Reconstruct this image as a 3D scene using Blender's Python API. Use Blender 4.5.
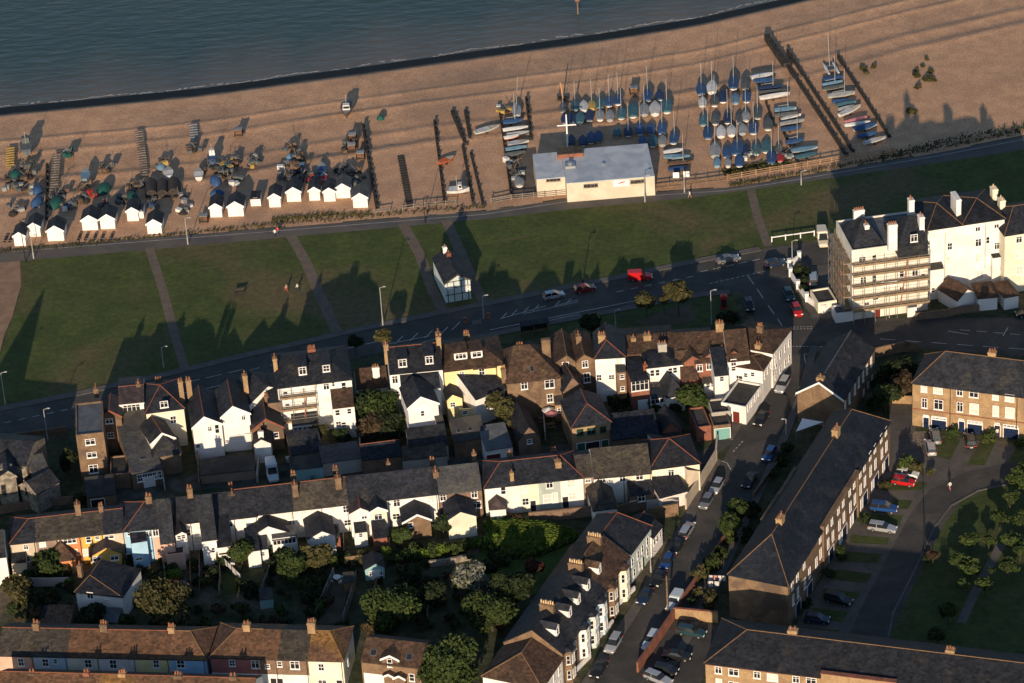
import bpy, bmesh, math, random
from mathutils import Vector, Matrix
for o in list(bpy.data.objects): bpy.data.objects.remove(o)
SC = bpy.context.scene
COL = SC.collection
RAD = math.radians

# ---------------------------------------------------------------- camera
FPX, PITCH, ROLL, HCAM = 3400.0, RAD(30.5), 0.065, 312.0
_F = Vector((0, math.cos(PITCH), -math.sin(PITCH)))
_R0 = Vector((1, 0, 0)); _U0 = Vector((0, math.sin(PITCH), math.cos(PITCH)))
_R = _R0*math.cos(ROLL) - _U0*math.sin(ROLL)
_U = _R0*math.sin(ROLL) + _U0*math.cos(ROLL)
CAM = Vector((0, 0, HCAM))
cd = bpy.data.cameras.new('camera'); cam = bpy.data.objects.new('camera', cd); COL.objects.link(cam)
m = Matrix.Identity(4)
for i in range(3):
    m[i][0] = _R[i]; m[i][1] = _U[i]; m[i][2] = -_F[i]; m[i][3] = CAM[i]
cam.matrix_world = m
cd.sensor_width = 36.0; cd.lens = 36.0*FPX/1024.0; cd.clip_start = 5; cd.clip_end = 20000
SC.camera = cam

# ---------------------------------------------------------------- light
SUN_EL = RAD(14.0); SUN_AZ = RAD(187.1)          # compass-like: 0 = +Y, clockwise
w = bpy.data.worlds.new('World'); SC.world = w; w.use_nodes = True
nt = w.node_tree
sky = nt.nodes.new('ShaderNodeTexSky'); sky.sky_type = 'NISHITA'; sky.sun_disc = False
sky.sun_elevation = SUN_EL; sky.sun_rotation = SUN_AZ
sky.ozone_density = 2.4; sky.air_density = 1.0; sky.dust_density = 0.4
bg = nt.nodes['Background']; bg.inputs['Strength'].default_value = 0.115
nt.links.new(sky.outputs[0], bg.inputs['Color'])
sd = bpy.data.lights.new('sun', 'SUN'); sd.energy = 5.0; sd.angle = RAD(0.5); sd.color = (1.0, 0.79, 0.56)
so = bpy.data.objects.new('sun', sd); COL.objects.link(so)
sdir = Vector((-math.sin(SUN_AZ)*math.cos(SUN_EL), -math.cos(SUN_AZ)*math.cos(SUN_EL), -math.sin(SUN_EL)))
so.rotation_euler = sdir.to_track_quat('-Z', 'Y').to_euler(); so.location = (0, 300, 300)
vs = SC.view_settings; vs.view_transform = 'Standard'; vs.look = 'None'; vs.gamma = 1.0; vs.exposure = 0.2
vs.use_curve_mapping = False

# ---------------------------------------------------------------- helpers
def pray(px, py): return (_F*FPX + _R*(px-512.0) + _U*(341.5-py)).normalized()
def at(px, py, z=0.0):
    d = pray(px, py); t = (z-CAM.z)/d.z
    return CAM + d*t
def onplane(px, py, p, n):
    d = pray(px, py); return CAM + d*((p-CAM).dot(n)/d.dot(n))
def tile(ox, oy, k): return lambda x, y: (ox+x/k, oy+y/k)
z1 = tile(0,100,4); z2 = tile(230,70,4); z3 = tile(470,40,4); z4 = tile(680,20,4); z5 = tile(768,150,4)
z6 = tile(0,350,4); z7 = tile(230,320,4); z8 = tile(430,310,4); z9 = tile(600,310,4); z10 = tile(0,480,4)
z11 = tile(230,450,4); z12 = tile(430,440,4); z13 = tile(640,400,4); z14 = tile(768,320,4)
zq = tile(768,480,3.363); zs = tile(500,510,3.949); zt = tile(230,510,3.793); zu = tile(0,560,4)
zg = tile(380,220,4.645); zj = tile(580,230,3.938); zl = tile(200,220,4.645); zk = tile(640,560,4.6545); zr = tile(860,380,6.2)

def tag(o, label=None, cat=None, group=None, kind=None):
    if label: o['label'] = label
    if cat: o['category'] = cat
    if group: o['group'] = group
    if kind: o['kind'] = kind
    return o

class MB:
    def __init__(s): s.v = []; s.f = []; s.m = []
    def add(s, vs, fs, mi=0):
        b = len(s.v); s.v += [tuple(v) for v in vs]
        s.f += [tuple(b+i for i in f) for f in fs]; s.m += [mi]*len(fs); return s
    def box(s, x0, y0, z0, x1, y1, z1, mi=0):
        return s.add([(x0,y0,z0),(x1,y0,z0),(x1,y1,z0),(x0,y1,z0),(x0,y0,z1),(x1,y0,z1),(x1,y1,z1),(x0,y1,z1)],
                     [(0,3,2,1),(4,5,6,7),(0,1,5,4),(1,2,6,5),(2,3,7,6),(3,0,4,7)], mi)
    def slab(s, poly, up, dn, mi=0):
        n = len(poly)
        v = [(p[0],p[1],p[2]+up) for p in poly]+[(p[0],p[1],p[2]-dn) for p in poly]
        f = [tuple(range(n)), tuple(range(2*n-1, n-1, -1))]+[(i, n+i, n+(i+1)%n, (i+1)%n) for i in range(n)]
        return s.add(v, f, mi)
    def prism(s, prof, axis, a, b, mi=0):
        # prof: list of (p,q); axis 'x': (p,q)=(y,z); axis 'y': (p,q)=(x,z)
        n = len(prof)
        mk = (lambda t, p, q: (t,p,q)) if axis == 'x' else (lambda t, p, q: (p,t,q))
        v = [mk(a,*p) for p in prof]+[mk(b,*p) for p in prof]
        f = [tuple(range(n)), tuple(range(2*n-1, n-1, -1))]+[(i, n+i, n+(i+1)%n, (i+1)%n) for i in range(n)]
        return s.add(v, f, mi)
    def tube(s, p, q, r, r2=None, n=6, mi=0, cap=True):
        p = Vector(p); q = Vector(q); r2 = r if r2 is None else r2
        d = (q-p).normalized(); a = d.orthogonal().normalized(); b = d.cross(a)
        v = []
        for c, rr in ((p, r), (q, r2)):
            for i in range(n):
                t = 2*math.pi*i/n; v.append(c+a*(rr*math.cos(t))+b*(rr*math.sin(t)))
        f = [(i, (i+1)%n, n+(i+1)%n, n+i) for i in range(n)]
        if cap: f += [tuple(range(n-1, -1, -1)), tuple(range(n, 2*n))]
        return s.add(v, f, mi)
    def loft(s, rings, mi=0, caps=True):
        n = len(rings[0]); v = [p for r in rings for p in r]; f = []
        for k in range(len(rings)-1):
            for i in range(n):
                j = (i+1) % n; f.append((k*n+i, k*n+j, (k+1)*n+j, (k+1)*n+i))
        if caps: f += [tuple(range(n-1, -1, -1)), tuple(range((len(rings)-1)*n, len(rings)*n))]
        return s.add(v, f, mi)
    def mesh(s, name, mats, smooth=False, recalc=True):
        me = bpy.data.meshes.new(name); me.from_pydata(s.v, [], s.f)
        for x in (mats if isinstance(mats, (list, tuple)) else [mats]): me.materials.append(x)
        if any(s.m): me.polygons.foreach_set('material_index', s.m)
        if recalc:
            bm = bmesh.new(); bm.from_mesh(me); bmesh.ops.recalc_face_normals(bm, faces=bm.faces); bm.to_mesh(me); bm.free()
        if smooth: me.polygons.foreach_set('use_smooth', [True]*len(me.polygons))
        me.update(); return me
    def build(s, name, mats, parent=None, loc=None, rz=0.0, smooth=False, recalc=True):
        return link(name, s.mesh(name, mats, smooth, recalc), parent, loc, rz)

def link(name, me, parent=None, loc=None, rz=0.0, scale=None):
    o = bpy.data.objects.new(name, me); COL.objects.link(o)
    if parent is not None: o.parent = parent
    if loc is not None: o.location = loc
    if rz: o.rotation_euler = (0, 0, rz)
    if scale is not None: o.scale = scale
    return o
def empty(name, loc, rz=0.0, scale=None): return link(name, None, None, loc, rz, scale)

# ---------------------------------------------------------------- materials
MATS = {}
def mat(name, c1, c2=None, scale=1.0, rough=0.85, c3=None, s3=0.12, bump=0.0, bscale=8.0, bdist=0.05, courses=0.0, spec=0.3, metal=0.0, perobj=0.0, brick=False, grain=0.0, gscale=3.0, t0=.38, t1=.62, t3=(.5,.62)):
    if name in MATS: return MATS[name]
    M = bpy.data.materials.new(name); M.use_nodes = True; N = M.node_tree.nodes; L = M.node_tree.links
    P = N['Principled BSDF']; P.inputs['Roughness'].default_value = rough; P.inputs['Metallic'].default_value = metal
    P.inputs['Specular IOR Level'].default_value = spec
    geo = N.new('ShaderNodeNewGeometry')
    def noise(sc, det=4.0, dist=0.0):
        n = N.new('ShaderNodeTexNoise'); n.inputs['Scale'].default_value = sc; n.inputs['Detail'].default_value = det
        n.inputs['Distortion'].default_value = dist
        L.new(geo.outputs['Position'], n.inputs['Vector']); return n.outputs['Fac']
    def ramp(src, a, b):
        r = N.new('ShaderNodeMapRange'); r.inputs[1].default_value = a; r.inputs[2].default_value = b
        r.interpolation_type = 'SMOOTHSTEP'; L.new(src, r.inputs[0]); return r.outputs[0]
    def mix(f, a, b):
        x = N.new('ShaderNodeMix'); x.data_type = 'RGBA'
        if hasattr(f, 'links'): L.new(f, x.inputs[0])
        else: x.inputs[0].default_value = f
        for s_, v in ((6, a), (7, b)):
            if hasattr(v, 'links'): L.new(v, x.inputs[s_])
            else: x.inputs[s_].default_value = (*v, 1)
        return x.outputs[2]
    c = tuple(c1)
    if c2: c = mix(ramp(noise(scale), t0, t1), c1, c2)
    if c3: c = mix(ramp(noise(s3, 5.0, .6), *t3), c, c3)
    if grain:
        hv = N.new('ShaderNodeHueSaturation'); vr = N.new('ShaderNodeMapRange')
        vr.inputs[1].default_value = .3; vr.inputs[2].default_value = .7; vr.inputs[3].default_value = 1-grain; vr.inputs[4].default_value = 1+grain
        L.new(noise(gscale, 2.0), vr.inputs[0]); L.new(vr.outputs[0], hv.inputs['Value']); L.new(c, hv.inputs['Color']); c = hv.outputs[0]
    if brick:
        bt = N.new('ShaderNodeTexNoise'); bt.inputs['Scale'].default_value = 1.0; bt.inputs['Detail'].default_value = 1.0
        mp = N.new('ShaderNodeMapping'); mp.inputs['Scale'].default_value = (4.5, 4.5, 13.0)
        L.new(geo.outputs['Position'], mp.inputs[0]); L.new(mp.outputs[0], bt.inputs['Vector'])
        hv = N.new('ShaderNodeHueSaturation'); vr = N.new('ShaderNodeMapRange')
        vr.inputs[1].default_value = .3; vr.inputs[2].default_value = .7; vr.inputs[3].default_value = .72; vr.inputs[4].default_value = 1.25
        L.new(bt.outputs['Fac'], vr.inputs[0]); L.new(vr.outputs[0], hv.inputs['Value'])
        if hasattr(c, 'links'): L.new(c, hv.inputs['Color'])
        else: hv.inputs['Color'].default_value = (*c, 1)
        c = hv.outputs[0]
    if courses:
        # every tile or slate its own tone
        mp = N.new('ShaderNodeMapping'); mp.inputs['Scale'].default_value = (2.3, 2.3, 4.2)
        L.new(geo.outputs['Position'], mp.inputs[0])
        vo = N.new('ShaderNodeTexVoronoi'); vo.inputs['Scale'].default_value = 1.0
        L.new(mp.outputs[0], vo.inputs['Vector'])
        sp = N.new('ShaderNodeSeparateColor'); L.new(vo.outputs['Color'], sp.inputs[0])
        hv = N.new('ShaderNodeHueSaturation'); vr = N.new('ShaderNodeMapRange')
        vr.inputs[3].default_value = 1-courses*1.35; vr.inputs[4].default_value = 1+courses*1.5
        L.new(sp.outputs[0], vr.inputs[0]); L.new(vr.outputs[0], hv.inputs['Value'])
        if hasattr(c, 'links'): L.new(c, hv.inputs['Color'])
        else: hv.inputs['Color'].default_value = (*c, 1)
        c = hv.outputs[0]
    if perobj:
        oi = N.new('ShaderNodeObjectInfo'); hv = N.new('ShaderNodeHueSaturation'); vr = N.new('ShaderNodeMapRange')
        vr.inputs[3].default_value = 1-perobj; vr.inputs[4].default_value = 1+perobj
        L.new(oi.outputs['Random'], vr.inputs[0]); L.new(vr.outputs[0], hv.inputs['Value'])
        if hasattr(c, 'links'): L.new(c, hv.inputs['Color'])
        else: hv.inputs['Color'].default_value = (*c, 1)
        c = hv.outputs[0]
    if hasattr(c, 'links'): L.new(c, P.inputs['Base Color'])
    else: P.inputs['Base Color'].default_value = (*c, 1)
    if bump:
        b = N.new('ShaderNodeBump'); b.inputs['Strength'].default_value = bump; b.inputs['Distance'].default_value = bdist
        L.new(noise(bscale, 3.0), b.inputs['Height']); L.new(b.outputs[0], P.inputs['Normal'])
    MATS[name] = M; return M
def dim(c, k): return tuple(x*k for x in c)
def paint(name, c, k=.86, **kw):      # painted render with weather stains
    return mat(name, c, dim(c, k), .45, .8, c3=dim(c, .74), s3=.22, t3=(.56,.74), **kw)
paint('white', (.80,.77,.73)); paint('cream', (.76,.69,.54)); paint('stucco', (.62,.54,.42)); paint('hotelcream', (.74,.69,.60)); paint('yellow', (.78,.66,.34)); paint('beige', (.56,.47,.36))
paint('orange', (.62,.25,.10)); paint('ochre', (.68,.42,.09)); paint('blue', (.36,.56,.72)); paint('pink', (.66,.40,.30))
paint('sage', (.42,.47,.42)); paint('paleblue', (.50,.62,.70)); paint('palegreen', (.55,.62,.60)); paint('teal', (.28,.47,.48)); paint('greywall', (.40,.37,.33))
paint('skyblue', (.34,.55,.76)); paint('deepred', (.40,.15,.13)); paint('brownwall', (.28,.20,.15)); paint('pinkwhite', (.78,.68,.64))
mat('brick', (0.211,0.136,0.082), (0.156,0.101,0.062), .8, .9, c3=(0.117,0.078,0.055), s3=.25, brick=True)
mat('yellowbrick', (0.361,0.241,0.133), (0.301,0.198,0.103), .9, .9, c3=(0.258,0.168,0.095), s3=.2, brick=True)
mat('redbrick', (0.264,0.104,0.064), (0.200,0.080,0.056), .8, .9, brick=True)
mat('darkbrick', (.20,.13,.09), (.15,.10,.07), .9, .9, brick=True)
mat('flint', (0.300,0.262,0.210), (0.195,0.165,0.135), 1.6, .9, c3=(0.135,0.112,0.090), s3=.5, brick=True)
mat('slate', (.023,.025,.032), (.015,.017,.023), .5, .68, c3=(.036,.035,.034), s3=.25, t3=(.54,.72), courses=.3, perobj=.18, spec=.2)
mat('slateblue', (.014,.018,.027), (.010,.014,.021), .4, .66, c3=(.020,.023,.030), s3=.3, courses=.22, spec=.15)
mat('greyslate', (0.061,0.063,0.067), (0.048,0.048,0.052), .5, .68, c3=(0.072,0.071,0.065), s3=.3, courses=.2)
mat('purpleslate', (0.060,0.043,0.043), (0.044,0.032,0.031), .5, .7, courses=.25, perobj=.1)
mat('browntile', (0.068,0.039,0.026), (0.046,0.028,0.019), .6, .85, c3=(0.084,0.055,0.032), s3=.3, t3=(.52,.72), courses=.3, perobj=.12)
mat('rusttile', (0.113,0.059,0.034), (0.081,0.045,0.027), .5, .85, c3=(0.158,0.086,0.026), s3=.16, t3=(.53,.72), courses=.3, perobj=.15)
mat('greytile', (0.048,0.041,0.035), (0.037,0.031,0.027), .6, .85, c3=(0.059,0.050,0.037), s3=.3, courses=.3, perobj=.15)
mat('felt', (0.045,0.043,0.042), (0.032,0.031,0.031), .6, .9, c3=(0.061,0.058,0.051), s3=.3)
mat('lead', (.12,.125,.135), (.085,.09,.097), .8, .65)
mat('clay', (0.238,0.077,0.038), (0.175,0.059,0.032), 1.5, .8)
mat('ochretile', (0.195,0.112,0.053), (0.150,0.083,0.041), 1.5, .8)
mat('pot', (0.270,0.120,0.060), (0.210,0.090,0.045), 2, .8, perobj=.3)
mat('potpale', (.58,.42,.24), (.45,.30,.17), 2, .8)
mat('whitepaint', (.82,.80,.78), rough=.5)
mat('glass', (.018,.021,.025), rough=.08, spec=.6)
mat('blind', (.66,.62,.56), (.56,.52,.46), 1.0, .6)
mat('doorblue', (.010,.02,.055), rough=.4); mat('doorred', (.14,.025,.02), rough=.4); mat('doorteal', (.17,.36,.34), rough=.5)
mat('doorwhite', (.72,.71,.70), rough=.5); mat('doorgreen', (.03,.10,.06), rough=.5); mat('doordark', (.02,.02,.022), rough=.5)
mat('wood', (.22,.14,.08), (.15,.095,.055), 2.5, .85); mat('greywood', (.24,.20,.165), (.16,.13,.11), 1.5, .9, c3=(.11,.09,.07), s3=.6)
mat('darkwood', (.045,.038,.032), (.028,.024,.021), 1.5, .9); mat('steel', (.42,.42,.42), rough=.4, metal=.7)
mat('scaffwood', (.30,.215,.135), (.20,.145,.09), 1.2, .85); mat('polewhite', (.34,.34,.33), rough=.5); mat('clubroof', (.40,.44,.49), (.33,.37,.42), .4, .6, c3=(.46,.49,.52), s3=.2); mat('tyre', (.012,.012,.012), rough=.9); mat('black', (.015,.015,.016), rough=.6)
# ================================================================ the setting
def sheet(name, pts, z, m_, kind='structure', world=False):
    P = [p if world else at(*p) for p in pts]
    b = MB(); b.add([(p[0], p[1], z) for p in P], [tuple(range(len(P)))])
    me = b.mesh(name, m_, recalc=False)
    if me.polygons[0].normal.z < 0: me.flip_normals()
    return tag(link(name, me), kind=kind)
def strip(name, pts, width, z, m_, h=0.0, kind='structure', off=0.0):
    """a band of constant width along a line on the ground; h > 0 gives it a real kerb edge"""
    P = [at(*p).to_2d() for p in pts]; L = []; Rr = []
    for i, p in enumerate(P):
        a = P[max(i-1, 0)]; c = P[min(i+1, len(P)-1)]; d = (c-a).normalized(); n = Vector((-d.y, d.x))
        L.append(p+n*(off+width/2)); Rr.append(p+n*(off-width/2))
    b = MB()
    for i in range(len(P)-1):
        q = [(*L[i], z), (*Rr[i], z), (*Rr[i+1], z), (*L[i+1], z)]
        if h: b.slab(q, h, .02)
        else: b.add(q, [(0,1,2,3)])
    me = b.mesh(name, m_, recalc=bool(h))
    if not h and me.polygons[0].normal.z < 0: me.flip_normals()
    return tag(link(name, me), kind=kind)

M_earth = mat('earth', (.060,.064,.032), (.034,.044,.02), .35, 1, c3=(.12,.095,.065), s3=.10, t3=(.52,.66), grain=.3, gscale=1.0, bump=.6, bscale=2.5, bdist=.2)
M_grass = mat('lawn_grass', (.068,.090,.021), (.052,.071,.017), .18, 1, c3=(.115,.092,.044), s3=.034, t3=(.46,.66), grain=.22, gscale=.9, bump=1.0, bscale=5.0, bdist=.25)
M_grass2 = mat('estate_grass', (.058,.080,.021), (.043,.060,.017), .3, 1, c3=(.080,.074,.036), s3=.08, grain=.2, gscale=.9, t3=(.55,.75), bump=1.0, bscale=5.0, bdist=.2)
M_asph = mat('asphalt', (.066,.061,.056), (.053,.05,.047), .3, .95, c3=(.084,.075,.066), s3=.12, t3=(.48,.62), grain=.12, gscale=1.2, bump=.4, bscale=12, bdist=.03)
M_asph2 = mat('driveway_asphalt', (.105,.094,.083), (.085,.077,.07), .4, .95, c3=(.12,.105,.09), s3=.12, grain=.12, gscale=1.2, bump=.4, bscale=12, bdist=.03)
M_prom = mat('promenade_tarmac', (.105,.095,.088), (.088,.080,.075), .3, .95, c3=(.12,.105,.09), s3=.1, bump=.4, bscale=10, bdist=.03)
M_pave = mat('paving', (.125,.112,.10), (.10,.09,.082), .5, .95, bump=.4, bscale=10, bdist=.03)
M_mark = mat('road_paint', (.62,.60,.56), (.42,.40,.38), 1.5, .8)
M_gravel = mat('gravel', (.30,.19,.12), (.24,.15,.095), .5, 1, bump=.8, bscale=6, bdist=.1)

def prom_top(x):
    X = [-400, 0, 256, 486, 570, 726, 770, 936, 1024, 1400]; Y = [288, 249.5, 229.5, 211, 198, 187.5, 181, 153, 136, 66]
    for i in range(len(X)-1):
        if x <= X[i+1]: return Y[i]+(Y[i+1]-Y[i])*(x-X[i])/(X[i+1]-X[i])
    return Y[-1]
def shore(x):
    X = [-400, 0, 200, 400, 600, 700, 770, 840, 1024, 1400]; Y = [150, 116.5, 97, 70, 42, 26, 10, -6, -48, -150]
    for i in range(len(X)-1):
        if x <= X[i+1]: return Y[i]+(Y[i+1]-Y[i])*(x-X[i])/(X[i+1]-X[i])
    return Y[-1]
XS = list(range(-200, 1241, 40))
far = [at(x, prom_top(x)-1.0) for x in XS]
sheet('ground', [Vector((-520, 150, 0)), Vector((520, 150, 0))]+far[::-1], 0.0, M_earth, world=True)

# shingle beach: storm ridges and a steep wet face at the water
M_beach = mat('shingle', (.56,.335,.20), (.475,.28,.168), .35, 1, c3=(.40,.245,.155), s3=.05, t3=(.46,.72), bump=1.0, bscale=5.5, bdist=.11, grain=.24, gscale=2.6)
nb = M_beach.node_tree; PB = nb.nodes['Principled BSDF']
def _beach_wet():
    # darker where the shingle is wet, close above the water (height of the surface itself)
    N, L = nb.nodes, nb.links; src = PB.inputs['Base Color'].links[0].from_socket
    g = N.new('ShaderNodeNewGeometry'); sx = N.new('ShaderNodeSeparateXYZ'); L.new(g.outputs['Position'], sx.inputs[0])
    n = N.new('ShaderNodeTexNoise'); n.inputs['Scale'].default_value = .25; L.new(g.outputs['Position'], n.inputs['Vector'])
    ad = N.new('ShaderNodeMath'); ad.operation = 'MULTIPLY_ADD'; ad.inputs[1].default_value = .5; L.new(n.outputs['Fac'], ad.inputs[0]); L.new(sx.outputs[2], ad.inputs[2])
    r = N.new('ShaderNodeMapRange'); r.inputs[1].default_value = -1.5; r.inputs[2].default_value = -.98; L.new(ad.outputs[0], r.inputs[0])
    x = N.new('ShaderNodeMix'); x.data_type = 'RGBA'; L.new(r.outputs[0], x.inputs[0]); x.inputs[6].default_value = (.05,.04,.033,1); L.new(src, x.inputs[7]); L.new(x.outputs[2], PB.inputs['Base Color'])
_beach_wet()
rnd = random.Random(5)
def build_beach():
    b = MB(); xs = [x for x in range(-80, 1121, 6)]; rows = []
    nseg = 120
    for x in xs:
        p0 = at(x, prom_top(x)); p1 = at(x, shore(x)); L = (p1-p0).length; d = (p1-p0)/L; col = []
        wob = math.sin(x*.012)*.9+math.sin(x*.053+1)*.12+math.sin(x*.13)*.08
        ds = [L*i/90 for i in range(66)] + [L-L*24/90+ (L*24/90+11)*i/70 for i in range(71)]
        for s in ds:
            e = L-s            # metres from the top of the wet face
            z = 0.0
            for (pos, dep, wd) in ((36+wob*1.6, .62, 1.0), (29+wob*1.2, .5, .9), (17+wob*.8, .2, .8), (11+wob*.6, .14, .7)):
                t = (pos-e)/wd; dep *= max(.4, .75+.6*math.sin(x*.008+pos*.7)+.3*math.sin(x*.031+pos))*.6
                z -= dep*min(1, max(0, t))
                if -5 < t < 0: z += .16*math.exp(-((t+.6)/1.6)**2)
            k = max(0, min(1, (13-e)/11)); k = k*k*(3-2*k); z = z*(1-k)-1.1*k
            if e < 0: z -= min(-e, 4.4)*.56+max(0, -e-4.4)*.2
            z += .03*math.sin(s*.6+x*.05)*math.sin(x*.11+s*.13)
            p = p0+d*s; rd = (p-CAM); p = CAM+rd*((z-HCAM)/rd.z); col.append((p.x, p.y, z))
        rows.append(col)
    n = len(rows[0]); v = [p for c in rows for p in c]
    f = [(i*n+j, (i+1)*n+j, (i+1)*n+j+1, i*n+j+1) for i in range(len(rows)-1) for j in range(n-1)]
    b.add(v, f); me = b.mesh('beach', M_beach, smooth=True, recalc=False)
    if me.polygons[0].normal.z < 0: me.flip_normals()
    tag(link('beach', me), kind='structure')
build_beach()

def build_sea():
    M = bpy.data.materials.new('sea_water'); M.use_nodes = True; N = M.node_tree.nodes; L = M.node_tree.links; P = N['Principled BSDF']
    P.inputs['Roughness'].default_value = .34; P.inputs['IOR'].default_value = 1.33
    g = N.new('ShaderNodeNewGeometry')
    n = N.new('ShaderNodeTexNoise'); n.inputs['Scale'].default_value = .03; n.inputs['Detail'].default_value = 6
    mp = N.new('ShaderNodeMapping'); mp.inputs['Rotation'].default_value = (0,0,RAD(-16)); mp.inputs['Scale'].default_value = (.35, 1.6, 1)
    L.new(g.outputs['Position'], mp.inputs[0]); L.new(mp.outputs[0], n.inputs['Vector'])
    r = N.new('ShaderNodeValToRGB'); r.color_ramp.elements[0].position = .35; r.color_ramp.elements[1].position = .7
    r.color_ramp.elements[0].color = (.024,.048,.048,1); r.color_ramp.elements[1].color = (.042,.064,.060,1)
    L.new(n.outputs['Fac'], r.inputs[0])
    # suspended sediment near the shore: its own browner colour
    at_ = N.new('ShaderNodeAttribute'); at_.attribute_name = 'silt'
    x = N.new('ShaderNodeMix'); x.data_type = 'RGBA'; L.new(at_.outputs['Fac'], x.inputs[0]); L.new(r.outputs[0], x.inputs[6]); x.inputs[7].default_value = (.15,.115,.09,1)
    L.new(x.outputs[2], P.inputs['Base Color'])
    w1 = N.new('ShaderNodeTexNoise'); w1.inputs['Scale'].default_value = .35; w1.inputs['Detail'].default_value = 5
    mp2 = N.new('ShaderNodeMapping'); mp2.inputs['Rotation'].default_value = (0,0,RAD(-12)); mp2.inputs['Scale'].default_value = (.55, 1.5, 1)
    L.new(g.outputs['Position'], mp2.inputs[0]); L.new(mp2.outputs[0], w1.inputs['Vector'])
    bp = N.new('ShaderNodeBump'); bp.inputs['Strength'].default_value = .8; bp.inputs['Distance'].default_value = .5
    L.new(w1.outputs['Fac'], bp.inputs['Height']); L.new(bp.outputs[0], P.inputs['Normal'])
    b = MB(); rows = []; silt = []
    for x in range(-600, 1701, 20):
        p0 = at(x, shore(x)+4, -3.35); p1 = at(x, shore(x)-4, -3.35); d = (p1-p0).normalized(); c = []
        for s in [0,2,4,6,8,10,12,15,18,22,26,30,36,45,60,80,110,200,500,2500,9000]:
            q = p1+d*(s-2); c.append((q.x, q.y, -3.35)); 
            silt.append(max(0, 1-(s+3*math.sin(x*.045)+2*math.sin(x*.11))/26.0)*.75)
        rows.append(c)
    n = len(rows[0]); b.add([p for c in rows for p in c], [(i*n+j, (i+1)*n+j, (i+1)*n+j+1, i*n+j+1) for i in range(len(rows)-1) for j in range(n-1)])
    me = b.mesh('sea', M, smooth=True, recalc=False)
    if me.polygons[0].normal.z < 0: me.flip_normals()
    a = me.attributes.new('silt', 'FLOAT', 'POINT'); a.data.foreach_set('value', silt)
    tag(link('sea', me), kind='structure')
    # broken wash where the swell meets the shingle
    M2 = mat('wash', (.36,.36,.37), (.22,.23,.24), .8, .7)
    b = MB()
    for x in range(-80, 830, 3):
        if rnd.random() < .25+.35*math.sin(x*.05)*math.sin(x*.017): continue
        j = 9.2+.9*math.sin(x*.07)+rnd.random()*.9; a0 = at(x, shore(x)-j, -3.3); a1 = at(x+3.4, shore(x+3.4)-j-rnd.random()*.6, -3.3); t = .1+.45*rnd.random()**2
        b.slab([(a0.x,a0.y,-3.33),(a1.x,a1.y,-3.33),(a1.x-.1,a1.y+t,-3.33),(a0.x-.1,a0.y+t,-3.33)], .02, .02)
    tag(b.build('surf', M2), kind='structure')
build_sea()

# promenade, lawns, roads
PB_ = [(-80,270),(20,261),(256,240),(486,219),(570,209),(690,198),(770,187),(936,163),(1024,149.5),(1120,134)]
PT_ = [(x, prom_top(x)) for x in (-80,0,120,256,380,486,540,570,640,726,770,850,936,1024,1120)]
sheet('promenade', PT_+PB_[::-1], .012, M_prom)
strip('promenade_line', [(x, prom_top(x)+3.2) for x in (12,120,256,380,486,570,726,770,850,936,1060)], .22, .026, mat('faded_paint', (.34,.33,.32), (.26,.25,.24), .6, .8))
sheet('gravel_path', [(-80,270),(20,261),(21,285),(12,318),(4,335),(0,352),(-80,372)], .016, M_gravel)
RT_ = [(-80,426),(0,411),(72,397),(160,378),(256,355),(380,327),(430,317),(520,299),(600,283),(700,262),(735,254)]
sheet('lawn', PB_[1:]+[(1120,210),(830,238),(770,246),(760,250)]+RT_[::-1]+[(-80,378),(0,356),(8,332),(20,295)], .012, M_grass)
sheet('main_road', RT_+[(770,248),(832,240),(833,262),(806,268),(790,283),(800,306),(812,318),(900,318),(1120,318),(1120,364),(890,346),(812,346),(776,346),(744,300),(738,291),(700,294),(640,304),(560,319),(486,334),(430,343),(384,352),(256,382),(75,428),(-80,462)], .024, M_asph)
strip('pavement', [(-80,424),(0,409),(72,395),(160,376),(256,353),(380,325),(430,315),(520,297),(600,281),(700,260.5),(760,249)], 1.6, .02, M_pave, h=.11)
strip('pavement', [(384,353.5),(430,345),(486,336),(560,321),(640,306),(700,295),(730,292)], 1.5, .02, M_pave, h=.11)
SL_ = [(572,720),(607,662),(640,612),(664,572),(690,527),(709,490),(722,462),(734,440),(752,408),(767,380),(779,346)]
SR_ = [(636,720),(656,683),(672,655),(695,612),(718,570),(737,528),(757,485),(778,440),(797,392),(809,346)]
sheet('side_street', SL_+SR_[::-1], .030, M_asph)
strip('pavement', SL_[:7], 1.7, .02, M_pave, h=.11, off=1.0)
strip('pavement', SL_[7:], 1.7, .02, M_pave, h=.11, off=1.0)
strip('pavement', SR_, 1.4, .02, M_pave, h=.11, off=-.9)
sheet('alley', [(690,478),(712,458),(726,448),(736,438),(720,440),(700,452),(640,455),(640,462)], .034, M_asph)
sheet('verge', [(486,338),(560,324),(640,308),(705,296),(735,297),(738,312),(728,324),(690,329),(560,336),(440,352)], .010, M_grass2)
sheet('parking_bay', [(633,322),(688,303),(697,320),(660,326)], .016, mat('bare_earth',(.10,.075,.055),(.08,.06,.045),.5,1))
# lawn paths
for pts, wd in (([(149,247),(163,290),(176,340),(186,372)],1.7), ([(291,236),(306,262),(322,300),(341,341)],2.0),
                ([(403,224),(420,255),(432,290),(446,315)],2.0), ([(446,220),(462,255),(478,292),(487,306)],2.0), ([(751,190),(757,215),(768,246)],1.6)):
    strip('lawn_path', pts, wd, .020, mat('path_tarmac', (.15,.115,.09), (.12,.095,.075), .6, 1))
# worn ground on the grass
M_worn = mat('worn_turf', (.125,.098,.05), (.085,.08,.032), .9, 1, bump=.8, bscale=5, bdist=.15)
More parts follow.
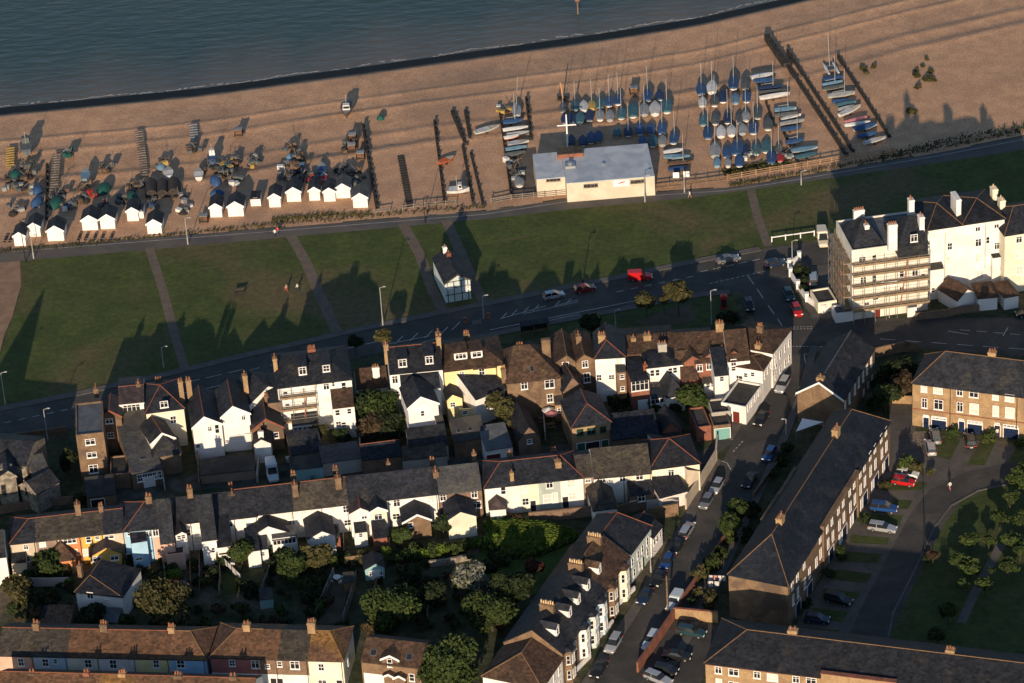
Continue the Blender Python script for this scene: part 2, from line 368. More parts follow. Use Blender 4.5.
# road markings
def marks(name, segs, width=.14):
    b = MB()
    for (p, q) in segs:
        a = at(*p); c = at(*q); d = (c-a).normalized(); n = Vector((-d.y, d.x, 0))*width/2
        b.add([(v.x, v.y, .042) for v in (a+n, a-n, c-n, c+n)], [(0,1,2,3)])
    me = b.mesh(name, M_mark, recalc=False)
    if me.polygons[0].normal.z < 0: me.flip_normals()
    tag(link(name, me), kind='structure')
def dashes(p, q, n, fill=.5):
    return [((p[0]+(q[0]-p[0])*i/n, p[1]+(q[1]-p[1])*i/n), (p[0]+(q[0]-p[0])*(i+fill)/n, p[1]+(q[1]-p[1])*(i+fill)/n)) for i in range(n)]
S = dashes((-10,426),(75,408),6)+dashes((75,408),(250,368),8,.7)+dashes((250,370),(385,340),7)
S += dashes((617,292),(700,275),6)+dashes((700,272),(765,258),5,.6)
S += [((384,345),(430,336)),((384,352),(440,338)),((486,334),(580,314)),((490,330),(640,300)),((76,417),(245,380)),((580,318),(690,293))]
for x, y in ((395,340),(410,337),(425,334),(440,331),(452,326)): S.append(((x,y+4),(x+8,y-4)))
for x, y in ((503,316),(513,313),(525,310),(535,308),(556,304),(567,302)): S.append(((x-2,y+3),(x+4,y-3)))
S += [((500,319),(546,306)),((523,314),(578,302)),((555,306),(578,300))]
S += [(zj(660,180),zj(685,215)),(zj(697,232),zj(722,270)),(zj(740,297),zj(765,332)),(zj(778,350),zj(800,385))]
S += dashes(zj(510,212),zj(740,160),11,.6)+dashes(zj(800,384),zj(920,381),9,.6)+dashes(zj(800,392),zj(920,389),9,.6)+dashes(zj(795,458),zj(960,460),12,.6)
S += dashes((960,330),(1060,338),6,.6)+dashes((880,339),(1060,352),7,.6)+[(z14(720,45),z14(800,58)),(z14(940,65),z14(960,30))]
S += [(z14(145,137),z14(168,137)),(z14(145,137),z14(150,175)),(z14(168,137),z14(150,175)),(z9(780,345),z9(810,280))]
S += dashes((733,452),(744,440),4,.6)+[((718,460),(727,463)),((727,463),(731,470))]
marks('road_markings', S)
# estate on the right
sheet('estate_yard', [(892,402),(914,404),(916,432),(1100,458),(1100,470),(1010,472),(960,482),(930,515),(905,562),(880,615),(868,660),(780,660),(795,628),(880,470)], .012, M_asph2)
sheet('estate_lawn', [(1120,478),(1024,478),(985,484),(958,496),(942,515),(930,545),(905,588),(890,620),(884,650),(1120,690)], .010, M_grass2)
strip('estate_road', [(858,660),(880,612),(905,562),(928,518),(945,496),(975,481),(1010,473),(1120,465)], 6.2, .022, M_asph)
strip('kerb', [(884,660),(893,614),(916,568),(935,527),(951,506),(978,491),(1010,484),(1120,477)], .35, .02, M_pave, h=.12)
for a in ([zr(490,370),zr(560,350),zr(625,370),zr(560,495),zr(480,475)], [zr(745,385),zr(840,385),zr(775,530),zr(660,525)], [zr(985,390),zr(1100,395),zr(1060,520),zr(920,510)],
          [zq(280,185),zq(410,195),zq(402,218),zq(272,212)], [zq(262,240),zq(385,250),zq(365,282),zq(245,272)], [zq(230,300),zq(350,315),zq(332,348),zq(212,335)],
          [zq(300,112),zq(455,120),zq(440,152),zq(300,140)], [zq(420,65),zq(487,70),zq(470,98),zq(420,95)], [zq(190,365),zq(310,380),zq(300,402),zq(180,395)],
          [zq(150,430),zq(270,445),zq(250,478),zq(140,468)], [zr(130,640),zr(200,600),zr(420,640),zr(380,683),zr(140,683)], [zq(0,485),zq(240,505),zq(230,540),zq(0,520)]):
    sheet('front_lawn', a, .026, M_grass2)
sheet('car_park', [(690,622),(735,628),(728,650),(706,668),(690,720),(620,720),(650,672)], .016, M_asph)
sheet('garden_grass', [(480,548),(560,530),(590,545),(560,590),(500,600),(470,575)], .014, mat('rough_grass', (.075,.105,.02), (.05,.078,.016), .5, 1, bump=1, bscale=3, bdist=.3))
sheet('hotel_forecourt', [(806,268),(836,262),(850,318),(812,318),(792,284)], .028, M_asph2)

sheet('concrete_yard', [z3(208,440),z3(262,430),z3(284,612),z3(168,632),z3(150,500)], .09, mat('yard_concrete', (.14,.115,.095), (.11,.09,.075), .4, 1))
sheet('stone_bed', [zr(340,320),zr(415,318),zr(420,360),zr(380,415),zr(320,395),zr(305,350)], .03, mat('cobbles', (.26,.21,.16), (.16,.13,.10), 1.5, 1, bump=1, bscale=3, bdist=.2))
for pts in ([zg(560,95),zg(620,88),zg(690,72)], [zl(0,228),zl(40,222),zl(95,214)]):
    strip('worn_track', pts, .7, .019, M_worn)

sheet('back_yards', [(92,492),(150,478),(240,468),(330,462),(480,452),(590,442),(690,433),(652,452),(560,462),(480,468),(330,476),(200,490),(115,502)], .022, mat('yard_paving', (.10,.09,.08), (.07,.064,.058), .5, 1, c3=(.05,.055,.03), s3=.25))

strip('estate_path', [zq(785,215),zq(740,300),zq(690,390),zq(650,480)], 1.5, .016, M_pave)
# ================================================================ buildings
WCACHE = {}
def win_mesh(w, h, style, fm):
    """a window: frame mesh, pane mesh; wall face at y = 0, outside is -y"""
    key = (round(w,2), round(h,2), style, fm)
    if key in WCACHE: return WCACHE[key]
    f = MB(); t = min(.1, w*.1); x, z = w/2, h/2
    f.box(-x,-.07,-z,-x+t,.02,z).box(x-t,-.07,-z,x,.02,z).box(-x+t,-.07,-z,x-t,.02,-z+t).box(-x+t,-.07,z-t,x-t,.02,z)
    if style in 'sb':
        f.box(-x+t,-.06,-.04,x-t,.01,.04)
        if w > .9: f.box(-.025,-.052,-z+t,.025,.005,-.045).box(-.025,-.052,.045,.025,.005,z-t)
    elif style == 'c':
        n = max(2, round(w/.7))
        for i in range(1, n): f.box(-x+w*i/n-.04,-.06,-z+t,-x+w*i/n+.04,.01,z-t)
        f.box(-x+t,-.05,z*.35-.03,x-t,.005,z*.35+.03)
    if style != 'k': f.box(-x-.08,-.14,-z-.1,x+.08,.02,-z-.005)
    p = MB(); p.add([(-x+t*.6,-.022,-z+t*.6),(x-t*.6,-.022,-z+t*.6),(x-t*.6,-.022,z-t*.6),(-x+t*.6,-.022,z-t*.6)], [(0,1,2,3)])
    fmat, pmat = MATS[fm], MATS['blind' if style == 'b' else 'glass']
    fr = f.mesh('window', fmat); pa = p.mesh('pane', pmat, recalc=False)
    q = MB(); q.v = f.v+p.v; q.f = f.f+[tuple(i+len(f.v) for i in c) for c in p.f]; q.m = [0]*len(f.f)+[1]*len(p.f)
    both = q.mesh('window', [fmat, pmat], recalc=False)
    WCACHE[key] = (fr, pa, both); return WCACHE[key]
def door_mesh(w, h, m_):
    key = ('door', round(w,2), round(h,2), m_)
    if key not in WCACHE:
        b = MB(); x = w/2
        b.box(-x,-.05,0,x,.02,h, 0)
        if w > 1.8:
            for i in range(1, 4): b.box(-x+.08,-.075,h*i/4-.03,x-.08,-.05,h*i/4+.03, 0)
        else: b.box(-x+.14,-.07,.2,x-.14,-.05,h*.42, 0).box(-x+.14,-.07,h*.52,x-.14,-.05,h-.15, 0)
        fr = MB(); t = .1; fr.box(-x-t,-.08,0,-x,.02,h+t).box(x,-.08,0,x+t,.02,h+t).box(-x,-.08,h,x,.02,h+t)
        WCACHE[key] = (b.mesh('door', MATS[m_]), fr.mesh('door_frame', MATS['whitepaint']))
    return WCACHE[key]
POT = {}
def chimney(parent, x, y, z0, z1, w=.75, d=.5, pots=2, m_='brick', potm='pot', deep=False):
    b = MB(); b.box(-w/2,-d/2,z0,w/2,d/2,z1-.3).box(-w/2-.08,-d/2-.08,z1-.3,w/2+.08,d/2+.08,z1-.12).box(-w/2,-d/2,z1-.12,w/2,d/2,z1)
    if deep:
        for i in range(pots):
            t = (i+.5)/pots-.5; px_, py_ = (t*w, 0) if w >= d else (0, t*d); b.tube((px_,py_,z1),(px_,py_,z1+.55),.15,.12,7,mi=1)
    c = b.build('chimney', [MATS[m_], MATS[potm]], parent, (x, y, 0))
    if potm not in POT:
        q = MB(); q.tube((0,0,0),(0,0,.55),.15,.11,7); q.tube((0,0,.5),(0,0,.6),.15,.15,7); POT[potm] = q.mesh('chimney_pot', MATS[potm])
    if not deep:
        for i in range(pots):
            t = (i+.5)/pots-.5
            p = link('chimney_pot', POT[potm], c, (t*w, 0, z1) if w >= d else (0, t*d, z1))
            p.scale = (1, 1, .8+.45*((i*37+int(x*10)) % 5)/5)
    return c

ROOTM = {}
class House: pass
def house(name, label, A, B, e, d, ridge=2.6, roof='g', wall='white', tiles='slate', red=None, wins=(), winsR=(), winsL=(), doors=(), doorsR=(),
          chim=(), dorm=(), sky=(), ov=.22, ox=0.0, ri=.5, hip=(0,0), rx=.5, group=None, cat='house', parent=None, verge=None, base=0.0, fm='whitepaint', dtri=False, band=None, ledge=None, kind=None, rmax=.36, pipe=False):
    A = at(A[0], A[1], e) if len(A) == 2 else Vector(A); B = at(B[0], B[1], e) if len(B) == 2 else Vector(B)
    a2 = A.to_2d(); u2 = (B.to_2d()-a2); w = u2.length; u2 /= w
    U = Vector((u2.x, u2.y, 0)); Nn = Vector((-u2.y, u2.x, 0)); O = Vector((a2.x, a2.y, 0))
    rz = math.atan2(u2.y, u2.x)
    loc = lambda P: Vector(((P-O).dot(U), (P-O).dot(Nn), P.z))
    front = lambda px, py, y=0.0: loc(onplane(px, py, O+Nn*y, Nn))
    sideR = lambda px, py: loc(onplane(px, py, O+U*w, U)); sideL = lambda px, py: loc(onplane(px, py, O, U))
    if isinstance(ridge, tuple):
        q = front(*ridge, y=(d*ri if hip == 'apex' else 0.0 if (roof == 'front' and not hip[0]) else (hip[0] if roof == 'front' else d*ri if roof == 'g' else d))); r = max(.4, q.z-e)
        if roof == 'front' and not hip[0]: r = min(r, rmax*w)
        if hip == 'apex': hip = (min(w-.5, max(.5, q.x)), w-min(w-.5, max(.5, q.x)))
        if roof == 'front': rx = min(.85, max(.15, q.x/w))
    else: r = ridge
    M = Matrix.Translation(O) @ Matrix.Rotation(rz, 4, 'Z')
    # walls
    b = MB(); yr = d*ri; hl, hr = hip; tw = .04
    if roof == 'g':
        if hl == 0 and hr == 0: b.prism([(0,base),(d,base),(d,e-tw),(yr,e+r-tw),(0,e-tw)], 'x', 0, w)
        else:
            b.box(0,0,base,w,d,e-tw)
            if hl == 0: b.prism([(0,e-tw),(d,e-tw),(yr,e+r-tw)], 'x', 0, .3)
            if hr == 0: b.prism([(0,e-tw),(d,e-tw),(yr,e+r-tw)], 'x', w-.3, w)
    elif roof == 'front':
        if hl: b.box(0,0,base,w,d,e-tw)
        else: b.prism([(0,base),(w,base),(w,e-tw),(w*rx,e+r-tw),(0,e-tw)], 'y', 0, d)
    elif roof == 'mono': b.prism([(0,base),(d,base),(d,e+r-tw),(0,e-tw)], 'x', 0, w)
    elif roof == 'monol': b.prism([(0,base),(w,base),(w,e-tw),(0,e+r-tw)], 'y', 0, d)
    elif roof == 'monor': b.prism([(0,base),(w,base),(w,e+r-tw),(0,e-tw)], 'y', 0, d)
    else:
        t = .22
        b.box(0,0,base,w,d,e-.45)
        b.box(0,0,e-.45,w,t,e).box(0,d-t,e-.45,w,d,e).box(0,t,e-.45,t,d-t,e).box(w-t,t,e-.45,w,d-t,e)
    if parent is None:
        root = empty(name, O, rz); tag(root, label, cat, group)
        wl = b.build('wall', MATS[wall], root); holder = root; deep = False
    else:
        PM = ROOTM[parent.name]; R = PM.inverted() @ M
        root = b.build(name, MATS[wall], parent); root.matrix_local = R; holder = root; deep = True
        if label: root['label'] = label
    ROOTM[root.name] = M
    # roof
    ze = e-ov*r/max(yr, .5) if roof == 'g' else e
    rb = MB(); edges = []
    if roof == 'g':
        x0 = -ov if hl else -ox; x1 = w+ov if hr else w+ox; y0, y1 = -ov, d+ov; zr = e+r
        zb = e-ov*r/max(d-yr, .5)
        a_, b_ = (hl if hl else -ox), (w-hr if hr else w+ox)
        rb.slab([(x0,y0,ze),(x1,y0,ze),(b_,yr,zr),(a_,yr,zr)], .12, .05)
        rb.slab([(x1,y1,zb),(x0,y1,zb),(a_,yr,zr),(b_,yr,zr)], .12, .05)
        if hl: rb.slab([(x0,y1,zb),(x0,y0,ze),(a_,yr,zr)], .12, .05); edges += [((x0,y0,ze),(a_,yr,zr)),((x0,y1,zb),(a_,yr,zr))]
        if hr: rb.slab([(x1,y0,ze),(x1,y1,zb),(b_,yr,zr)], .12, .05); edges += [((x1,y0,ze),(b_,yr,zr)),((x1,y1,zb),(b_,yr,zr))]
        edges.append(((a_,yr,zr),(b_,yr,zr)))
        slope = lambda x, y: ze+(zr-ze)*(y+ov)/(yr+ov)
    elif roof == 'front':
        zr = e+r; xr = w*rx; zl = e-ov*r/xr; zrr = e-ov*r/(w-xr); y0 = -ov
        f0 = hl if hl else y0
        rb.slab([(-ov,y0,zl),(xr,f0,zr),(xr,d,zr),(-ov,d,zl)], .12, .05)
        rb.slab([(xr,f0,zr),(w+ov,y0,zrr),(w+ov,d,zrr),(xr,d,zr)], .12, .05)
        if hl: rb.slab([(-ov,y0,zl),(w+ov,y0,zrr),(xr,f0,zr)], .12, .05)
        edges += [((xr,f0,zr),(xr,d,zr))]
        if hl: edges += [((-ov,y0,zl),(xr,f0,zr)),((w+ov,y0,zrr),(xr,f0,zr))]
        slope = lambda x, y: e+r*min(1, (y/hl if hl else 1))
    elif roof == 'mono':
        rb.slab([(-ox,-ov,e-ov*r/d),(w+ox,-ov,e-ov*r/d),(w+ox,d,e+r),(-ox,d,e+r)], .12, .05)
        slope = lambda x, y: e+r*y/d
    elif roof == 'monol':
        rb.slab([(0,-ov,e+r),(w+ov,-ov,e-ov*r/w),(w+ov,d,e-ov*r/w),(0,d,e+r)], .12, .05); slope = lambda x, y: e+r*(1-x/w)
    elif roof == 'monor':
        rb.slab([(-ov,-ov,e-ov*r/w),(w,-ov,e+r),(w,d,e+r),(-ov,d,e-ov*r/w)], .12, .05); slope = lambda x, y: e+r*x/w
    else:
        rb.box(.225,.225,e-.44,w-.225,d-.225,e-.3); slope = lambda x, y: e-.3
    ro = rb.build('roof', MATS[tiles], holder)
    if red and edges:
        rr = MB()
        for p, q in edges:
            p = Vector(p)+Vector((0,0,.13)); q = Vector(q)+Vector((0,0,.13)); rr.tube(p, q, .085, n=5)
        rr.build('ridge_tiles', MATS[red], ro if not deep else holder)
    if verge and roof == 'front' and not hl:
        vb = MB()
        for (xa, za) in ((-ov, zl), (w+ov, zrr)):
            vb.slab([(xa,-ov-.1,za-.02),(xr,-ov-.1,zr-.02),(xr,-ov,zr-.02),(xa,-ov,za-.02)], .16, .2)
        vb.build('bargeboard', MATS[verge], ro if not deep else holder)
    if band:                                         # string course
        for zb_ in (band if isinstance(band, (list, tuple)) else [band]):
            MB().box(-.03,-.05,zb_,w+.03,0,zb_+.22).build('string_course', MATS[ledge or 'whitepaint'], holder)
    # openings
    def addwin(P, ww, hh, st, rot, m_=None):
        me = win_mesh(ww, hh, st, m_ or fm)
        if deep: link('window', me[2], holder, P, rot)
        else: link('pane', me[1], link('window', me[0], holder, P, rot))
    for q in wins:
        P = front(q[0], q[1]); st = q[4] if len(q) > 4 else 's'
        if -.2 < P.x < w+.2: addwin(Vector((P.x, 0, P.z)), q[2], q[3], st, 0)
    for q in winsR:
        P = sideR(q[0], q[1])
        if 0 < P.y < d and P.z < e: addwin(Vector((w, P.y, P.z)), q[2], q[3], q[4] if len(q) > 4 else 's', math.pi/2)
    for q in winsL:
        P = sideL(q[0], q[1])
        if 0 < P.y < d and P.z < e: addwin(Vector((0, P.y, P.z)), q[2], q[3], q[4] if len(q) > 4 else 's', -math.pi/2)
    for q in list(doors)+list(doorsR):
        onR = q in doorsR and q not in doors
        P = sideR(q[0], q[1]) if onR else front(q[0], q[1]); me = door_mesh(q[2], q[3], q[4])
        nm = 'garage_door' if q[2] > 1.8 else 'door'
        lo = Vector((w, P.y, base)) if onR else Vector((P.x, 0, base)); rt = math.pi/2 if onR else 0
        dd = link(nm, me[0], holder, lo, rt)
        if not deep: link('door_frame', me[1], dd)
    for q in chim:                                   # (px, py, w, d, pots, mat, y-fraction, potmat): py is the stack's top
        px, py = q[0], q[1]; cw, cdp, np_, cm, yf, pm = (list(q[2:])+[.75,.5,2,'brick',ri,'pot'][len(q)-2:])
        P = front(px, py, y=d*yf); chimney(holder, P.x, P.y, min(e-.5, P.z-1.5), P.z, cw, cdp, np_, cm, pm, deep)
    for q in dorm:                                   # (px, py, w, h, roof, mat): window centre
        px, py, dw, dh = q[:4]; dr = q[4] if len(q) > 4 else 'flat'; dm = q[5] if len(q) > 5 else 'white'
        # front plane where the slope meets the dormer's foot
        best = None
        for i in range(60):
            y = yr*i/60; P = front(px, py, y=y)
            if P.z-dh/2-.15 <= slope(P.x, y)+.12: best = (P, y); break
        if best is None: best = (front(px, py, y=.5), .5)
        P, y = best; zt = P.z+dh/2+.15; zb = P.z-dh/2-.25; sl = (e+r-ze)/(yr+ov); yb = min(yr+.3, y+(zt+.5-zb)/sl)
        db = MB(); db.box(P.x-dw/2-.15, y, zb, P.x+dw/2+.15, yb, zt); do = db.build('dormer', MATS[dm], ro if not deep else holder)
        rt = MB()
        if dr == 'flat': rt.slab([(P.x-dw/2-.3,y-.2,zt),(P.x+dw/2+.3,y-.2,zt),(P.x+dw/2+.3,yb,zt+.1),(P.x-dw/2-.3,yb,zt+.1)], .14, 0)
        else:
            g = .45*dw+.2; yb2 = min(d*.5, yb+g/sl)
            for sgn in (-1, 1): rt.slab([(P.x+sgn*(dw/2+.3),y-.25,zt-.08),(P.x,y-.25,zt+g),(P.x,yb2,zt+g),(P.x+sgn*(dw/2+.3),yb2,zt-.08)], .1, .03)
            rt.prism([(P.x-dw/2-.15,zt),(P.x+dw/2+.15,zt),(P.x,zt+g-.08)], 'y', y+.001, y+.2)
        rt.build('dormer_roof', [MATS[tiles if dr != 'gw' else 'slate']], ro if not deep else holder)
        wo = link('window', win_mesh(dw, dh, 'c' if dw > 1.2 else 's', 'whitepaint')[2], ro if not deep else holder, (P.x, y, P.z))
    for q in sky:
        best = None
        for i in range(120):
            y = yr*i/120; P = front(q[0], q[1], y=y)
            if P.z > slope(P.x, y)+.12: pass
            else: best = (P, y); break
        if best:
            P, y = best; ang = math.atan2(e+r-ze, yr+ov) if roof in ('g',) else math.atan2(r, d)
            sb = MB(); sw, sh = q[2], q[3]
            sb.box(-sw/2,-sh/2,0,sw/2,sh/2,.1,0); sb.add([(-sw/2+.08,-sh/2+.08,.104),(sw/2-.08,-sh/2+.08,.104),(sw/2-.08,sh/2-.08,.104),(-sw/2+.08,sh/2-.08,.104)], [(0,1,2,3)], 1)
            so_ = sb.build('skylight', [MATS['lead'], MATS['glass']], ro if not deep else holder, (P.x, y, slope(P.x, y)+.1)); so_.rotation_euler = (ang, 0, 0)
    if pipe:
        MB().tube((w-.25,-.09,0),(w-.25,-.09,e-.1),.055,n=5).tube((-.02,-ov-.02,e-ov*r/max(yr,.5)+.02),(w+.02,-ov-.02,e-ov*r/max(yr,.5)+.02),.07,n=5).build('rain_pipe', MATS['black'], holder)
    H = House(); H.root = root; H.w = w; H.front = front; H.e = e; H.O = O; H.U = U; H.N = Nn; H.roof = ro; H.M = M; H.D = d
    return H

def row(A, B, e, d, ridge, segs, wins=(), chim=(), doors=(), sky=(), dorm=(), hip=(0,0), group=None, **kw):
    """a terrace: one house per segment of the eave line from pixel A to pixel B; openings go to the house they fall on"""
    out = []; x0 = A[0]; lerp = lambda x: (x, A[1]+(B[1]-A[1])*(x-A[0])/(B[0]-A[0]))
    wa, wb = at(*A, e), at(*B, e); dirv = (wb-wa).normalized()
    def foot(x):
        p = at(*lerp(x), e); return wa+dirv*(p-wa).dot(dirv)
    if isinstance(ridge, tuple):
        nn = Vector((-dirv.y, dirv.x, 0)); ridge = max(.6, onplane(*ridge, wa+nn*(d*.5), nn).z-e)
    n = len(segs)
    for i, s in enumerate(segs):
        s = dict(s); x1 = s.pop('to'); k = dict(kw); k.update(s)
        inn = lambda q: x0 <= q[0] < x1
        hp = (hip[0] if i == 0 else 0, hip[1] if i == n-1 else 0)
        name = k.pop('name', 'terraced_house'); lab = k.pop('label')
        ee = e+.006*(i % 3); k.setdefault('hip', hp)
        rg = k.pop('ridge', ridge)
        out.append(house(name, lab, foot(x0)+dirv*.004, foot(x1)-dirv*.004, ee, d+.008*(i % 2), rg+.008*(i % 3) if not isinstance(rg, tuple) else rg, wins=[q for q in wins if inn(q)], chim=[q for q in chim if inn(q)],
                   doors=[q for q in doors if inn(q)], sky=[q for q in sky if inn(q)], dorm=[q for q in dorm if inn(q)], group=group, **k))
        x0 = x1
    return out
def dist(p, q, z): return (at(*p, z)-at(*q, z)).length
def W(zf, *L): return [(*zf(q[0], q[1]), *q[2:]) for q in L]

def perp(B, C, width):
    """left front corner of a block whose right side runs from B back to C"""
    d_ = (C-B).to_2d().normalized(); return Vector((B.x-d_.y*width, B.y+d_.x*width, B.z))
# ---------------------------------------------------------------- seafront houses, left to right
GS = 'seafront houses with their backs to the camera'
# church at the left edge
ch = house('church', 'flint stone church with slate roofs and buttressed gable at the left edge', z6(-260,430), z6(104,462), 6.0, 9, z6(60,362), 'g', 'flint', 'slate', cat='church')
house('vestry', None, z6(150,546), z6(217,528), 3.6, 6, 2.4, 'mono', 'flint', 'greyslate', parent=ch.root, wins=W(z6,(182,560,.7,1.2)))
house('transept', None, z6(-10,512), z6(62,500), 6.6, 6, z6(30,468), 'front', 'flint', 'slate', verge='flint', parent=ch.root, fm='greywood', wins=W(z6,(15,560,.9,2.2)))
house('porch_gable', None, z6(78,540), z6(146,575), 4.0, 5, z6(105,505), 'front', 'flint', 'slate', verge='flint', parent=ch.root, fm='greywood', wins=W(z6,(105,565,.8,1.8)))
b = MB(); b.box(-.8,-.8,0,.8,.8,6.9).box(-.95,-.95,6.9,.95,.95,7.4); P = ch.root.matrix_basis.inverted() @ at(*z6(42,612)); b.build('buttress', MATS['flint'], ch.root, P)
P = ch.root.matrix_basis.inverted() @ at(-46, 505)
b = MB(); b.box(-3,-3,0,3,3,9).loft([[(-3.1,-3.1,9),(3.1,-3.1,9),(3.1,3.1,9),(-3.1,3.1,9)],[(-.1,-.1,18.5),(.1,-.1,18.5),(.1,.1,18.5),(-.1,.1,18.5)]]); b.build('spire', MATS['flint'], ch.root, P)

house('flat_roofed_house', 'tall brown brick flat roofed house standing alone right of the church', z6(303,341), z6(414,329), 9.6, 10.5, 0, 'flat', 'brick', 'lead', group=GS,
      wins=W(z6,(361,367,1.7,1.2,'c'),(367,419,1.7,1.1,'c'),(374,475,1.6,1.7,'c')))
h = house('house', 'house with purple slate roof, long white dormer window strip and brick rear gable', z6(475,216), z6(576,206), 8.2, 8.5, z6(470,150), 'g', 'white', 'purpleslate', red='clay', group=GS,
      wins=W(z6,(527,232,3.0,1.5,'c')), chim=W(z6,(383,150,.8,1.2,2),(553,130,.8,1.2,2)))
house('rear_wing', None, z6(402,268), z6(484,262), 7.4, 5.5, z6(435,226), 'front', 'brick', 'purpleslate', red='clay', verge='clay', parent=h.root, wins=W(z6,(437,284,1.3,1.0,'c'),(443,341,1.2,1.1)))
house('rear_wing', None, z6(494,303), z6(584,296), 5.2, 4.0, 2.2, 'mono', 'yellowbrick', 'felt', parent=h.root, wins=W(z6,(540,320,.9,.9)))
h2 = house('outbuilding', 'long low slate roofed annexe with skylights ending in a white glazed front', z6(525,494), z6(648,470), 3.4, 13.5, 1.9, 'mono', 'brick', 'greyslate', cat='annexe',
      wins=W(z6,(560,512,1.0,1.5),(580,508,1.0,1.5),(600,505,1.0,1.5),(620,501,1.0,1.5),(636,498,1.0,1.5)), doors=W(z6,(598,530,1.8,2.1,'doorwhite')), sky=W(z6,(553,372,1.1,.7),(571,433,1.1,.7)))
house('outbuilding', 'low flat roofed brick outhouse beside the long slate annexe', z6(440,500), z6(520,492), 3.0, 6, 0, 'flat', 'darkbrick', 'felt', cat='outhouse')
house('outbuilding', 'dark low outhouse below the flat roofed brick house', z6(345,590), z6(462,575), 2.6, 5, .8, 'mono', 'darkbrick', 'felt', cat='outhouse', doors=W(z6,(390,600,2.2,2.0,'doordark')))
h = house('house', 'cream house with a broad red edged gable roof and white dormer window', z6(584,252), z6(735,232), 7.6, 10, z6(640,142), 'g', 'cream', 'slate', red='clay', hip='apex', group=GS,
      wins=W(z6,(656,217,1.4,1.3,'c'),(693,278,1.1,1.5,'s')), chim=W(z6,(720,122,.8,.8,2,'yellowbrick',.35),(633,117,1.2,.6,3,'brick',.95)))
house('rear_wing', None, z6(604,372), z6(697,348), 5.6, 6, z6(645,320), 'front', 'white', 'slate', verge='whitepaint', red='clay', parent=h.root)
house('outbuilding', 'dark brick lean outbuilding with a hipped slate roof below the cream gabled house', z6(612,425), z6(722,408), 4.2, 5, 2.4, 'front', 'darkbrick', 'slate', hip=(2.4,0), cat='outbuilding')
# the white pair with twin gables
h = house('gabled_house', 'white twin gabled house with tall yellow chimneys, left gable of the pair', z6(770,308), z6(886,292), 6.6, 10.5, z6(815,262), 'front', 'white', 'slate', red='clay', group=GS, verge='whitepaint',
      wins=W(z6,(839,315,.7,1.0,'c'),(868,315,.8,1.8),(792,384,.8,.8)), doors=W(z6,(838,385,2.0,2.2,'doorwhite')), chim=W(z6,(752,118,.9,.7,2,'yellowbrick',.9)))
h = house('gabled_house', 'white gabled house with a plant filled balcony over blue doors', z6(884,266), z6(998,250), 7.2, 9, z6(930,220), 'front', 'white', 'slate', red='clay', group=GS, verge='whitepaint',
      wins=W(z6,(974,270,.7,1.0,'c')), chim=W(z6,(978,98,.8,1.0,2,'yellowbrick',.8)))
house('rear_wing', None, z6(886,262), z6(955,256), 5.6, 2.5, z6(915,246), 'front', 'white', 'slate', parent=h.root, wins=W(z6,(929,291,.6,.8)), verge='whitepaint')
house('rear_wing', None, z6(896,345), z6(1003,335), 3.2, 4.5, 0, 'flat', 'white', 'felt', parent=h.root, doors=W(z6,(958,385,2.6,2.1,'doorwhite')), wins=W(z6,(908,365,.6,.6)))
# dark roofed house with red gable
h = house('house', 'dark slate house with red edged rear gable left of the scaffolded house', z7(150,330), z7(205,325), 7.0, 9.5, z7(150,255), 'g', 'darkbrick', 'slate', group=GS, chim=W(z7,(145,302,.7,.6,2,'brick',.15)))
house('rear_wing', None, z7(85,440), z7(212,425), 4.6, 7, z7(140,368), 'front', 'brick', 'slate', red='clay', verge='clay', parent=h.root, wins=W(z7,(185,460,.9,1.2)))
house('house', 'low slate house squeezed beside the white gabled pair with a tall yellow chimney', z7(-4,275), z7(78,340), 6.2, 8, 2.2, 'g', 'white', 'slate', group=GS, chim=W(z7,(55,218,.7,.6,2,'yellowbrick',.7)), wins=W(z7,(55,390,.9,1.0)))
house('outhouse', 'small white outhouse with a stepped chimney on its gable', z7(95,495), z7(162,490), 4.0, 3.5, z7(125,475), 'front', 'white', 'slate', cat='outhouse', chim=W(z7,(122,445,.9,.5,1,'white',.2)))
# scaffolded house
SCAF = house('villa', 'big white villa with grey hipped roof, red chimney and scaffolding on its left half', z7(190,272), z7(486,236), 9.6, 11.5, z7(300,140), 'g', 'white', 'slate', hip=(3.2,4.5), group=GS, cat='villa',
      wins=W(z7,(455,265,.9,1.7),(385,266,1.1,1.3,'c'),(413,255,.5,1.0),(389,320,1.3,1.4,'b'),(397,385,1.2,1.4,'b'),(222,298,.9,1.3),(290,285,1.3,.9,'b'),(298,338,1.0,1.2),(230,345,.9,1.2)),
      chim=W(z7,(325,112,1.3,.9,4,'redbrick',.6),(178,150,.7,1.0,2,'yellowbrick',.5)), dorm=W(z7,(290,203,1.3,1.5,'flat','lead'),(385,193,1.2,1.3,'flat','lead')))
house('rear_wing', None, z7(410,352), z7(497,342), 6.4, 3.4, 1.6, 'mono', 'white', 'browntile', parent=SCAF.root, wins=W(z7,(430,370,.9,1.2),(477,364,.8,1.1),(434,416,1.0,1.2),(455,418,.9,1.1)))
house('rear_wing', None, z7(248,420), z7(352,408), 3.2, 2.6, .9, 'mono', 'white', 'felt', parent=SCAF.root, wins=W(z7,(262,440,.7,1.0),(280,438,.7,1.0),(300,436,.7,1.0),(318,434,.7,1.0)))
house('outbuilding', 'low rust roofed outbuilding with a tall white chimney behind the garden trees', z7(505,275), z7(632,262), 4.2, 6, 2.2, 'g', 'white', 'browntile', cat='outbuilding', chim=W(z7,(582,188,1.2,.6,3,'white',.25)))
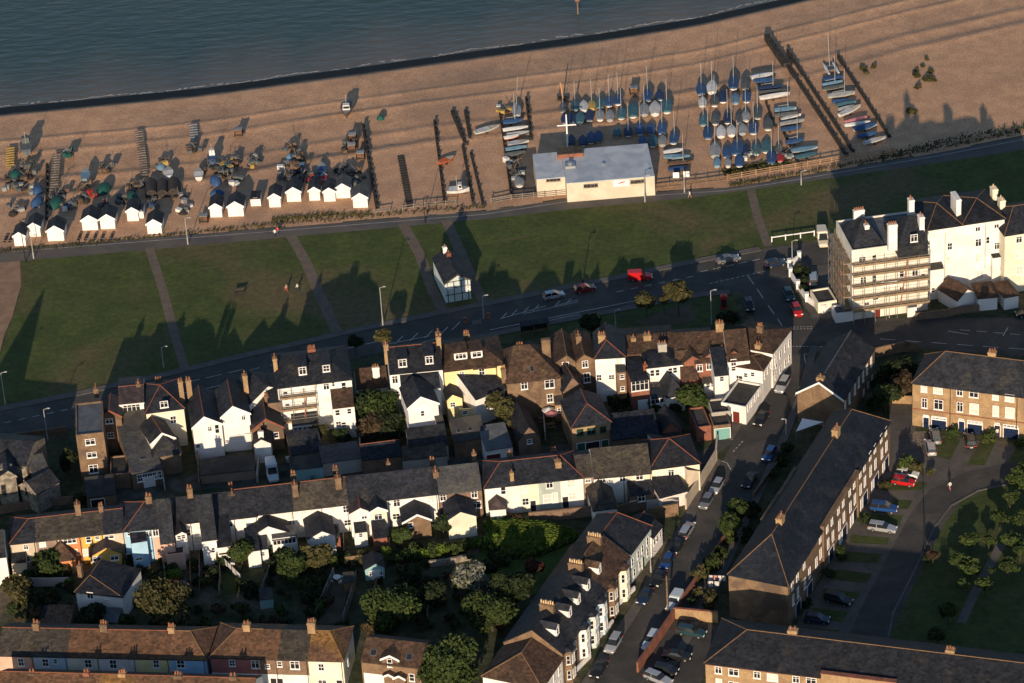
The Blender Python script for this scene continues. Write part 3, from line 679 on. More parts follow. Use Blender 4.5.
# tall white house
h = house('villa', 'tall white villa with slate roof, red ridge and two dormers between high chimneys', z7(638,216), z7(850,195), 9.4, 9.5, z7(735,102), 'g', 'white', 'slate', red='clay', group=GS, cat='villa',
      wins=W(z7,(660,238,1.1,1.6,'c'),(665,300,1.1,1.7,'c')), chim=W(z7,(622,92,.8,1.2,3,'yellowbrick',.5),(832,62,.8,1.2,3,'yellowbrick',.5)), dorm=W(z7,(690,172,1.4,1.5,'flat','lead'),(797,159,1.3,1.5,'flat','lead')))
house('rear_wing', None, z7(686,284), z7(842,268), 7.6, 4.5, 1.9, 'mono', 'white', 'slate', parent=h.root)
house('rear_wing', None, z7(712,350), z7(832,330), 8.0, 7, z7(762,306), 'front', 'white', 'slate', parent=h.root, wins=W(z7,(770,373,.7,1.1)), verge='whitepaint')
house('rear_wing', None, z7(716,516), z7(872,496), 3.2, 3.6, 1.9, 'mono', 'greywall', 'slate', parent=h.root, wins=W(z7,(760,560,1.1,.9)))
house('rear_wing', None, z7(826,418), z7(858,412), 4.6, 3, 1.5, 'mono', 'white', 'felt', parent=h.root)
# yellow house
h = house('villa', 'pale yellow and brick villa with brown hipped roof and wide white box dormers', z8(56,246), z8(300,216), 8.6, 10, z8(170,135), 'g', 'yellow', 'browntile', hip=(2.5,4), group=GS, cat='villa',
      wins=W(z8,(127,257,.9,1.1,'c'),(207,245,1.1,1.5,'s'),(118,290,.9,1.2,'b')), chim=W(z8,(32,90,.8,1.0,3,'yellowbrick',.5),(145,92,1.0,.8,3,'brick',.9)), dorm=W(z8,(123,184,2.0,1.1,'flat','white'),(187,177,1.7,1.1,'flat','white')), doors=W(z8,(130,330,1.0,2.1,'doorwhite')))
house('brick_bay', None, z8(172,235), z8(268,225), 8.35, .35, .2, 'mono', 'brick', 'browntile', parent=h.root, wins=W(z8,(207,245,1.1,1.5,'s')))
house('rear_wing', None, z8(68,358), z8(128,350), 5.2, 3.5, z8(88,316), 'front', 'yellow', 'slate', parent=h.root, wins=W(z8,(91,378,1.0,1.0)))
house('rear_wing', None, z8(118,398), z8(185,392), 3.2, 3.2, 0, 'flat', 'yellow', 'felt', parent=h.root, wins=W(z8,(140,410,.9,.8)))
house('workshop', 'white sided workshop with a big dark single pitch roof beside the yellow villa', z8(180,358), z8(302,312), 5.4, 7, 2.8, 'mono', 'white', 'slate', cat='workshop', wins=W(z8,(228,376,.9,1.7)))
house('workshop', 'small dark brick annexe with slate roof right of the white sided workshop', z8(300,330), z8(378,325), 4.6, 6, 2, 'mono', 'darkbrick', 'slate', cat='annexe')
# pub with brown roof
h = house('pub', 'large brick house with a big brown hipped roof above the beer garden', z8(308,292), z8(522,268), 7.6, 11, z8(355,143), 'g', 'brick', 'browntile', hip=(2.0,4.5), group=GS, cat='pub',
      wins=W(z8,(478,295,1.7,1.7,'c'),(377,302,1.2,1.5,'c'),(480,352,1.1,1.7)), chim=W(z8,(358,138,1.2,.8,3,'redbrick',.55),(462,116,1.5,.8,0,'brick',.5),(293,232,.8,.6,2,'brick',.1)), sky=W(z8,(408,236,.7,1.1)))
house('rear_bay', None, z8(392,318), z8(448,312), 5.6, 2.0, 0, 'flat', 'darkbrick', 'lead', parent=h.root, wins=W(z8,(421,328,1.9,1.3,'b')))
house('rear_porch', None, z8(500,378), z8(538,374), 3.4, 3.4, .8, 'mono', 'yellowbrick', 'felt', parent=h.root, wins=W(z8,(522,400,1.1,1.0)))
house('outbuilding', 'old slate roofed coach house with a pale gable beside the beer garden', z8(355,520), z8(440,505), 3.6, 8.5, 2.3, 'front', 'darkbrick', 'slate', cat='outbuilding', hip=(0,0), wins=W(z8,(398,525,.9,.9)))
# double gable brick and white end
h = house('gabled_house', 'brown brick house with twin brown gables and orange ridge tiles', z8(494,212), z8(582,204), 8.0, 9, z8(545,150), 'front', 'brick', 'browntile', red='ochretile', group=GS, wins=W(z8,(542,222,1.2,1.5,'c')), chim=W(z8,(593,100,.9,1.2,3,'brick',.55)))
h = house('gabled_house', 'brown gabled brick house joined to the white gabled house on its right', z8(584,204), z8(660,196), 8.0, 9, z8(614,140), 'front', 'brick', 'browntile', red='ochretile', group=GS, wins=W(z8,(620,216,1.1,1.4,'c'),(628,270,1.2,2.0)))
h = house('gabled_house', 'white three storey gabled house with red edged slate roof and weathered wall', z8(660,192), z8(780,186), 9.0, 9, z8(705,122), 'front', 'white', 'slate', red='clay', hip=(3.0,0), group=GS,
      wins=W(z8,(680,224,1.1,1.4,'b'),(756,205,1.2,1.4,'b'),(725,243,1.0,1.0,'b'),(726,268,1.1,1.0),(676,270,1.0,1.3)), chim=W(z8,(686,96,1.2,1.0,3,'yellowbrick',.45)), doors=W(z8,(712,320,2.0,2.3,'doorwhite')))
h = house('pub_annexe', 'L shaped yellow brick annexe with red hipped slate roof and green shuttered windows', z8(568,470), z8(722,446), 5.6, 9, z8(628,376), 'front', 'yellowbrick', 'slate', red='clay', hip=(3.9,0), cat='annexe',
      wins=W(z8,(600,489,1.2,1.3,'c'),(645,484,1.5,1.3,'c'),(692,478,1.1,1.3,'c')), doors=W(z8,(605,548,1.4,2.2,'doorgreen'),(650,545,2.4,2.1,'doordark'),(700,540,1.2,2.1,'doorgreen')), fm='doorgreen')
house('annexe_wing', None, z8(532,325), z8(612,310), 5.4, 10, 2.5, 'front', 'darkbrick', 'slate', red='clay', parent=h.root, chim=W(z8,(585,268,.8,.8,1,'brick',.3)))
house('rear_annexe', 'narrow brown brick stair block with two small white windows', z8(746,248), z8(784,244), 7.0, 4, 1.0, 'mono', 'brick', 'felt', cat='annexe', wins=W(z8,(768,266,.8,.9),(770,314,.8,.9)))
h = house('house', 'narrow house with sloping slate front and a large white square window', z8(804,286), z8(876,276), 6.2, 8, z8(822,180), 'mono', 'redbrick', 'slate', group=GS, wins=W(z8,(840,302,3.1,2.0,'c')), doors=W(z8,(852,368,1.6,2.1,'doorwhite')), chim=W(z8,(860,216,.7,.6,1,'clay',.35)))
h = house('house', 'white house with small hipped slate roof and four narrow upper windows', z8(866,232), z8(1012,216), 7.0, 7, z8(935,172), 'g', 'white', 'slate', hip=(3,3.2), group=GS,
      wins=W(z8,(889,252,.8,1.3),(910,250,.8,1.3),(961,243,.8,1.2),(980,240,.8,1.2)), chim=W(z8,(928,134,1.5,.9,3,'greywall',.6)))
house('conservatory', None, z8(884,352), z8(955,340), 2.8, 6.5, 2.4, 'mono', 'white', 'glass', parent=h.root, wins=W(z8,(900,362,1.6,1.4,'c'),(935,356,1.6,1.4,'c')))
house('rear_wing', None, z8(948,345), z8(1018,330), 3.6, 6.0, 2.4, 'front', 'white', 'slate', hip=(1.6,0), parent=h.root)
# row of brown roofs to the corner
GB = 'brown tiled seafront terrace with steep rear gables'
bl = [z9(300,182), z9(700,176)]
house('terraced_house', 'plain brown tiled house with tall red and grey chimneys seen behind the hipped white house', z9(88,180), z9(300,165), 7.0, 9, z9(200,95), 'g', 'brick', 'browntile', group=GB, chim=W(z9,(133,108,.8,.8,1,'yellowbrick',.35,'pot'),(188,98,1.3,.9,2,'yellowbrick',.35)))
h = house('terraced_house', 'brown gabled terrace house with brick rear wall and two white windows', z9(300,190), z9(452,182), 7.4, 9.5, z9(395,88), 'g', 'redbrick', 'browntile', group=GB, chim=W(z9,(392,118,.7,.6,2,'redbrick',.4)))
house('rear_gable', None, z9(330,212), z9(412,204), 7.2, 6, z9(368,128), 'front', 'redbrick', 'browntile', parent=h.root)
house('rear_wing', None, z9(378,212), z9(452,206), 7.2, 1.2, .6, 'mono', 'redbrick', 'browntile', parent=h.root, wins=W(z9,(398,231,1.1,1.4,'c'),(436,224,1.0,1.4,'c')))
house('rear_wing', None, z9(332,280), z9(394,270), 5.0, 4.5, 3.2, 'mono', 'redbrick', 'browntile', parent=h.root)
house('terraced_house', 'brown gabled terrace house behind the dark flat topped white block', z9(452,194), z9(545,188), 7.4, 9.5, z9(500,80), 'g', 'redbrick', 'browntile', group=GB, chim=W(z9,(478,50,1.4,.8,3,'yellowbrick',.5),(487,150,.7,.6,1,'yellowbrick',.1)))
h = house('terraced_house', 'brown gabled terrace house with white upper wall right of the slate topped block', z9(510,204), z9(600,196), 7.4, 9.5, z9(570,76), 'g', 'white', 'browntile', group=GB, wins=W(z9,(534,210,1.0,1.4),(534,234,.9,1.0)))
for (a, b_, r_) in ((z9(405,196), z9(487,190), z9(447,102)), (z9(490,192), z9(575,186), z9(535,92))):
    house('rear_gable', None, a, b_, 7.45, 5, r_, 'front', 'redbrick', 'browntile', parent=h.root)
house('rear_block', 'square white rear block with dark slate top and one small window', z9(458,262), z9(514,256), 6.6, 5, 2.6, 'mono', 'white', 'slateblue', cat='annexe', wins=W(z9,(487,275,.8,1.0)))
kB = at(*z9(690,172), 7.2)
CRN = house('corner_house', 'white corner house with hipped brown roof on the side street junction', perp(kB, at(*z9(716,138), 7.2), 8.0), kB, 7.2, 9, z9(640,80), 'g', 'white', 'browntile', hip=(0,3.6), group=GB, ri=.5, chim=W(z9,(640,62,1.0,.8,3,'brick',.45),(633,135,1.0,.8,2,'yellowbrick',.05)), winsR=W(z9,(690,205,.8,1.4),(703,180,.8,1.4),(692,250,.8,1.4),(705,215,.8,1.4)))
for y_ in (1.3, 3.6, 5.9, 7.8):
    for z_ in (1.9, 5.0): me_ = win_mesh(.8,1.4,'s','whitepaint'); link('pane', me_[1], link('window', me_[0], CRN.root, (CRN.w, y_, z_), math.pi/2))
wB = at(*z9(650,242), 6.2)
house('rear_wing', 'white two storey rear wing with a brown pyramid roof', perp(wB, at(*z9(688,186), 6.2), 5.2), wB, 6.2, 6.5, z9(610,184), 'g', 'white', 'browntile', red='ochretile', hip='apex', winsR=W(z9,(660,258,.8,1.3),(672,238,.8,1.3),(684,215,.8,1.3)), parent=CRN.root, wins=W(z9,(583,260,.8,.9),(611,257,.8,.9),(555,275,1.6,1.5)))
sB = at(*z9(584,388), 3.6)
house('side_block', 'long white flat roofed block with white framed windows along the side street', perp(sB, at(*z9(650,298), 3.6), 4.6), sB, 3.6, dist(z9(584,388), z9(650,298), 3.6), 0, 'flat', 'white', 'felt', cat='shop block', doors=W(z9,(546,440,1.2,2.3,'doorred')), winsR=W(z9,(594,388,.9,1.3,'b'),(608,368,.9,1.3,'b'),(622,348,.9,1.3,'b'),(636,326,.9,1.3,'b')))
house('garage', 'brick garage with a dark flat roof beside the teal doored garage', z9(386,470), z9(445,462), 2.9, 6.5, 0, 'flat', 'redbrick', 'felt', cat='garage')
house('garage', 'garage with a pale teal up and over door facing the alley', z9(452,464), z9(523,456), 2.9, 4.2, 0, 'flat', 'brick', 'felt', cat='garage', doors=W(z9,(490,490,2.6,2.2,'doorteal')))
house('garage', 'low dark flat roofed store stepped behind the teal doored garage', z9(446,412), z9(522,404), 3.3, 4.5, 0, 'flat', 'greywall', 'felt', cat='store')
house('rear_annexe', 'small white lean to with windows left of the square white block', z9(415,292), z9(462,286), 3.8, 3, .8, 'mono', 'white', 'felt', cat='annexe', wins=W(z9,(432,300,.8,.9),(452,298,.8,.9)))

# ---------------------------------------------------------------- yards between the rows
YB = [('shed','low slate roofed workshop behind the white villa wing', z7(244,540), z7(372,520), 2.8, 5, 1.4, 'mono','darkbrick','slate'),
      ('shed','pale grey flat roofed garage below the garden trees', z7(370,572), z7(524,550), 2.8, 4.6, .5, 'mono','greywall','greyslate'),
      ('shed','dark low garage with a red ridge right of the pale grey garage roof', z7(526,560), z7(684,540), 3.0, 4.5, 1.6, 'g','darkbrick','slate'),
      ('shed','long grey roofed lean to in front of the tall white villa', z7(690,560), z7(868,540), 2.6, 3.0, .8, 'mono','greywall','greytile'),
      ('shed','dark brick store with two white skylights below the yellow villa', z8(96,528), z8(222,510), 3.4, 4.5, 1.8, 'mono','brick','felt'),
      ('shed','white garage with a pale blue white roof and dark red door', z8(222,562), z8(330,545), 3.2, 6.5, .9, 'mono','white','lead'),
      ('shed','low slate garage row behind the green shuttered annexe', z8(726,520), z8(918,498), 3.2, 5.5, 1.8, 'mono','darkbrick','slate'),
      ('shed','dark brick shed with steep slate roof below the conservatory', z8(925,490), z8(1003,480), 3.0, 5.5, 2.0, 'front','redbrick','slate'),
      ('shed','long dark brown fence backed store in the yard of the white gabled pair', z6(800,500), z6(1020,478), 1.9, 4.5, .3, 'mono','brownwall','felt'),
      ('shed','blue tinted flat roofed garage in the yard behind the terrace', z7(240,600), z7(372,585), 2.4, 3.5, .3, 'mono','teal','felt'),
      ('shed','small brick hut with flat felt roof left of the alley bend', z9(250,500), z9(320,495), 2.6, 4.0, .8, 'mono','darkbrick','felt')]
for nm, lb, A, B, e, d, r, rf, wl, tl in YB:
    kw = {}
    if 'dark red door' in lb: kw = dict(doors=W(z8,(255,598,2.4,2.2,'doorred')))
    if 'two white sky' in lb: kw = dict(sky=W(z8,(115,483,.8,.8),(160,477,.8,.8)))
    house(nm, lb, A, B, e, d, r, rf, wl, tl, cat='shed', red='clay' if 'red ridge' in lb else None, **kw)

# ---------------------------------------------------------------- middle terrace
GT = 'middle row of terraced houses'
row(z10(38,256), z10(498,205), 5.5, 8, z10(230,144), [
    dict(to=z10(143,0)[0], label='cream end terrace house with red lined hipped slate roof at the row\'s left end', wall='beige', red='clay', hip=(3.3,0)),
    dict(to=z10(232,0)[0], label='brown walled terrace house right of the cream hipped end house', wall='brownwall', red='clay', tiles='greytile'),
    dict(to=z10(324,0)[0], label='orange painted terrace house with a small round window', wall='orange', red='clay', tiles='greytile'),
    dict(to=z10(414,0)[0], label='golden yellow painted terrace house next to the orange one', wall='ochre', red='clay', tiles='greytile'),
    dict(to=z10(498,0)[0], label='tan terrace house left of the tall pale blue house', wall='beige', red='clay', hip=(0,0))],
    wins=W(z10,(104,268,.8,1.0,'c'),(170,257,1.1,.9,'b'),(242,247,.7,.7),(279,243,2.2,1.0,'c'),(354,238,.9,1.2),(389,231,.8,.7),(436,227,1.7,.8,'c'),(112,315,.8,1.0),(300,288,1.0,1.2,'b'),(344,288,1.1,1.3,'b')),
    chim=W(z10,(308,92,.9,1.0,3,'brick'),(402,100,.7,.7,2,'brick')), group=GT, pipe=True, tiles='slate')
def wing(name, lab, zf, A, B, e, d, r, roof, wall, tiles='slate', **kw):
    kw.setdefault('rmax', .27); return house(name, lab, zf(*A), zf(*B), e, d, zf(*r) if isinstance(r, tuple) else r, roof, wall, tiles, **kw)
GX = 'rear extensions of the middle terrace'
wing('rear_extension','cream lean to at the rear of the hipped end house',z10,(45,330),(104,325),3.0,3.5,1.2,'mono','beige',cat='extension',group=GX)
wing('rear_extension','orange brick extension with a hipped dark roof half hidden by garden shrubs',z10,(200,325),(300,312),3.0,5,2.2,'front','orange','browntile',hip=(2.2,0),cat='extension',group=GX)
wing('rear_extension','ochre fronted gabled extension behind the golden yellow house',z10,(360,305),(484,290),3.2,6,(420,245),'front','ochre','purpleslate',cat='extension',group=GX,wins=W(z10,(388,315,1.5,1.0,'c'),(458,310,1.4,1.0,'c')))
row(z10(496,204), z10(640,190), 6.6, 8.6, z10(570,90), [
    dict(to=z10(608,0)[0], label='tall pale blue house with red hipped slate roof in the middle terrace', wall='blue', red='clay', hip=(3.6,0)),
    dict(to=z10(640,0)[0], label='thin pink strip of house beside the tall pale blue house', wall='pink')],
    wins=W(z10,(515,213,.5,.9),(595,215,.8,1.1,'c'),(622,208,1.0,1.6,'c')), chim=W(z10,(593,62,1.0,.9,2,'brick')), doors=W(z10,(517,300,.9,2.0,'doordark')), group=GT, pipe=True, tiles='slate')
wing('rear_extension','pale blue flat topped extension of the tall blue house',z10,(524,250),(588,240),5.6,5,1.2,'mono','blue',cat='extension',group=GX,wins=W(z10,(556,314,1.1,.7,'c')))
house('terraced_house','pink walled terrace house under a long slate catslide roof', z10(640,252), z10(698,245), 5.0, 10.5, z10(650,78), 'g','pink','slate',group=GT)
row(z10(700,176), z10(806,164), 5.6, 8, z10(745,68), [
    dict(to=z10(768,0)[0], label='white terrace house set back behind a small gabled bay', wall='white'),
    dict(to=z10(806,0)[0], label='narrow white terrace house with two pale blinds one above the other', wall='white')],
    wins=W(z10,(788,240,1.0,1.4,'b'),(788,186,1.1,1.4,'b'),(752,210,.8,1.3)), chim=W(z10,(757,30,.9,.8,2,'brick')), group=GT, pipe=True, tiles='slate')
house('terraced_house','white terrace house with a blank rear wall under a deep slate roof', z10(806,240), z10(868,232), 5.0, 10.5, z10(815,60), 'g','white','slate',group=GT,wins=W(z10,(853,280,.6,1.0)))
wing('rear_extension','white gabled bay extension with two windows on the white terrace house',z10,(700,220),(746,212),5.4,5,(722,168),'front','white',cat='extension',group=GX,wins=W(z10,(716,229,.7,.8),(733,226,.7,.8)))
wing('rear_extension','pink flat roofed extension below the pink walled house',z10,(664,300),(738,292),3.2,4,0,'flat','pink','felt',cat='extension',group=GX)
row(z10(858,162), z10(1032,142), 5.5, 8.2, z10(930,48), [
    dict(to=z10(942,0)[0], label='white terrace house with lean to, left of the twin brick chimneys', wall='white'),
    dict(to=z10(1030,0)[0], label='white terrace house with one pale blind near the left twin chimney', wall='white')],
    wins=W(z10,(918,177,1.1,1.1,'c'),(966,163,1.2,1.3,'b')), chim=W(z10,(928,50,.8,1.2,3,'brick'),(922,20,.8,.8,2,'brick',.95)), group=GT, pipe=True, tiles='slate')
wing('rear_extension','white mono pitched extension with two stepped slate roofs',z10,(868,268),(930,260),4.0,6,1.8,'mono','white',cat='extension',group=GX)
wing('rear_extension','white flat topped privy joined to the stepped slate extension',z10,(876,296),(928,290),2.6,3.5,.3,'mono','white',cat='extension',group=GX)
wing('rear_extension','white slate roofed extension left of the long white terrace rear',z10,(990,285),(1040,278),3.4,5,1.2,'mono','white',cat='extension',group=GX)
row(z11(20,268), z11(832,174), 5.5, 8.4, z11(440,112), [
    dict(to=z11(255,0)[0], label='long white terrace house with two tiny square windows', wall='white', red='clay'),
    dict(to=z11(372,0)[0], label='white terrace house with drainpipe and pale blinds left of the twin rear gables', wall='white', red='clay', tiles='greytile'),
    dict(to=z11(474,0)[0], label='white terrace house with one upstairs blind touching the twin rear gables', wall='white', red='clay', tiles='greytile'),
    dict(to=z11(640,0)[0], label='terrace house carrying the white and cream twin rear gables', wall='white'),
    dict(to=z11(832,0)[0], label='wide white terrace house left of the dark brick house', wall='white')],
    wins=W(z11,(46,285,1.2,1.5,'b'),(126,272,.6,.6),(164,270,.6,.6),(242,263,1.3,1.5,'b'),(294,258,1.3,1.5,'b'),(408,241,1.1,1.4,'b'),(463,236,1.0,1.4),(667,212,1.2,1.4,'c'),(804,197,1.2,1.4,'b'),(293,308,1.2,1.2,'b'),(470,290,1.2,1.2),(665,265,1.3,1.2)),
    chim=W(z11,(258,132,.9,1.3,3,'brick',.3),(252,92,.8,.7,2,'brick',.95),(430,105,1.0,1.3,3,'brick',.35),(420,70,.9,.8,2,'brick',.95),(632,48,.6,.6,1,'brick',.95),(822,82,.9,1.3,3,'brick',.35),(808,38,.9,.7,2,'brick',.95)), group=GT, pipe=True, tiles='slate')
house('terraced_house','dark brick terrace house with pale grey slate roof at the row\'s gap', z11(835,176), z11(1007,156), 5.5, 8.2, z11(915,60), 'g','darkbrick','greyslate',group=GT,wins=W(z11,(852,190,1.1,1.3,'c'),(977,177,1.1,1.4,'c'),(985,218,1.7,1.4,'c'),(972,254,1.2,1.3)),chim=W(z11,(975,10,.7,.7,1,'brick',.95)))
wing('rear_gable','white rear gable of the twin pair with a brown top and one window',z11,(480,252),(560,243),5.2,5.5,(517,192),'front','white','purpleslate',red='clay',cat='extension',group=GX,wins=W(z11,(537,268,1.0,.8,'c'),(525,340,.8,1.0)))
wing('rear_gable','cream rear gable of the twin pair with a white trimmed window',z11,(560,246),(626,238),5.3,5.5,(587,180),'front','cream','slate',verge='whitepaint',cat='extension',group=GX,wins=W(z11,(593,266,1.4,1.2,'c'),(586,316,.8,.9)))
wing('rear_extension','small white flat topped extension below the white rear gable',z11,(500,330),(548,324),2.9,3,.4,'mono','white',cat='extension',group=GX,wins=W(z11,(523,340,.7,.8)),doors=W(z11,(511,366,.8,1.8,'doorwhite')))
wing('rear_extension','brick outhouse with dark roof below the cream rear gable',z11,(575,352),(628,345),2.6,3.4,1.0,'mono','redbrick',cat='extension',group=GX)
wing('rear_extension','broad white extension with a shallow dark gable and skylights',z11,(72,352),(246,330),3.4,5.5,(150,288),'front','white','slate',cat='extension',group=GX)
wing('rear_extension','glazed white sun room with a slatted front beneath the shallow dark gable',z11,(168,360),(268,348),3.2,2.6,.7,'mono','white','greyslate',cat='extension',group=GX,wins=W(z11,(195,366,2.0,1.3,'c'),(240,360,2.0,1.3,'c')))
wing('rear_extension','white outhouse with two doors and dark roof left of the slatted sun room',z11,(78,400),(152,392),2.6,3.6,1.4,'mono','white','slate',cat='extension',group=GX,wins=W(z11,(118,416,.6,.8),(132,415,.6,.8)),doors=W(z11,(100,425,.8,1.7,'doorwhite')))
wing('rear_extension','white extension with half hipped dark roof below the upstairs blinds',z11,(312,355),(420,340),3.6,6.5,(362,268),'front','white','slate',cat='extension',group=GX)
wing('rear_extension','brick flat roofed lean to beside the half hipped white extension',z11,(372,352),(440,345),2.7,3,.4,'mono','redbrick','felt',cat='extension',group=GX)
wing('rear_extension','tan gabled extension with white trim between two garden shrubs',z11,(692,288),(802,275),3.6,6,(745,215),'front','brick','slate',verge='whitepaint',cat='extension',group=GX,wins=W(z11,(722,300,.9,1.0)))
wing('rear_extension','sunlit cream gabled extension with dark slate roof behind the dark brick house',z11,(872,278),(984,262),4.0,5,(918,198),'front','cream','slate',cat='extension',group=GX)
# the four coloured houses
row(z12(218,192), z12(612,150), 5.6, 8.5, z12(400,76), [
    dict(to=z12(358,0)[0], label='white end house with one sash window in the four colour row', wall='white', hip=(3.2,0), red='clay'),
    dict(to=z12(433,0)[0], label='pale cream narrow house in the four colour row', wall='cream', red='clay'),
    dict(to=z12(520,0)[0], label='grey green painted house in the four colour row', wall='sage', red='clay'),
    dict(to=z12(612,0)[0], label='white right hand end house in the four colour row', wall='white', hip=(0,3.2), red='clay')],
    wins=W(z12,(293,202,.9,1.5),(378,195,1.0,1.5,'b'),(478,178,1.2,1.4,'c'),(565,173,1.4,1.6,'b'),(382,246,1.2,1.4),(470,233,1.5,1.6,'b'),(569,223,1.4,1.5,'b'),(500,230,1.0,2.0,'b')),
    doors=W(z12,(542,240,1.0,2.2,'doordark'),(412,250,.9,2.1,'doordark')), chim=W(z12,(511,82,1.0,1.2,3,'yellowbrick',.3),(326,128,.6,.6,1,'yellowbrick',.1),(318,48,.9,.7,1,'yellowbrick',.98),(495,40,.9,.7,2,'redbrick',.98)), group='row of four differently coloured houses', tiles='slate')
house('rear_extension','tiny white privy with pointed slate roof on the four colour row', z12(240,275), z12(303,270), 3.0, 4, z12(268,235), 'front','white','purpleslate',cat='extension',group=GX,hip=(1.2,0))
# brown grey roofs to the alley
house('terraced_house','narrow brown fronted house between the four colour row and the long grey roof', z12(590,150), z12(652,144), 5.6, 8, z12(608,60),'g','brownwall','greytile',group=GT,wins=W(z12,(632,162,1.0,.7,'c')))
row(z12(654,152), z12(886,130), 5.5, 9, z12(745,26), [
    dict(to=z12(780,0)[0], label='white house with hipped rear wing under the long grey tiled roof', wall='white'),
    dict(to=z12(886,0)[0], label='cream house with a flat dark extension under the long grey tiled roof', wall='cream')],
    wins=W(z12,(690,160,1.0,1.0,'c'),(770,155,1.1,1.1,'c'),(838,148,1.3,1.1,'c')), group=GT, pipe=True, tiles='greytile')
wing('rear_extension','hipped slate rear wing with a small white gablet',z12,(655,280),(748,268),3.4,7.5,1.7,'front','white','greytile',hip=(2.5,0),cat='extension',group=GX)
wing('rear_extension','dark roofed brick extension right of the white gablet wing',z12,(800,222),(896,210),3.2,5,1.8,'mono','brick','slate',cat='extension',group=GX,wins=W(z12,(846,232,1.3,1.3,'c')),doors=W(z12,(812,250,1.0,2.0,'doorteal')))
h = house('end_house','cream end house with red edged pyramid slate roof at the alley mouth', z9(200,637), z9(398,611), 5.6, 9, z9(282,514),'g','cream','slate',red='clay',hip=(4.2,4.2),group=GT,wins=W(z9,(236,656,1.0,1.4,'b'),(284,650,1.1,1.3,'c'),(330,643,1.3,1.4,'b')))
wing('rear_extension','pinkish low extension with a long dark single pitch roof by the street wall',z13,(76,392),(190,362),2.7,6.5,1.9,'mono','pinkwhite','slate',cat='extension',group=GX)
house('boundary_range','narrow slate roofed range along the street beside the end house', z13(188,300), z13(240,282), 4.0, 13, 1.2,'monol','beige','slate',cat='outbuilding',winsR=W(z13,(222,345,.8,1.2),(255,300,.8,1.2)))

# ---------------------------------------------------------------- street terrace facing the side street
GR = 'terrace of houses facing the side street'
A0, B0 = zs(165,690), zs(512,178)
def onrow(t): return (A0[0]+(B0[0]-A0[0])*t, A0[1]+(B0[1]-A0[1])*t)
wA, wB = at(*A0, 6.2), at(*B0, 6.2); dR = (wB-wA); nR = Vector((-dR.y, dR.x, 0)).normalized()
segs = [(.0,.22,'white','browntile','white corner house with brown hipped roof at the near end of the street terrace'),
        (.225,.40,'brick','slate','brick bay fronted house second from the near end of the street terrace'),
        (.40,.50,'white','slate','white bay fronted house beside the brick one in the street terrace'),
        (.50,.60,'palegreen','slate','pale green house with grey slate dormer in the street terrace'),
        (.60,.72,'paleblue','slate','pale blue house with white bays midway along the street terrace'),
        (.72,.86,'brick','browntile','brick house with brown roof and large bay in the street terrace'),
        (.86,.995,'cream','browntile','cream bay fronted house with brown roof in the street terrace')]
mx = lambda t: wA+dR*t
for i, (a, c, wl, tl, lb) in enumerate(segs):
    P, Q = mx(a)+Vector((0,0,.01*(i%2))), mx(c)-dR.normalized()*.006
    kw = dict(red='ochretile' if tl == 'browntile' else None)
    L = (Q-P).length
    if i == 0: kw['hip'] = (4.0, 0)
    h = house('terraced_house', lb, P, Q, 6.2 if i else 5.6, 9.8+.01*(i%2), (3.4 if i else 2.6)+.01*(i%3), 'g', wl, tl, group=GR, verge=None, **kw)
    me1 = win_mesh(1.0,1.6,'s','whitepaint'); 
    # canted bay with sash windows on both floors, and the door
    if i:
        bb = MB(); x0, x1 = L*.12, L*.12+2.5; pts = [(x0,0),(x0+.6,-.9),(x1-.6,-.9),(x1,0)]
        bb.loft([[(p[0],p[1],z) for p in pts] for z in (0, 6.0)]); by = bb.build('bay', MATS[wl], h.root)
        rb = MB(); rb.loft([[(x0-.15,.05,6.0),(x0+.55,-1.05,6.0),(x1-.55,-1.05,6.0),(x1+.15,.05,6.0)],[(x0+.2,.05,6.5),(x0+.8,-.3,6.5),(x1-.8,-.3,6.5),(x1-.2,.05,6.5)]]); rb.build('bay_roof', MATS[tl], by)
        for z in (1.7, 4.5):
            link('window', me1[2], by, ((x0+x1)/2, -.9, z))
            for sx, rr in ((x0+.3, -math.atan2(.9,.6)), (x1-.3, math.atan2(.9,.6))):
                link('window', win_mesh(.6,1.6,'s','whitepaint')[2], by, (sx, -.45, z), rr)
        fr = link('window', me1[0], h.root, (L*.75, 0, 4.5)); link('pane', me1[1], fr)
        dm = door_mesh(.95,2.2,'doorblue' if i % 2 else 'doorred'); link('door', dm[0], h.root, (L*.75, 0, .2))
        # triangular cheeked dormer on the street slope
        dx, yd = L*.45, 1.9; zd = 6.2+3.4*yd/4.9
        if i not in (6,):
            db = MB(); db.prism([(dx-.75,zd-.1),(dx+.75,zd-.1),(dx+.75,zd+1.4),(dx,zd+2.05),(dx-.75,zd+1.4)], 'y', yd, yd+2.4)
            dd = db.build('dormer', MATS['white'], h.roof)
            rb = MB()
            for sgn in (-1, 1): rb.slab([(dx+sgn*.85,yd-.15,zd+1.36),(dx,yd-.15,zd+2.08),(dx,yd+2.9,zd+2.08),(dx+sgn*.85,yd+2.0,zd+1.36)], .08, 0)
            rb.build('dormer_roof', MATS[tl], h.roof); link('window', win_mesh(.9,1.1,'s','whitepaint')[2], h.roof, (dx, yd, zd+.7))
    else:
        for t in (.25,.6,.85):
            for z in (1.6, 4.3): fr = link('window', me1[0], h.root, (L*t, 0, z)); link('pane', me1[1], fr)
    if i in (1, 4, 6):
        chimney(h.root, L*(.98 if i != 6 else .55), 4.9, 6, 10.4, .85, 2.3, 6, 'brick', 'potpale')
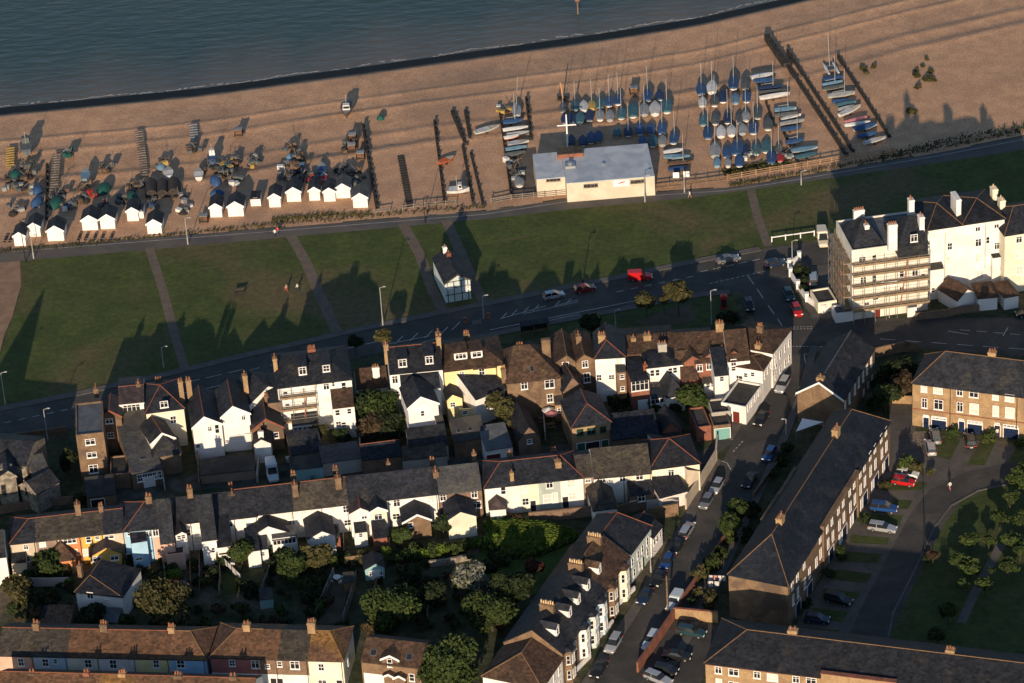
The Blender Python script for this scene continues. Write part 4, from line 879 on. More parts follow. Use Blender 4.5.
h = house('terraced_house','pale green house with red ridged slate roof at the far end of the street terrace', zs(513,176), zs(596,64), 5.8, 9.5, 3.0,'g','palegreen','slate',red='clay',group=GR,hip=(0,2.4),
    wins=W(zs,(523,205,.9,1.5),(545,175,.9,1.5),(562,152,.9,1.5),(582,122,.9,1.5),(530,245,.9,1.5),(552,215,.9,1.5),(583,165,.9,1.5)), doors=W(zs,(566,205,.95,2.2,'doorgreen')))
h = house('cottage','low white cottage with slate roof beyond the street terrace', zs(600,112), zs(640,60), 3.8, 6, 2.0,'g','white','slate',cat='cottage',red='clay',wins=W(zs,(610,125,.8,1.2),(620,112,.8,1.2),(632,95,.8,1.2)))

# ---------------------------------------------------------------- bottom terrace
GV = 'bottom row of terraced houses'
row(zu(-10,380), zu(822,398), 5.6, 8.5, zu(420,280), [
    dict(to=zu(133,0)[0], label='terracotta pink house at the left end of the bottom row', wall='pink', tiles='greytile', red='clay'),
    dict(to=zu(268,0)[0], label='pale lilac white house second in the bottom row', wall='paleblue', tiles='greytile', red='clay'),
    dict(to=zu(396,0)[0], label='cream house third in the bottom row under rusty tiles', wall='cream', tiles='rusttile', red='clay'),
    dict(to=zu(542,0)[0], label='off white house under the middle chimney of the bottom row', wall='pinkwhite', tiles='rusttile', red='clay'),
    dict(to=zu(676,0)[0], label='mustard house left of the sky blue house', wall='yellow', tiles='rusttile', red='clay'),
    dict(to=zu(822,0)[0], label='sky blue house at the right end of the rusty roofed row', wall='skyblue', tiles='rusttile', red='ochretile', hip=(0,3.0))],
    wins=W(zu,(84,408,1.0,1.5),(182,410,1.1,1.5),(222,405,.6,.9),(353,414,1.2,1.6),(453,416,1.2,1.7),(625,415,1.0,1.5),(723,416,1.3,1.5),(700,455,1.0,1.3)),
    doors=W(zu,(740,470,1.0,2.0,'doorwhite')), chim=W(zu,(143,250,1.0,1.0,2,'brick'),(414,252,1.1,1.0,3,'brick'),(685,265,1.0,1.0,3,'yellowbrick')), sky=W(zu,(192,350,.6,1.0)), group=GV, pipe=True)
RB = row(zt(-76,558), zt(428,572), 5.7, 9, zt(200,456), [
    dict(to=zt(112,0)[0], label='house with deep red upper wall and white ground floor in the bottom row', wall='deepred', tiles='rusttile', hip=(3.6,0), red='ochretile'),
    dict(to=zt(180,0)[0], label='narrow dark brick house in the bottom row', wall='darkbrick', tiles='rusttile'),
    dict(to=zt(296,0)[0], label='brown brick house with white ground floor windows in the bottom row', wall='darkbrick', tiles='greytile'),
    dict(to=zt(428,0)[0], label='pale yellow end house with brown hipped roof in the bottom row', wall='cream', tiles='rusttile', hip=(0,2.6), red='ochretile')],
    wins=W(zt,(96,585,1.3,1.5,'c'),(142,592,.8,.8),(188,584,.8,1.0),(246,588,1.5,1.5,'c'),(346,596,1.0,1.4),(105,640,1.8,1.2,'c'),(250,645,2.2,1.2,'c'),(350,650,1.4,.8,'c'),(8,580,1.0,1.2)), winsR=W(zt,(447,575,.6,1.2,'b')),
    doors=W(zt,(165,645,.9,2.0,'doordark'),(190,648,.9,2.0,'doordark'),(415,650,.9,2.0,'doordark')), chim=W(zt,(62,430,1.1,1.0,2,'yellowbrick'),(308,422,1.2,1.1,3,'yellowbrick')), group=GV, pipe=True)
for h_ in RB[:3]: MB().box(.02,-.04,0,h_.w-.02,-.003,2.75).build('ground_floor_render', MATS['white'], h_.root)
h = house('cottage','brown roofed cottage with a central gabled porch and skylights left of the round tree', zt(497,572), zt(722,598), 4.6, 7, zt(610,492), 'g','brick','browntile',cat='cottage',wins=W(zt,(690,635,.9,1.4)),doors=W(zt,(545,618,3.0,2.3,'doorwhite')),sky=W(zt,(545,541,1.0,1.1),(680,558,1.0,1.1)))
wing('porch_gable',None,zt,(575,562),(638,566),5.6,3,(605,540),'front','brick','browntile',verge='whitepaint',parent=h.root,wins=W(zt,(606,580,.8,1.5)))
wing('porch',None,zt,(583,628),(622,632),3.0,2.5,(600,610),'front','brick','browntile',verge='whitepaint',parent=h.root)
wing('porch',None,zt,(623,634),(662,638),3.0,2.5,(640,616),'front','brick','browntile',verge='whitepaint',parent=h.root)
row(zu(-20,560), zu(1010,590), 5.4, 8, 2.4, [
    dict(to=zu(140,0)[0], label='roof with a leaning brick chimney at the bottom left edge of the photo', tiles='rusttile', red='clay', wall='white'),
    dict(to=zu(345,0)[0], label='roof left of the tall red chimney on the bottom edge', tiles='rusttile', red='clay', wall='white'),
    dict(to=zu(490,0)[0], label='roof between two red chimneys on the bottom edge', tiles='rusttile', red='clay', wall='white'),
    dict(to=zu(710,0)[0], label='wide roof below the mustard house on the bottom edge', tiles='rusttile', red='clay', wall='white'),
    dict(to=zu(1010,0)[0], label='wide roof below the deep red house on the bottom edge', tiles='rusttile', red='clay', wall='white')],
    chim=W(zu,(127,448,1.0,.9,2,'brick'),(345,446,.9,.9,2,'redbrick'),(488,450,1.1,.9,3,'yellowbrick'),(712,456,1.2,.9,3,'brick'),(932,462,1.1,.9,2,'brick')), group=GV, pipe=True)
house('cottage','white cottage with slate gable roof alone among the back gardens', zu(303,125), zu(488,148), 4.4, 8, zu(358,62), 'front','white','slate',red='ochretile',hip=(3.4,0),cat='cottage',wins=W(zu,(361,142,1.1,1.3,'c'),(430,148,1.1,.8,'b')),chim=W(zu,(317,18,.7,.7,1,'brick',.6)))
house('white_house','white walled house cut by the left edge below the terrace', (-40,562), (6,556), 5.5, 8, 2.5,'g','white','slate')
wing('summerhouse','little pale blue summerhouse with white glazed front in the gardens',zt,(512,224),(585,214),2.3,3.6,(550,188),'front','teal','slate',cat='summerhouse',wins=W(zt,(536,242,.8,1.0,'c'),(570,238,.8,1.0,'c')),doors=W(zt,(553,262,1.2,1.8,'doorwhite')))
wing('shed','rust roofed garden shed beside a blue tarpaulin behind the bottom row',zu,(172,262),(280,262),2.3,4.6,.7,'mono','wood','rusttile',cat='shed')
wing('shed','blue sheeted lean to behind the rust roofed shed',zu,(163,228),(232,230),2.0,2.6,.4,'mono','wood','slateblue',cat='shed')
wing('shed','pale grey flat shed right below the white garden cottage',zu,(405,245),(470,248),2.0,3.2,.4,'mono','wood','lead',cat='shed')

# ---------------------------------------------------------------- right hand blocks
hB = at(*z14(301,318), 6.0)
h = house('hall','brown brick hall with long slate roof and white trimmed gable beside the junction', perp(hB, at(*z14(426,112), 6.0), dist(z14(112,298), z14(301,318), 6.0)), hB, 6.0, dist(z14(300,318), z14(424,112), 6.0), z14(205,248), 'front','brick','slate',verge='whitepaint',red='lead',cat='hall',
    winsR=W(z14,(308,345,.8,2.0,'b'),(325,312,.8,2.0,'b'),(347,276,.8,2.0,'b'),(362,248,.8,2.0,'b'),(380,225,.8,2.0,'b'),(395,196,.8,2.0,'b'),(412,165,.8,2.0,'b'),(382,295,.8,1.8,'b'),(400,266,.8,1.8,'b'),(416,238,.8,1.8,'b')), chim=W(z14,(210,226,1.2,1.0,1,'yellowbrick',.06)))
A, B = zk(688,118), z14(488,404)
nn = 8.3
LONG = house('apartment_terrace','long slate roofed brick terrace running down the middle of the estate', A, B, nn, dist(zk(688,118), zk(402,82), nn), 4.3, 'g','brick','slateblue',red='ochretile',hip=(6.5,5.2),cat='terrace',
    wins=W(zk,(708,118,.9,1.5,'b'),(732,78,.9,1.5,'b'),(763,20,.9,1.5,'b'),(712,185,.9,1.9,'b'),(734,150,.9,1.9,'b'),(766,108,.9,1.9,'b'),(788,58,.9,1.9,'b'),(820,8,.9,1.7,'b'))
      +W(z13,(720,553,.9,1.5,'b'),(748,512,.9,1.5,'b'),(767,482,.9,1.5,'b'),(793,438,.9,1.5,'b'),(812,408,.9,1.5,'b'),(838,365,.9,1.5,'b'),(856,335,.9,1.5,'b'),(722,612,.9,1.9,'b'),(752,572,.9,1.9,'b'),(771,542,.9,1.9,'b'),(797,498,.9,1.9,'b'),(815,466,.9,1.9,'b'),(841,425,.9,1.9,'b'),(859,394,.9,1.9,'b'),
             (880,293,.9,1.5,'b'),(897,265,.9,1.5,'b'),(920,222,.9,1.5,'b'),(939,193,.9,1.5,'b'),(964,152,.9,1.5,'b'),(983,124,.9,1.5,'b'),(882,355,.9,1.9,'b'),(899,323,.9,1.9,'b'),(922,282,.9,1.9,'b'),(941,253,.9,1.9,'b'),(967,212,.9,1.9,'b'),(985,183,.9,1.9,'b')),
    doors=W(z13,(765,640,2.2,2.2,'doorblue'),(818,560,2.2,2.2,'doorblue'),(862,485,2.2,2.2,'doorblue'),(900,410,2.2,2.2,'doorblue'),(944,335,2.2,2.2,'doorblue'),(985,265,2.2,2.2,'doorblue'),(800,590,1.0,2.2,'doorwhite'),(845,515,1.0,2.2,'doorwhite'),(886,440,1.0,2.2,'doorwhite'),(930,360,1.0,2.2,'doorwhite'),(974,290,1.0,2.2,'doorwhite'))+W(zk,(736,235,2.2,2.2,'doorblue'),(790,150,2.2,2.2,'doorblue')),
    band=[3.0], ledge='redbrick', chim=W(z13,(784,112,1.5,1.0,3,'yellowbrick'),(561,465,1.5,1.0,3,'yellowbrick')))
# parapet bay on its long front and fire wall at the back
P = LONG.front(*z13(728,492)); Q = LONG.front(*z13(868,268))
MB().box(P.x,-.3,8.2,Q.x,.3,8.95).box(P.x,-.3,0,P.x+.3,-.002,8.2).box(Q.x-.3,-.3,0,Q.x,-.002,8.2).build('parapet', MATS['brick'], LONG.root)
MB().box(P.x-.06,-.36,8.955,Q.x+.06,.36,9.05).build('coping', MATS['brick'], LONG.root)
LD = dist(zk(688,118), zk(402,82), nn)
P2 = LONG.front(*z13(490,470), y=LD); Q2 = LONG.front(*z13(625,250), y=LD)
MB().box(P2.x,LD-.2,7.0,Q2.x,LD+.35,8.7).build('parapet', MATS['brick'], LONG.root)
R3 = house('town_houses','three storey yellow brick terrace with dark blue garage doors at the right edge', z14(578,250), (1062,401.5), 8.6, 9.5, z14(735,130), 'g','yellowbrick','slate',red='ochretile',hip=(4.6,0),cat='terrace',
    wins=W(zr,(397,52,1.1,1.4,'b'),(484,62,1.6,1.4,'b'),(618,76,1.1,1.4,'c'),(706,86,1.6,1.4,'c'),(840,101,1.1,1.4,'b'),(928,111,1.6,1.4,'b'),(400,142,1.0,2.0,'c'),(487,152,1.6,2.0,'c'),(620,166,1.1,2.0,'c'),(708,177,1.6,2.1,'b'),(842,191,1.1,2.1,'b'),(930,201,1.6,2.1,'b'),
               (409,222,.9,.4,'c'),(491,236,2.6,.6,'c'),(629,246,.9,.4,'c'),(712,262,2.6,.6,'c'),(850,271,.9,.4,'c'),(934,287,2.6,.6,'c')),
    doors=W(zr,(410,275,.95,2.2,'doorblue'),(490,290,2.5,2.15,'doorblue'),(630,300,.95,2.2,'doorblue'),(712,315,2.5,2.15,'doorblue'),(851,325,.95,2.2,'doordark'),(936,340,2.5,2.15,'doorblue')), band=[2.95+.35], ledge='redbrick', chim=W(z14,(897,125,1.3,1.0,3,'yellowbrick',.55)))
# red lintels and rain pipes
lb = MB()
for px, py, ww in ((397,34,1.3),(484,44,1.8),(618,58,1.3),(706,68,1.8),(840,83,1.3),(928,93,1.8),(400,112,1.2),(487,121,1.8),(620,135,1.3),(708,146,1.8),(842,160,1.3),(930,170,1.8)):
    P = R3.front(*zr(px,py)); lb.box(P.x-ww/2,-.04,P.z-.08,P.x+ww/2,-.002,P.z+.14)
lb.build('lintels', MATS['redbrick'], R3.root)
for px in (560, 975):
    P = R3.front(*zr(px,100)); MB().tube((P.x,-.1,0),(P.x,-.1,8.5),.07).build('rain_pipe', MATS['black'], R3.root)
R4 = house('town_houses','yellow brick terrace with dark roof filling the bottom right corner', zk(304,478), (1064,707), 7.4, 11.6, zk(490,326), 'g','yellowbrick','slate',red='ochretile',hip=(5.2,5),cat='terrace',
    wins=W(zk,(365,512,1.1,1.3,'c'),(436,522,1.6,1.3,'c'),(545,534,1.1,1.3,'c'),(617,546,1.7,1.3,'b'),(726,556,1.1,1.3,'c'),(797,564,1.6,1.3,'c'),(368,575,1.0,1.9,'b'),(436,590,1.6,1.9,'c'),(545,600,1.1,1.9,'c')), band=[7.05], ledge='redbrick', chim=W(zk,(711,322,1.4,1.0,2,'yellowbrick',.55))+W(zq,(613,568,1.3,1.0,3,'yellowbrick',.55)))
P = R4.front(*zq(180,650)); Q = R4.front(*zq(430,680))
MB().box(P.x,-.4,6.5,Q.x,.3,8.3).build('parapet', MATS['yellowbrick'], R4.root); MB().box(P.x-.1,-.5,8.305,Q.x+.1,.4,8.42).build('coping', MATS['redbrick'], R4.root)

# ---------------------------------------------------------------- white hotel terrace, top right
HA = house('hotel','cream corner hotel wrapped in scaffolding, with slate mansard roofs and tall chimneys', z5(335,402), z5(640,362), 14.4, 11.5, 0, 'flat','hotelcream','lead',cat='hotel',
    wins=W(z5,(377,438,1.4,1.3,'c'),(425,432,.9,1.4),(470,425,1.3,1.2,'b'),(381,523,1.2,1.7,'c'),(425,515,.9,1.6),(472,515,1.3,1.5,'b'),(535,492,.9,1.7),(588,488,1.2,1.7,'c'),(535,560,1.0,1.5,'c'),(590,548,1.2,1.5,'b'),(430,585,1.2,1.6,'c'),(395,622,1.0,1.4),(620,505,.9,1.3),(590,420,1.3,1.3,'b'),(535,425,1.0,1.3,'b')),
    doors=W(z5,(437,660,1.1,2.4,'doorred'),(578,655,1.8,2.4,'doorwhite')), winsL=W(z5,(318,460,1.0,1.8),(290,400,1.0,1.8),(322,540,1.0,1.8),(285,500,1.0,1.8),(260,440,1.0,1.8)))
hh = HA.root
def sub(nm, zf, A, B, e, d, r, roof, wall, tl='slate', **kw): return house(nm, None, zf(*A), zf(*B), e, d, zf(*r) if isinstance(r, tuple) else r, roof, wall, tl, parent=hh, base=13.0, **kw)
sub('mansard', z5, (345,392), (462,374), 14.2, 8.5, 3.6, 'g','slate', hip=(2.8,2.4), chim=W(z5,(363,238,1.9,.8,5,'white',.75),(392,295,.8,1.4,2,'white',.35)))
sub('mansard', z5, (522,388), (640,372), 15.2, 9.5, 3.4, 'g','slate', hip=(3.2,.8), wins=W(z5,(584,352,1.3,1.5,'c')), chim=W(z5,(497,295,1.6,1.0,4,'white',.02),(572,195,.9,1.3,3,'white',.75),(612,262,.9,1.5,2,'white',.3)))
HB = house('white_house','tall plain white house with twin ochre edged hipped roofs next to the scaffolded hotel', z5(640,322), z5(944,277), 13.8, 12, 0.4, 'flat','white','lead',cat='house', band=None,
    wins=W(z5,(724,330,1.2,1.7,'b'),(839,311,1.0,1.5,'c'),(914,298,1.0,1.5,'c'),(727,385,1.0,1.5),(841,370,1.2,1.6,'c'),(915,383,1.0,1.5,'c'),(879,360,.7,1.4),(843,430,1.5,1.9,'b'),(725,440,1.4,1.7,'b'),(847,500,1.5,2.0,'b'),(731,522,1.5,2.0,'b'),(690,388,.8,1.2,'b'),(688,325,.9,1.4,'b')))
hh = HB.root
sub('hipped_roof', z5, (640,320), (776,300), 14.0, 11.5, (675,214), 'g','white', red='ochretile', hip='apex', chim=W(z5,(752,182,.9,3.4,0,'white',.42)))
sub('hipped_roof', z5, (779,299), (946,274), 14.0, 11.5, (835,194), 'g','white', red='ochretile', hip='apex', chim=W(z5,(904,150,1.0,1.6,2,'cream',.75,'potpale'),(934,195,1.0,1.6,2,'cream',.42,'potpale')))
house('rear_wing', None, z5(898,430), z5(962,420), 6.8, 2.4, .3, 'mono','white','felt', parent=HB.root, wins=W(z5,(934,472,.7,1.0),(947,518,.6,.9)))
house('rear_wing', None, z5(646,478), z5(702,470), 6.4, 2.6, 1.0, 'mono','white','felt', parent=HB.root, wins=W(z5,(660,560,.7,1.0)))
b = MB()
for px, y0, y1 in ((708,330,560),(870,290,470)):
    P = HB.front(*z5(px,y0)); Q = HB.front(*z5(px,y1)); b.tube((P.x,-.1,Q.z),(P.x,-.1,P.z),.07)
b.build('rain_pipe', MATS['greywall'], HB.root)
HC = house('cream_house','cream house with red edged slate roof at the right edge beside the white house', z5(948,342), z5(1100,318), 12.2, 11, z5(990,225), 'g','cream','slate',red='ochretile',hip=(3.5,0),wins=W(z5,(1004,358,1.2,1.4,'c'),(1004,415,1.3,1.7,'b'),(1006,480,1.3,1.9,'b')))
for A, B, r, lb, dd in (((842,592),(918,585),(870,548),'white garage with brown hipped roof in the middle below the white house',(880,620)),((946,588),(1002,578),(965,545),'white garage with a brown roof at the right below the white house',(973,610)),((758,600),(834,570),(790,530),'white gabled cottage wing with brown roof left of the two garages',None)):
    house('garage', lb, z5(*A), z5(*B), 2.7, 5.5, 1.5, 'g' if dd else 'front','white','browntile',hip=(1.5,1.5) if dd else (0,0),cat='garage',doors=W(z5,(*dd,2.5,2.2,'doorwhite')) if dd else ())
house('outbuilding','small cream flat roofed lodge in the hotel forecourt', z5(200,612), z5(275,600), 2.2, 5, 0,'flat','cream','felt',cat='lodge',wins=W(z5,(225,622,.9,.8)))
house('porch','white entrance porch at the foot of the scaffolded hotel corner', z5(270,655), z5(345,645), 2.0, 3, 0,'flat','white','lead',cat='porch')

# lawn shelter and beach clubhouse
SHEL = house('seafront_shelter','timber framed white shelter with slate roof standing on the green', zg(300,292), zg(418,272), 4.3, dist(zg(300,292), zg(225,180), 4.3), zg(358,250), 'front', 'palegreen', 'slate',cat='shelter',verge='darkwood',chim=W(zg,(318,150,.7,.7,1,'clay',.72),(300,124,.7,.7,1,'white',.9)),
    wins=W(zg,(325,310,1.2,.7,'b'),(398,313,1.4,.7,'b')))
b = MB()
for x in (.1,.35,.65,.9): b.box(SHEL.w*x-.07,-.05,0,SHEL.w*x+.07,-.002,4.3)
for z in (1.5, 2.9, 4.2): b.box(0,-.05,z,SHEL.w,-.003,z+.14)
b.build('timber_frame', MATS['darkwood'], SHEL.root)
cB = at(*z3(738,544), 4.2)
CL = house('clubhouse','long cream sailing clubhouse with flat blue grey roof behind the promenade', perp(cB, at(*z3(710,420), 4.2), dist(z3(386,574), z3(738,544), 4.2)), cB, 4.2, dist(z3(710,420), z3(738,544), 4.2), .25, 'mono','stucco','clubroof',cat='clubhouse',wins=W(z3,(483,582,2.8,.75,'c'),(670,565,2.8,.75,'c')),fm='greywood')
cL = CL.M @ Vector((-.05, 3.2, 3.9)); cK = CL.M @ Vector((-5.6, 3.2, 3.9))
wingL = house('side_wing', None, cK, cL, 3.9, CL.D-3.3, .3, 'mono', 'stucco','clubroof', parent=CL.root, wins=W(z3,(333,558,2.8,.75,'c')), fm='greywood')
P = CL.front(*z3(605,572)); sg = MB(); sg.box(P.x-1.5,-.1,P.z-.65,P.x+1.5,-.003,P.z+.65); sgn = sg.build('club_sign', MATS['whitepaint'], CL.root)
q = MB(); q.add([(P.x-.9,-.104,P.z-.1),(P.x+.2,-.104,P.z+.35),(P.x+1.1,-.104,P.z+.3),(P.x-.1,-.104,P.z-.05)], [(0,1,2,3)]); q.add([(P.x-.1,-.106,P.z-.32),(P.x+.9,-.106,P.z+.05),(P.x+.3,-.106,P.z-.3)], [(0,1,2)])
q.build('pennant_emblem', mat('signred', (.6,.04,.03)), sgn, recalc=False)
# ================================================================ vehicles
def paintmat(name, c, rough=.28, metal=.0): return mat('car_'+name, c, rough=rough, metal=metal, spec=.5)
for n_, c_ in dict(silver=(.42,.43,.45), grey=(.20,.21,.22), black=(.012,.012,.014), red=(.45,.012,.015), darkred=(.16,.015,.018), blue=(.014,.055,.19), darkblue=(.012,.025,.06), white=(.70,.69,.67), teal=(.02,.05,.06), pale=(.50,.56,.58), cream=(.62,.55,.42)).items():
    paintmat(n_, c_, metal=.35 if n_ in ('silver','grey') else 0)
mat('taillight', (.45,.02,.02), rough=.3); mat('headlight', (.75,.75,.72), rough=.15); mat('plate', (.70,.68,.60), rough=.5)
CARK = dict(hatchback=(4.0,1.72,1.46,(-.48,.24),(-.40,.04)), saloon=(4.5,1.78,1.42,(-.36,.20),(-.20,.02)), estate=(4.7,1.8,1.48,(-.49,.21),(-.45,.03)), suv=(4.6,1.85,1.72,(-.49,.22),(-.44,.06)), van=(4.6,1.85,1.85,(.02,.30),(.04,.20)), camper=(5.2,2.0,2.4,(-.05,.38),(.0,.28)))
CMESH = {}
def car_parts(kind, col):
    L, Wd, H, gb, gt = CARK[kind]
    if (kind, col) not in CMESH:
        hv = .42 if kind == 'suv' else .30; bt = .98 if kind != 'suv' else 1.08
        b = MB(); rings = []
        prof = [(-.5,.62),(-.485,.86),(-.44,bt-.03),(-.2,bt),(.18,bt),(.3,bt-.1),(.43,bt-.22),(.485,.66),(.5,.5)]
        if kind in ('van','camper'): prof = [(-.5,1.2),(-.49,H-.1),(-.46,H),(.0,H),(.06,H-.06),(.14,1.15),(.3,1.02),(.44,.86),(.49,.62),(.5,.5)]
        for t, zt in prof:
            k = 1-.16*abs(2*t)**4; y = Wd/2*k
            rings.append([(t*L,-y*.9,hv-.05),(t*L,-y,hv+.18),(t*L,-y*.97,zt-.1),(t*L,-y*.82,zt),(t*L,y*.82,zt),(t*L,y*.97,zt-.1),(t*L,y,hv+.18),(t*L,y*.9,hv-.05)])
        b.loft(rings)
        if kind not in ('van','camper'):
            y = Wd/2*.70
            rb = [(gt[0]*L-.02,-y,H-.05),(gt[1]*L+.04,-y,H-.05),(gt[1]*L+.04,y,H-.05),(gt[0]*L-.02,y,H-.05)]
            rt = [(gt[0]*L+.12,-y*.85,H),(gt[1]*L-.15,-y*.85,H),(gt[1]*L-.15,y*.85,H),(gt[0]*L+.12,y*.85,H)]
            b.loft([rb, rt]); 
            for px_ in (gb[0]*.55+gb[1]*.45, ):
                for s in (-1, 1): b.add([(px_*L-.05,s*(Wd/2*.93),bt-.05),(px_*L+.05,s*(Wd/2*.93),bt-.05),(px_*L+.04,s*(y+.02),H-.03),(px_*L-.04,s*(y+.02),H-.03)], [(0,1,2,3)])
        g = MB(); z0 = bt-.06; y0, y1 = Wd/2*.90, Wd/2*.69
        if kind in ('van','camper'):
            z0 = 1.1; zt = H-.2
            g.add([(gb[1]*L-.45,-y0*.9,z0+.08),(gb[1]*L-.45,y0*.9,z0+.08),(gt[1]*L-.42,y1,zt),(gt[1]*L-.42,-y1,zt)], [(0,1,2,3)])
            for s in (-1,1): g.box(-.02*L,min(s*.93,s*.965)*Wd/2-.01,1.2,.1*L,max(s*.93,s*.965)*Wd/2+.02,H-.3)
        else:
            g.loft([[(gb[0]*L,-y0,z0),(gb[1]*L,-y0,z0),(gb[1]*L,y0,z0),(gb[0]*L,y0,z0)], [(gt[0]*L,-y1,H-.04),(gt[1]*L,-y1,H-.04),(gt[1]*L,y1,H-.04),(gt[0]*L,y1,H-.04)]])
        w_ = MB(); w_.tube((0,-.1,0),(0,.1,0),.32,n=12,mi=0); w_.tube((0,-.108,0),(0,.108,0),.19,n=8,mi=1)
        hl = MB(); hl.box(-.06,-.2,-.07,.06,.2,.07)
        CMESH[(kind, col)] = (b.mesh('body', MATS['car_'+col]), g.mesh('window_glass', MATS['glass']), w_.mesh('wheel', [MATS['tyre'], MATS['steel']]), hl.mesh('headlight', MATS['headlight']), hl.mesh('tail_light', MATS['taillight']))
    return CMESH[(kind, col)]
def car(px, py, hx, hy, kind, col, label, group=None, z=.045):
    c = at(px, py, .7); f = at(px+hx, py+hy, .7); a = math.atan2(f.y-c.y, f.x-c.x)
    L, Wd, H, _, _ = CARK[kind]; me = car_parts(kind, col)
    r = tag(empty('parked_car' if group else 'car', (c.x, c.y, z), a), label, 'van' if kind == 'van' else 'camper van' if kind == 'camper' else 'car', group)
    link('body', me[0], r); link('window_glass', me[1], r)
    for sx in (-1, 1):
        for sy in (-1, 1): link('wheel', me[2], r, (sx*.305*L, sy*(Wd/2-.1), .32))
    for sy in (-1, 1):
        link('headlight', me[3], r, (L*.485, sy*Wd*.34, .68)); link('tail_light', me[4], r, (-L*.487, sy*Wd*.36, .78))
    MB().box(-.02,-.26,-.06,.02,.26,.06).build('number_plate', MATS['plate'], r, (-L*.497, 0, .55))
GK = 'cars parked along the side street'; GE = 'cars parked on the estate'; GJ = 'cars by the hotel and junction'; GP = 'cars in the walled car park'
up, dn = (6,-10), (-6,10)
for a in [
    (*zj(237,182),10,-.5,'van','red','bright red van on the seafront road beside the green'), (*zj(583,112),10,-2,'saloon','grey','grey saloon farthest up the seafront road near the path'),
    (*zg(807,347),10,-2,'hatchback','silver','small silver car driving the seafront road behind a dark red car'), (*zg(950,316),10,-2,'hatchback','darkred','dark red car on the seafront road between silver car and red van'),
    (*zj(665,293),3,9,'hatchback','black','black car crossing the junction apron near the red phone box')]: car(*a)
for a in [(*zj(822,253),4,9,'hatchback','teal','dark teal car parked behind the red car by the white hotel wall'), (*zj(853,313),4,9,'hatchback','red','red car parked at the corner of the white hotel wall'),
    (*zj(917,188),-1,-10,'estate','silver','silver car parked inside the hotel forecourt'), (*z5(218,355),2,9,'camper','cream','cream camper van parked behind the scaffolded hotel'), (*z5(30,450),10,-2,'hatchback','darkblue','dark car half hidden on the lane behind the hotel lamp post'), (*z5(1040,650),-10,1,'saloon','black','dark car cut by the right edge beyond the white garages')]: car(*a, group=GJ)
for a in [
    (*zj(798,608),*dn,'estate','silver','silver car nearest the junction on the side street'), (*z9(645,432),*dn,'saloon','black','black car opposite the brick doorway with red door'),
    (*z9(678,575),*dn,'hatchback','blue','bright blue car parked alone on the right of the side street'), (*z13(437,318),*dn,'saloon','black','black car below the bright blue one beside the low garden wall'),
    (*z13(307,343),*dn,'hatchback','silver','silver hatchback by the boundary wall below the alley mouth'), (*z13(266,404),*dn,'hatchback','grey','grey hatchback just below the silver one at the boundary wall'),
    (*z13(187,518),*up,'estate','silver','silver estate heading the line of dark cars by the street terrace'), (*z13(147,580),*dn,'saloon','black','black car directly below the silver estate'),
    (*zs(660,203),*dn,'hatchback','blue','mid blue car between two black cars by the street terrace'), (*zs(625,268),*dn,'saloon','black','black car just below the mid blue one'),
    (*zs(573,338),*dn,'saloon','darkblue','dark blue car at the end of the line beside the cream bay house'), (*zs(448,528),*dn,'suv','silver','large silver car parked by the pale blue terrace house'),
    (*zs(390,626),*dn,'saloon','black','black car lowest on the left side of the street'), (*zs(596,513),*dn,'estate','pale','pale car beside the red brick car park wall'), (*zs(690,362),*dn,'van','pale','pale small van beneath the wooden telegraph pole')]: car(*a, group=GK)
for a in [(*zs(757,478),10,2,'estate','teal','dark teal estate against the yellow end wall of the car park'), (*zs(700,572),10,1,'saloon','black','black saloon second from the top in the car park'), (*zs(655,628),10,2,'hatchback','black','black hatchback third from the top in the car park'), (*zs(625,662),10,4,'estate','silver','pale silver estate lowest in the car park')]: car(*a, group=GP)
for a in [(*zr(467,342),-2,-9,'estate','grey','grey car nosed up to the first blue garage door'), (*zr(437,412),-2,-9,'estate','silver','silver car behind the grey one on the first driveway'), (*zr(682,372),-2,-9,'suv','black','black car with red tail lights on the second driveway'),
    (*zr(290,575),10,1.5,'hatchback','white','white hatchback next to the round hedge of the estate'), (*zr(270,625),10,1.5,'hatchback','red','red hatchback below the white one on the estate'), (*zq(390,92),10,1,'suv','blue','blue car on a driveway of the long brick terrace'),
    (*zq(385,158),10,1.5,'estate','silver','silver estate car on the driveway below the blue car'), (*zq(237,400),10,2.5,'suv','black','black car alone on a shaded driveway of the long terrace'), (*zq(165,465),10,1,'hatchback','darkblue','dark car on the lowest driveway of the long terrace')]: car(*a, group=GE)

# ================================================================ boats and the beach
ORD = ['first','second','third','fourth','fifth','sixth','seventh','eighth','ninth','tenth','eleventh','twelfth','thirteenth','fourteenth','fifteenth','sixteenth','seventeenth']
for n_, c_ in dict(blue=(.034,.083,.19), darkblue=(.022,.042,.10), teal=(.055,.135,.165), lightblue=(.14,.25,.34), white=(.62,.61,.59), grey=(.30,.31,.31), darkgrey=(.10,.11,.11), yellow=(.42,.28,.08), green=(.012,.08,.065), red=(.35,.03,.03), pink=(.52,.20,.20), orange=(.60,.14,.04), brown=(.14,.09,.06), cream=(.55,.48,.36)).items():
    mat('tarp_'+n_, c_, dim(c_, .8), 1.2, .7, perobj=.15)
def _hullring(s, wd=1.0):
    w_ = (.36+.14*math.sin(min(1, s/.45)*math.pi/2)) if s < .45 else .5*max(0, 1-((s-.45)/.555)**1.9); return max(.01, w_)
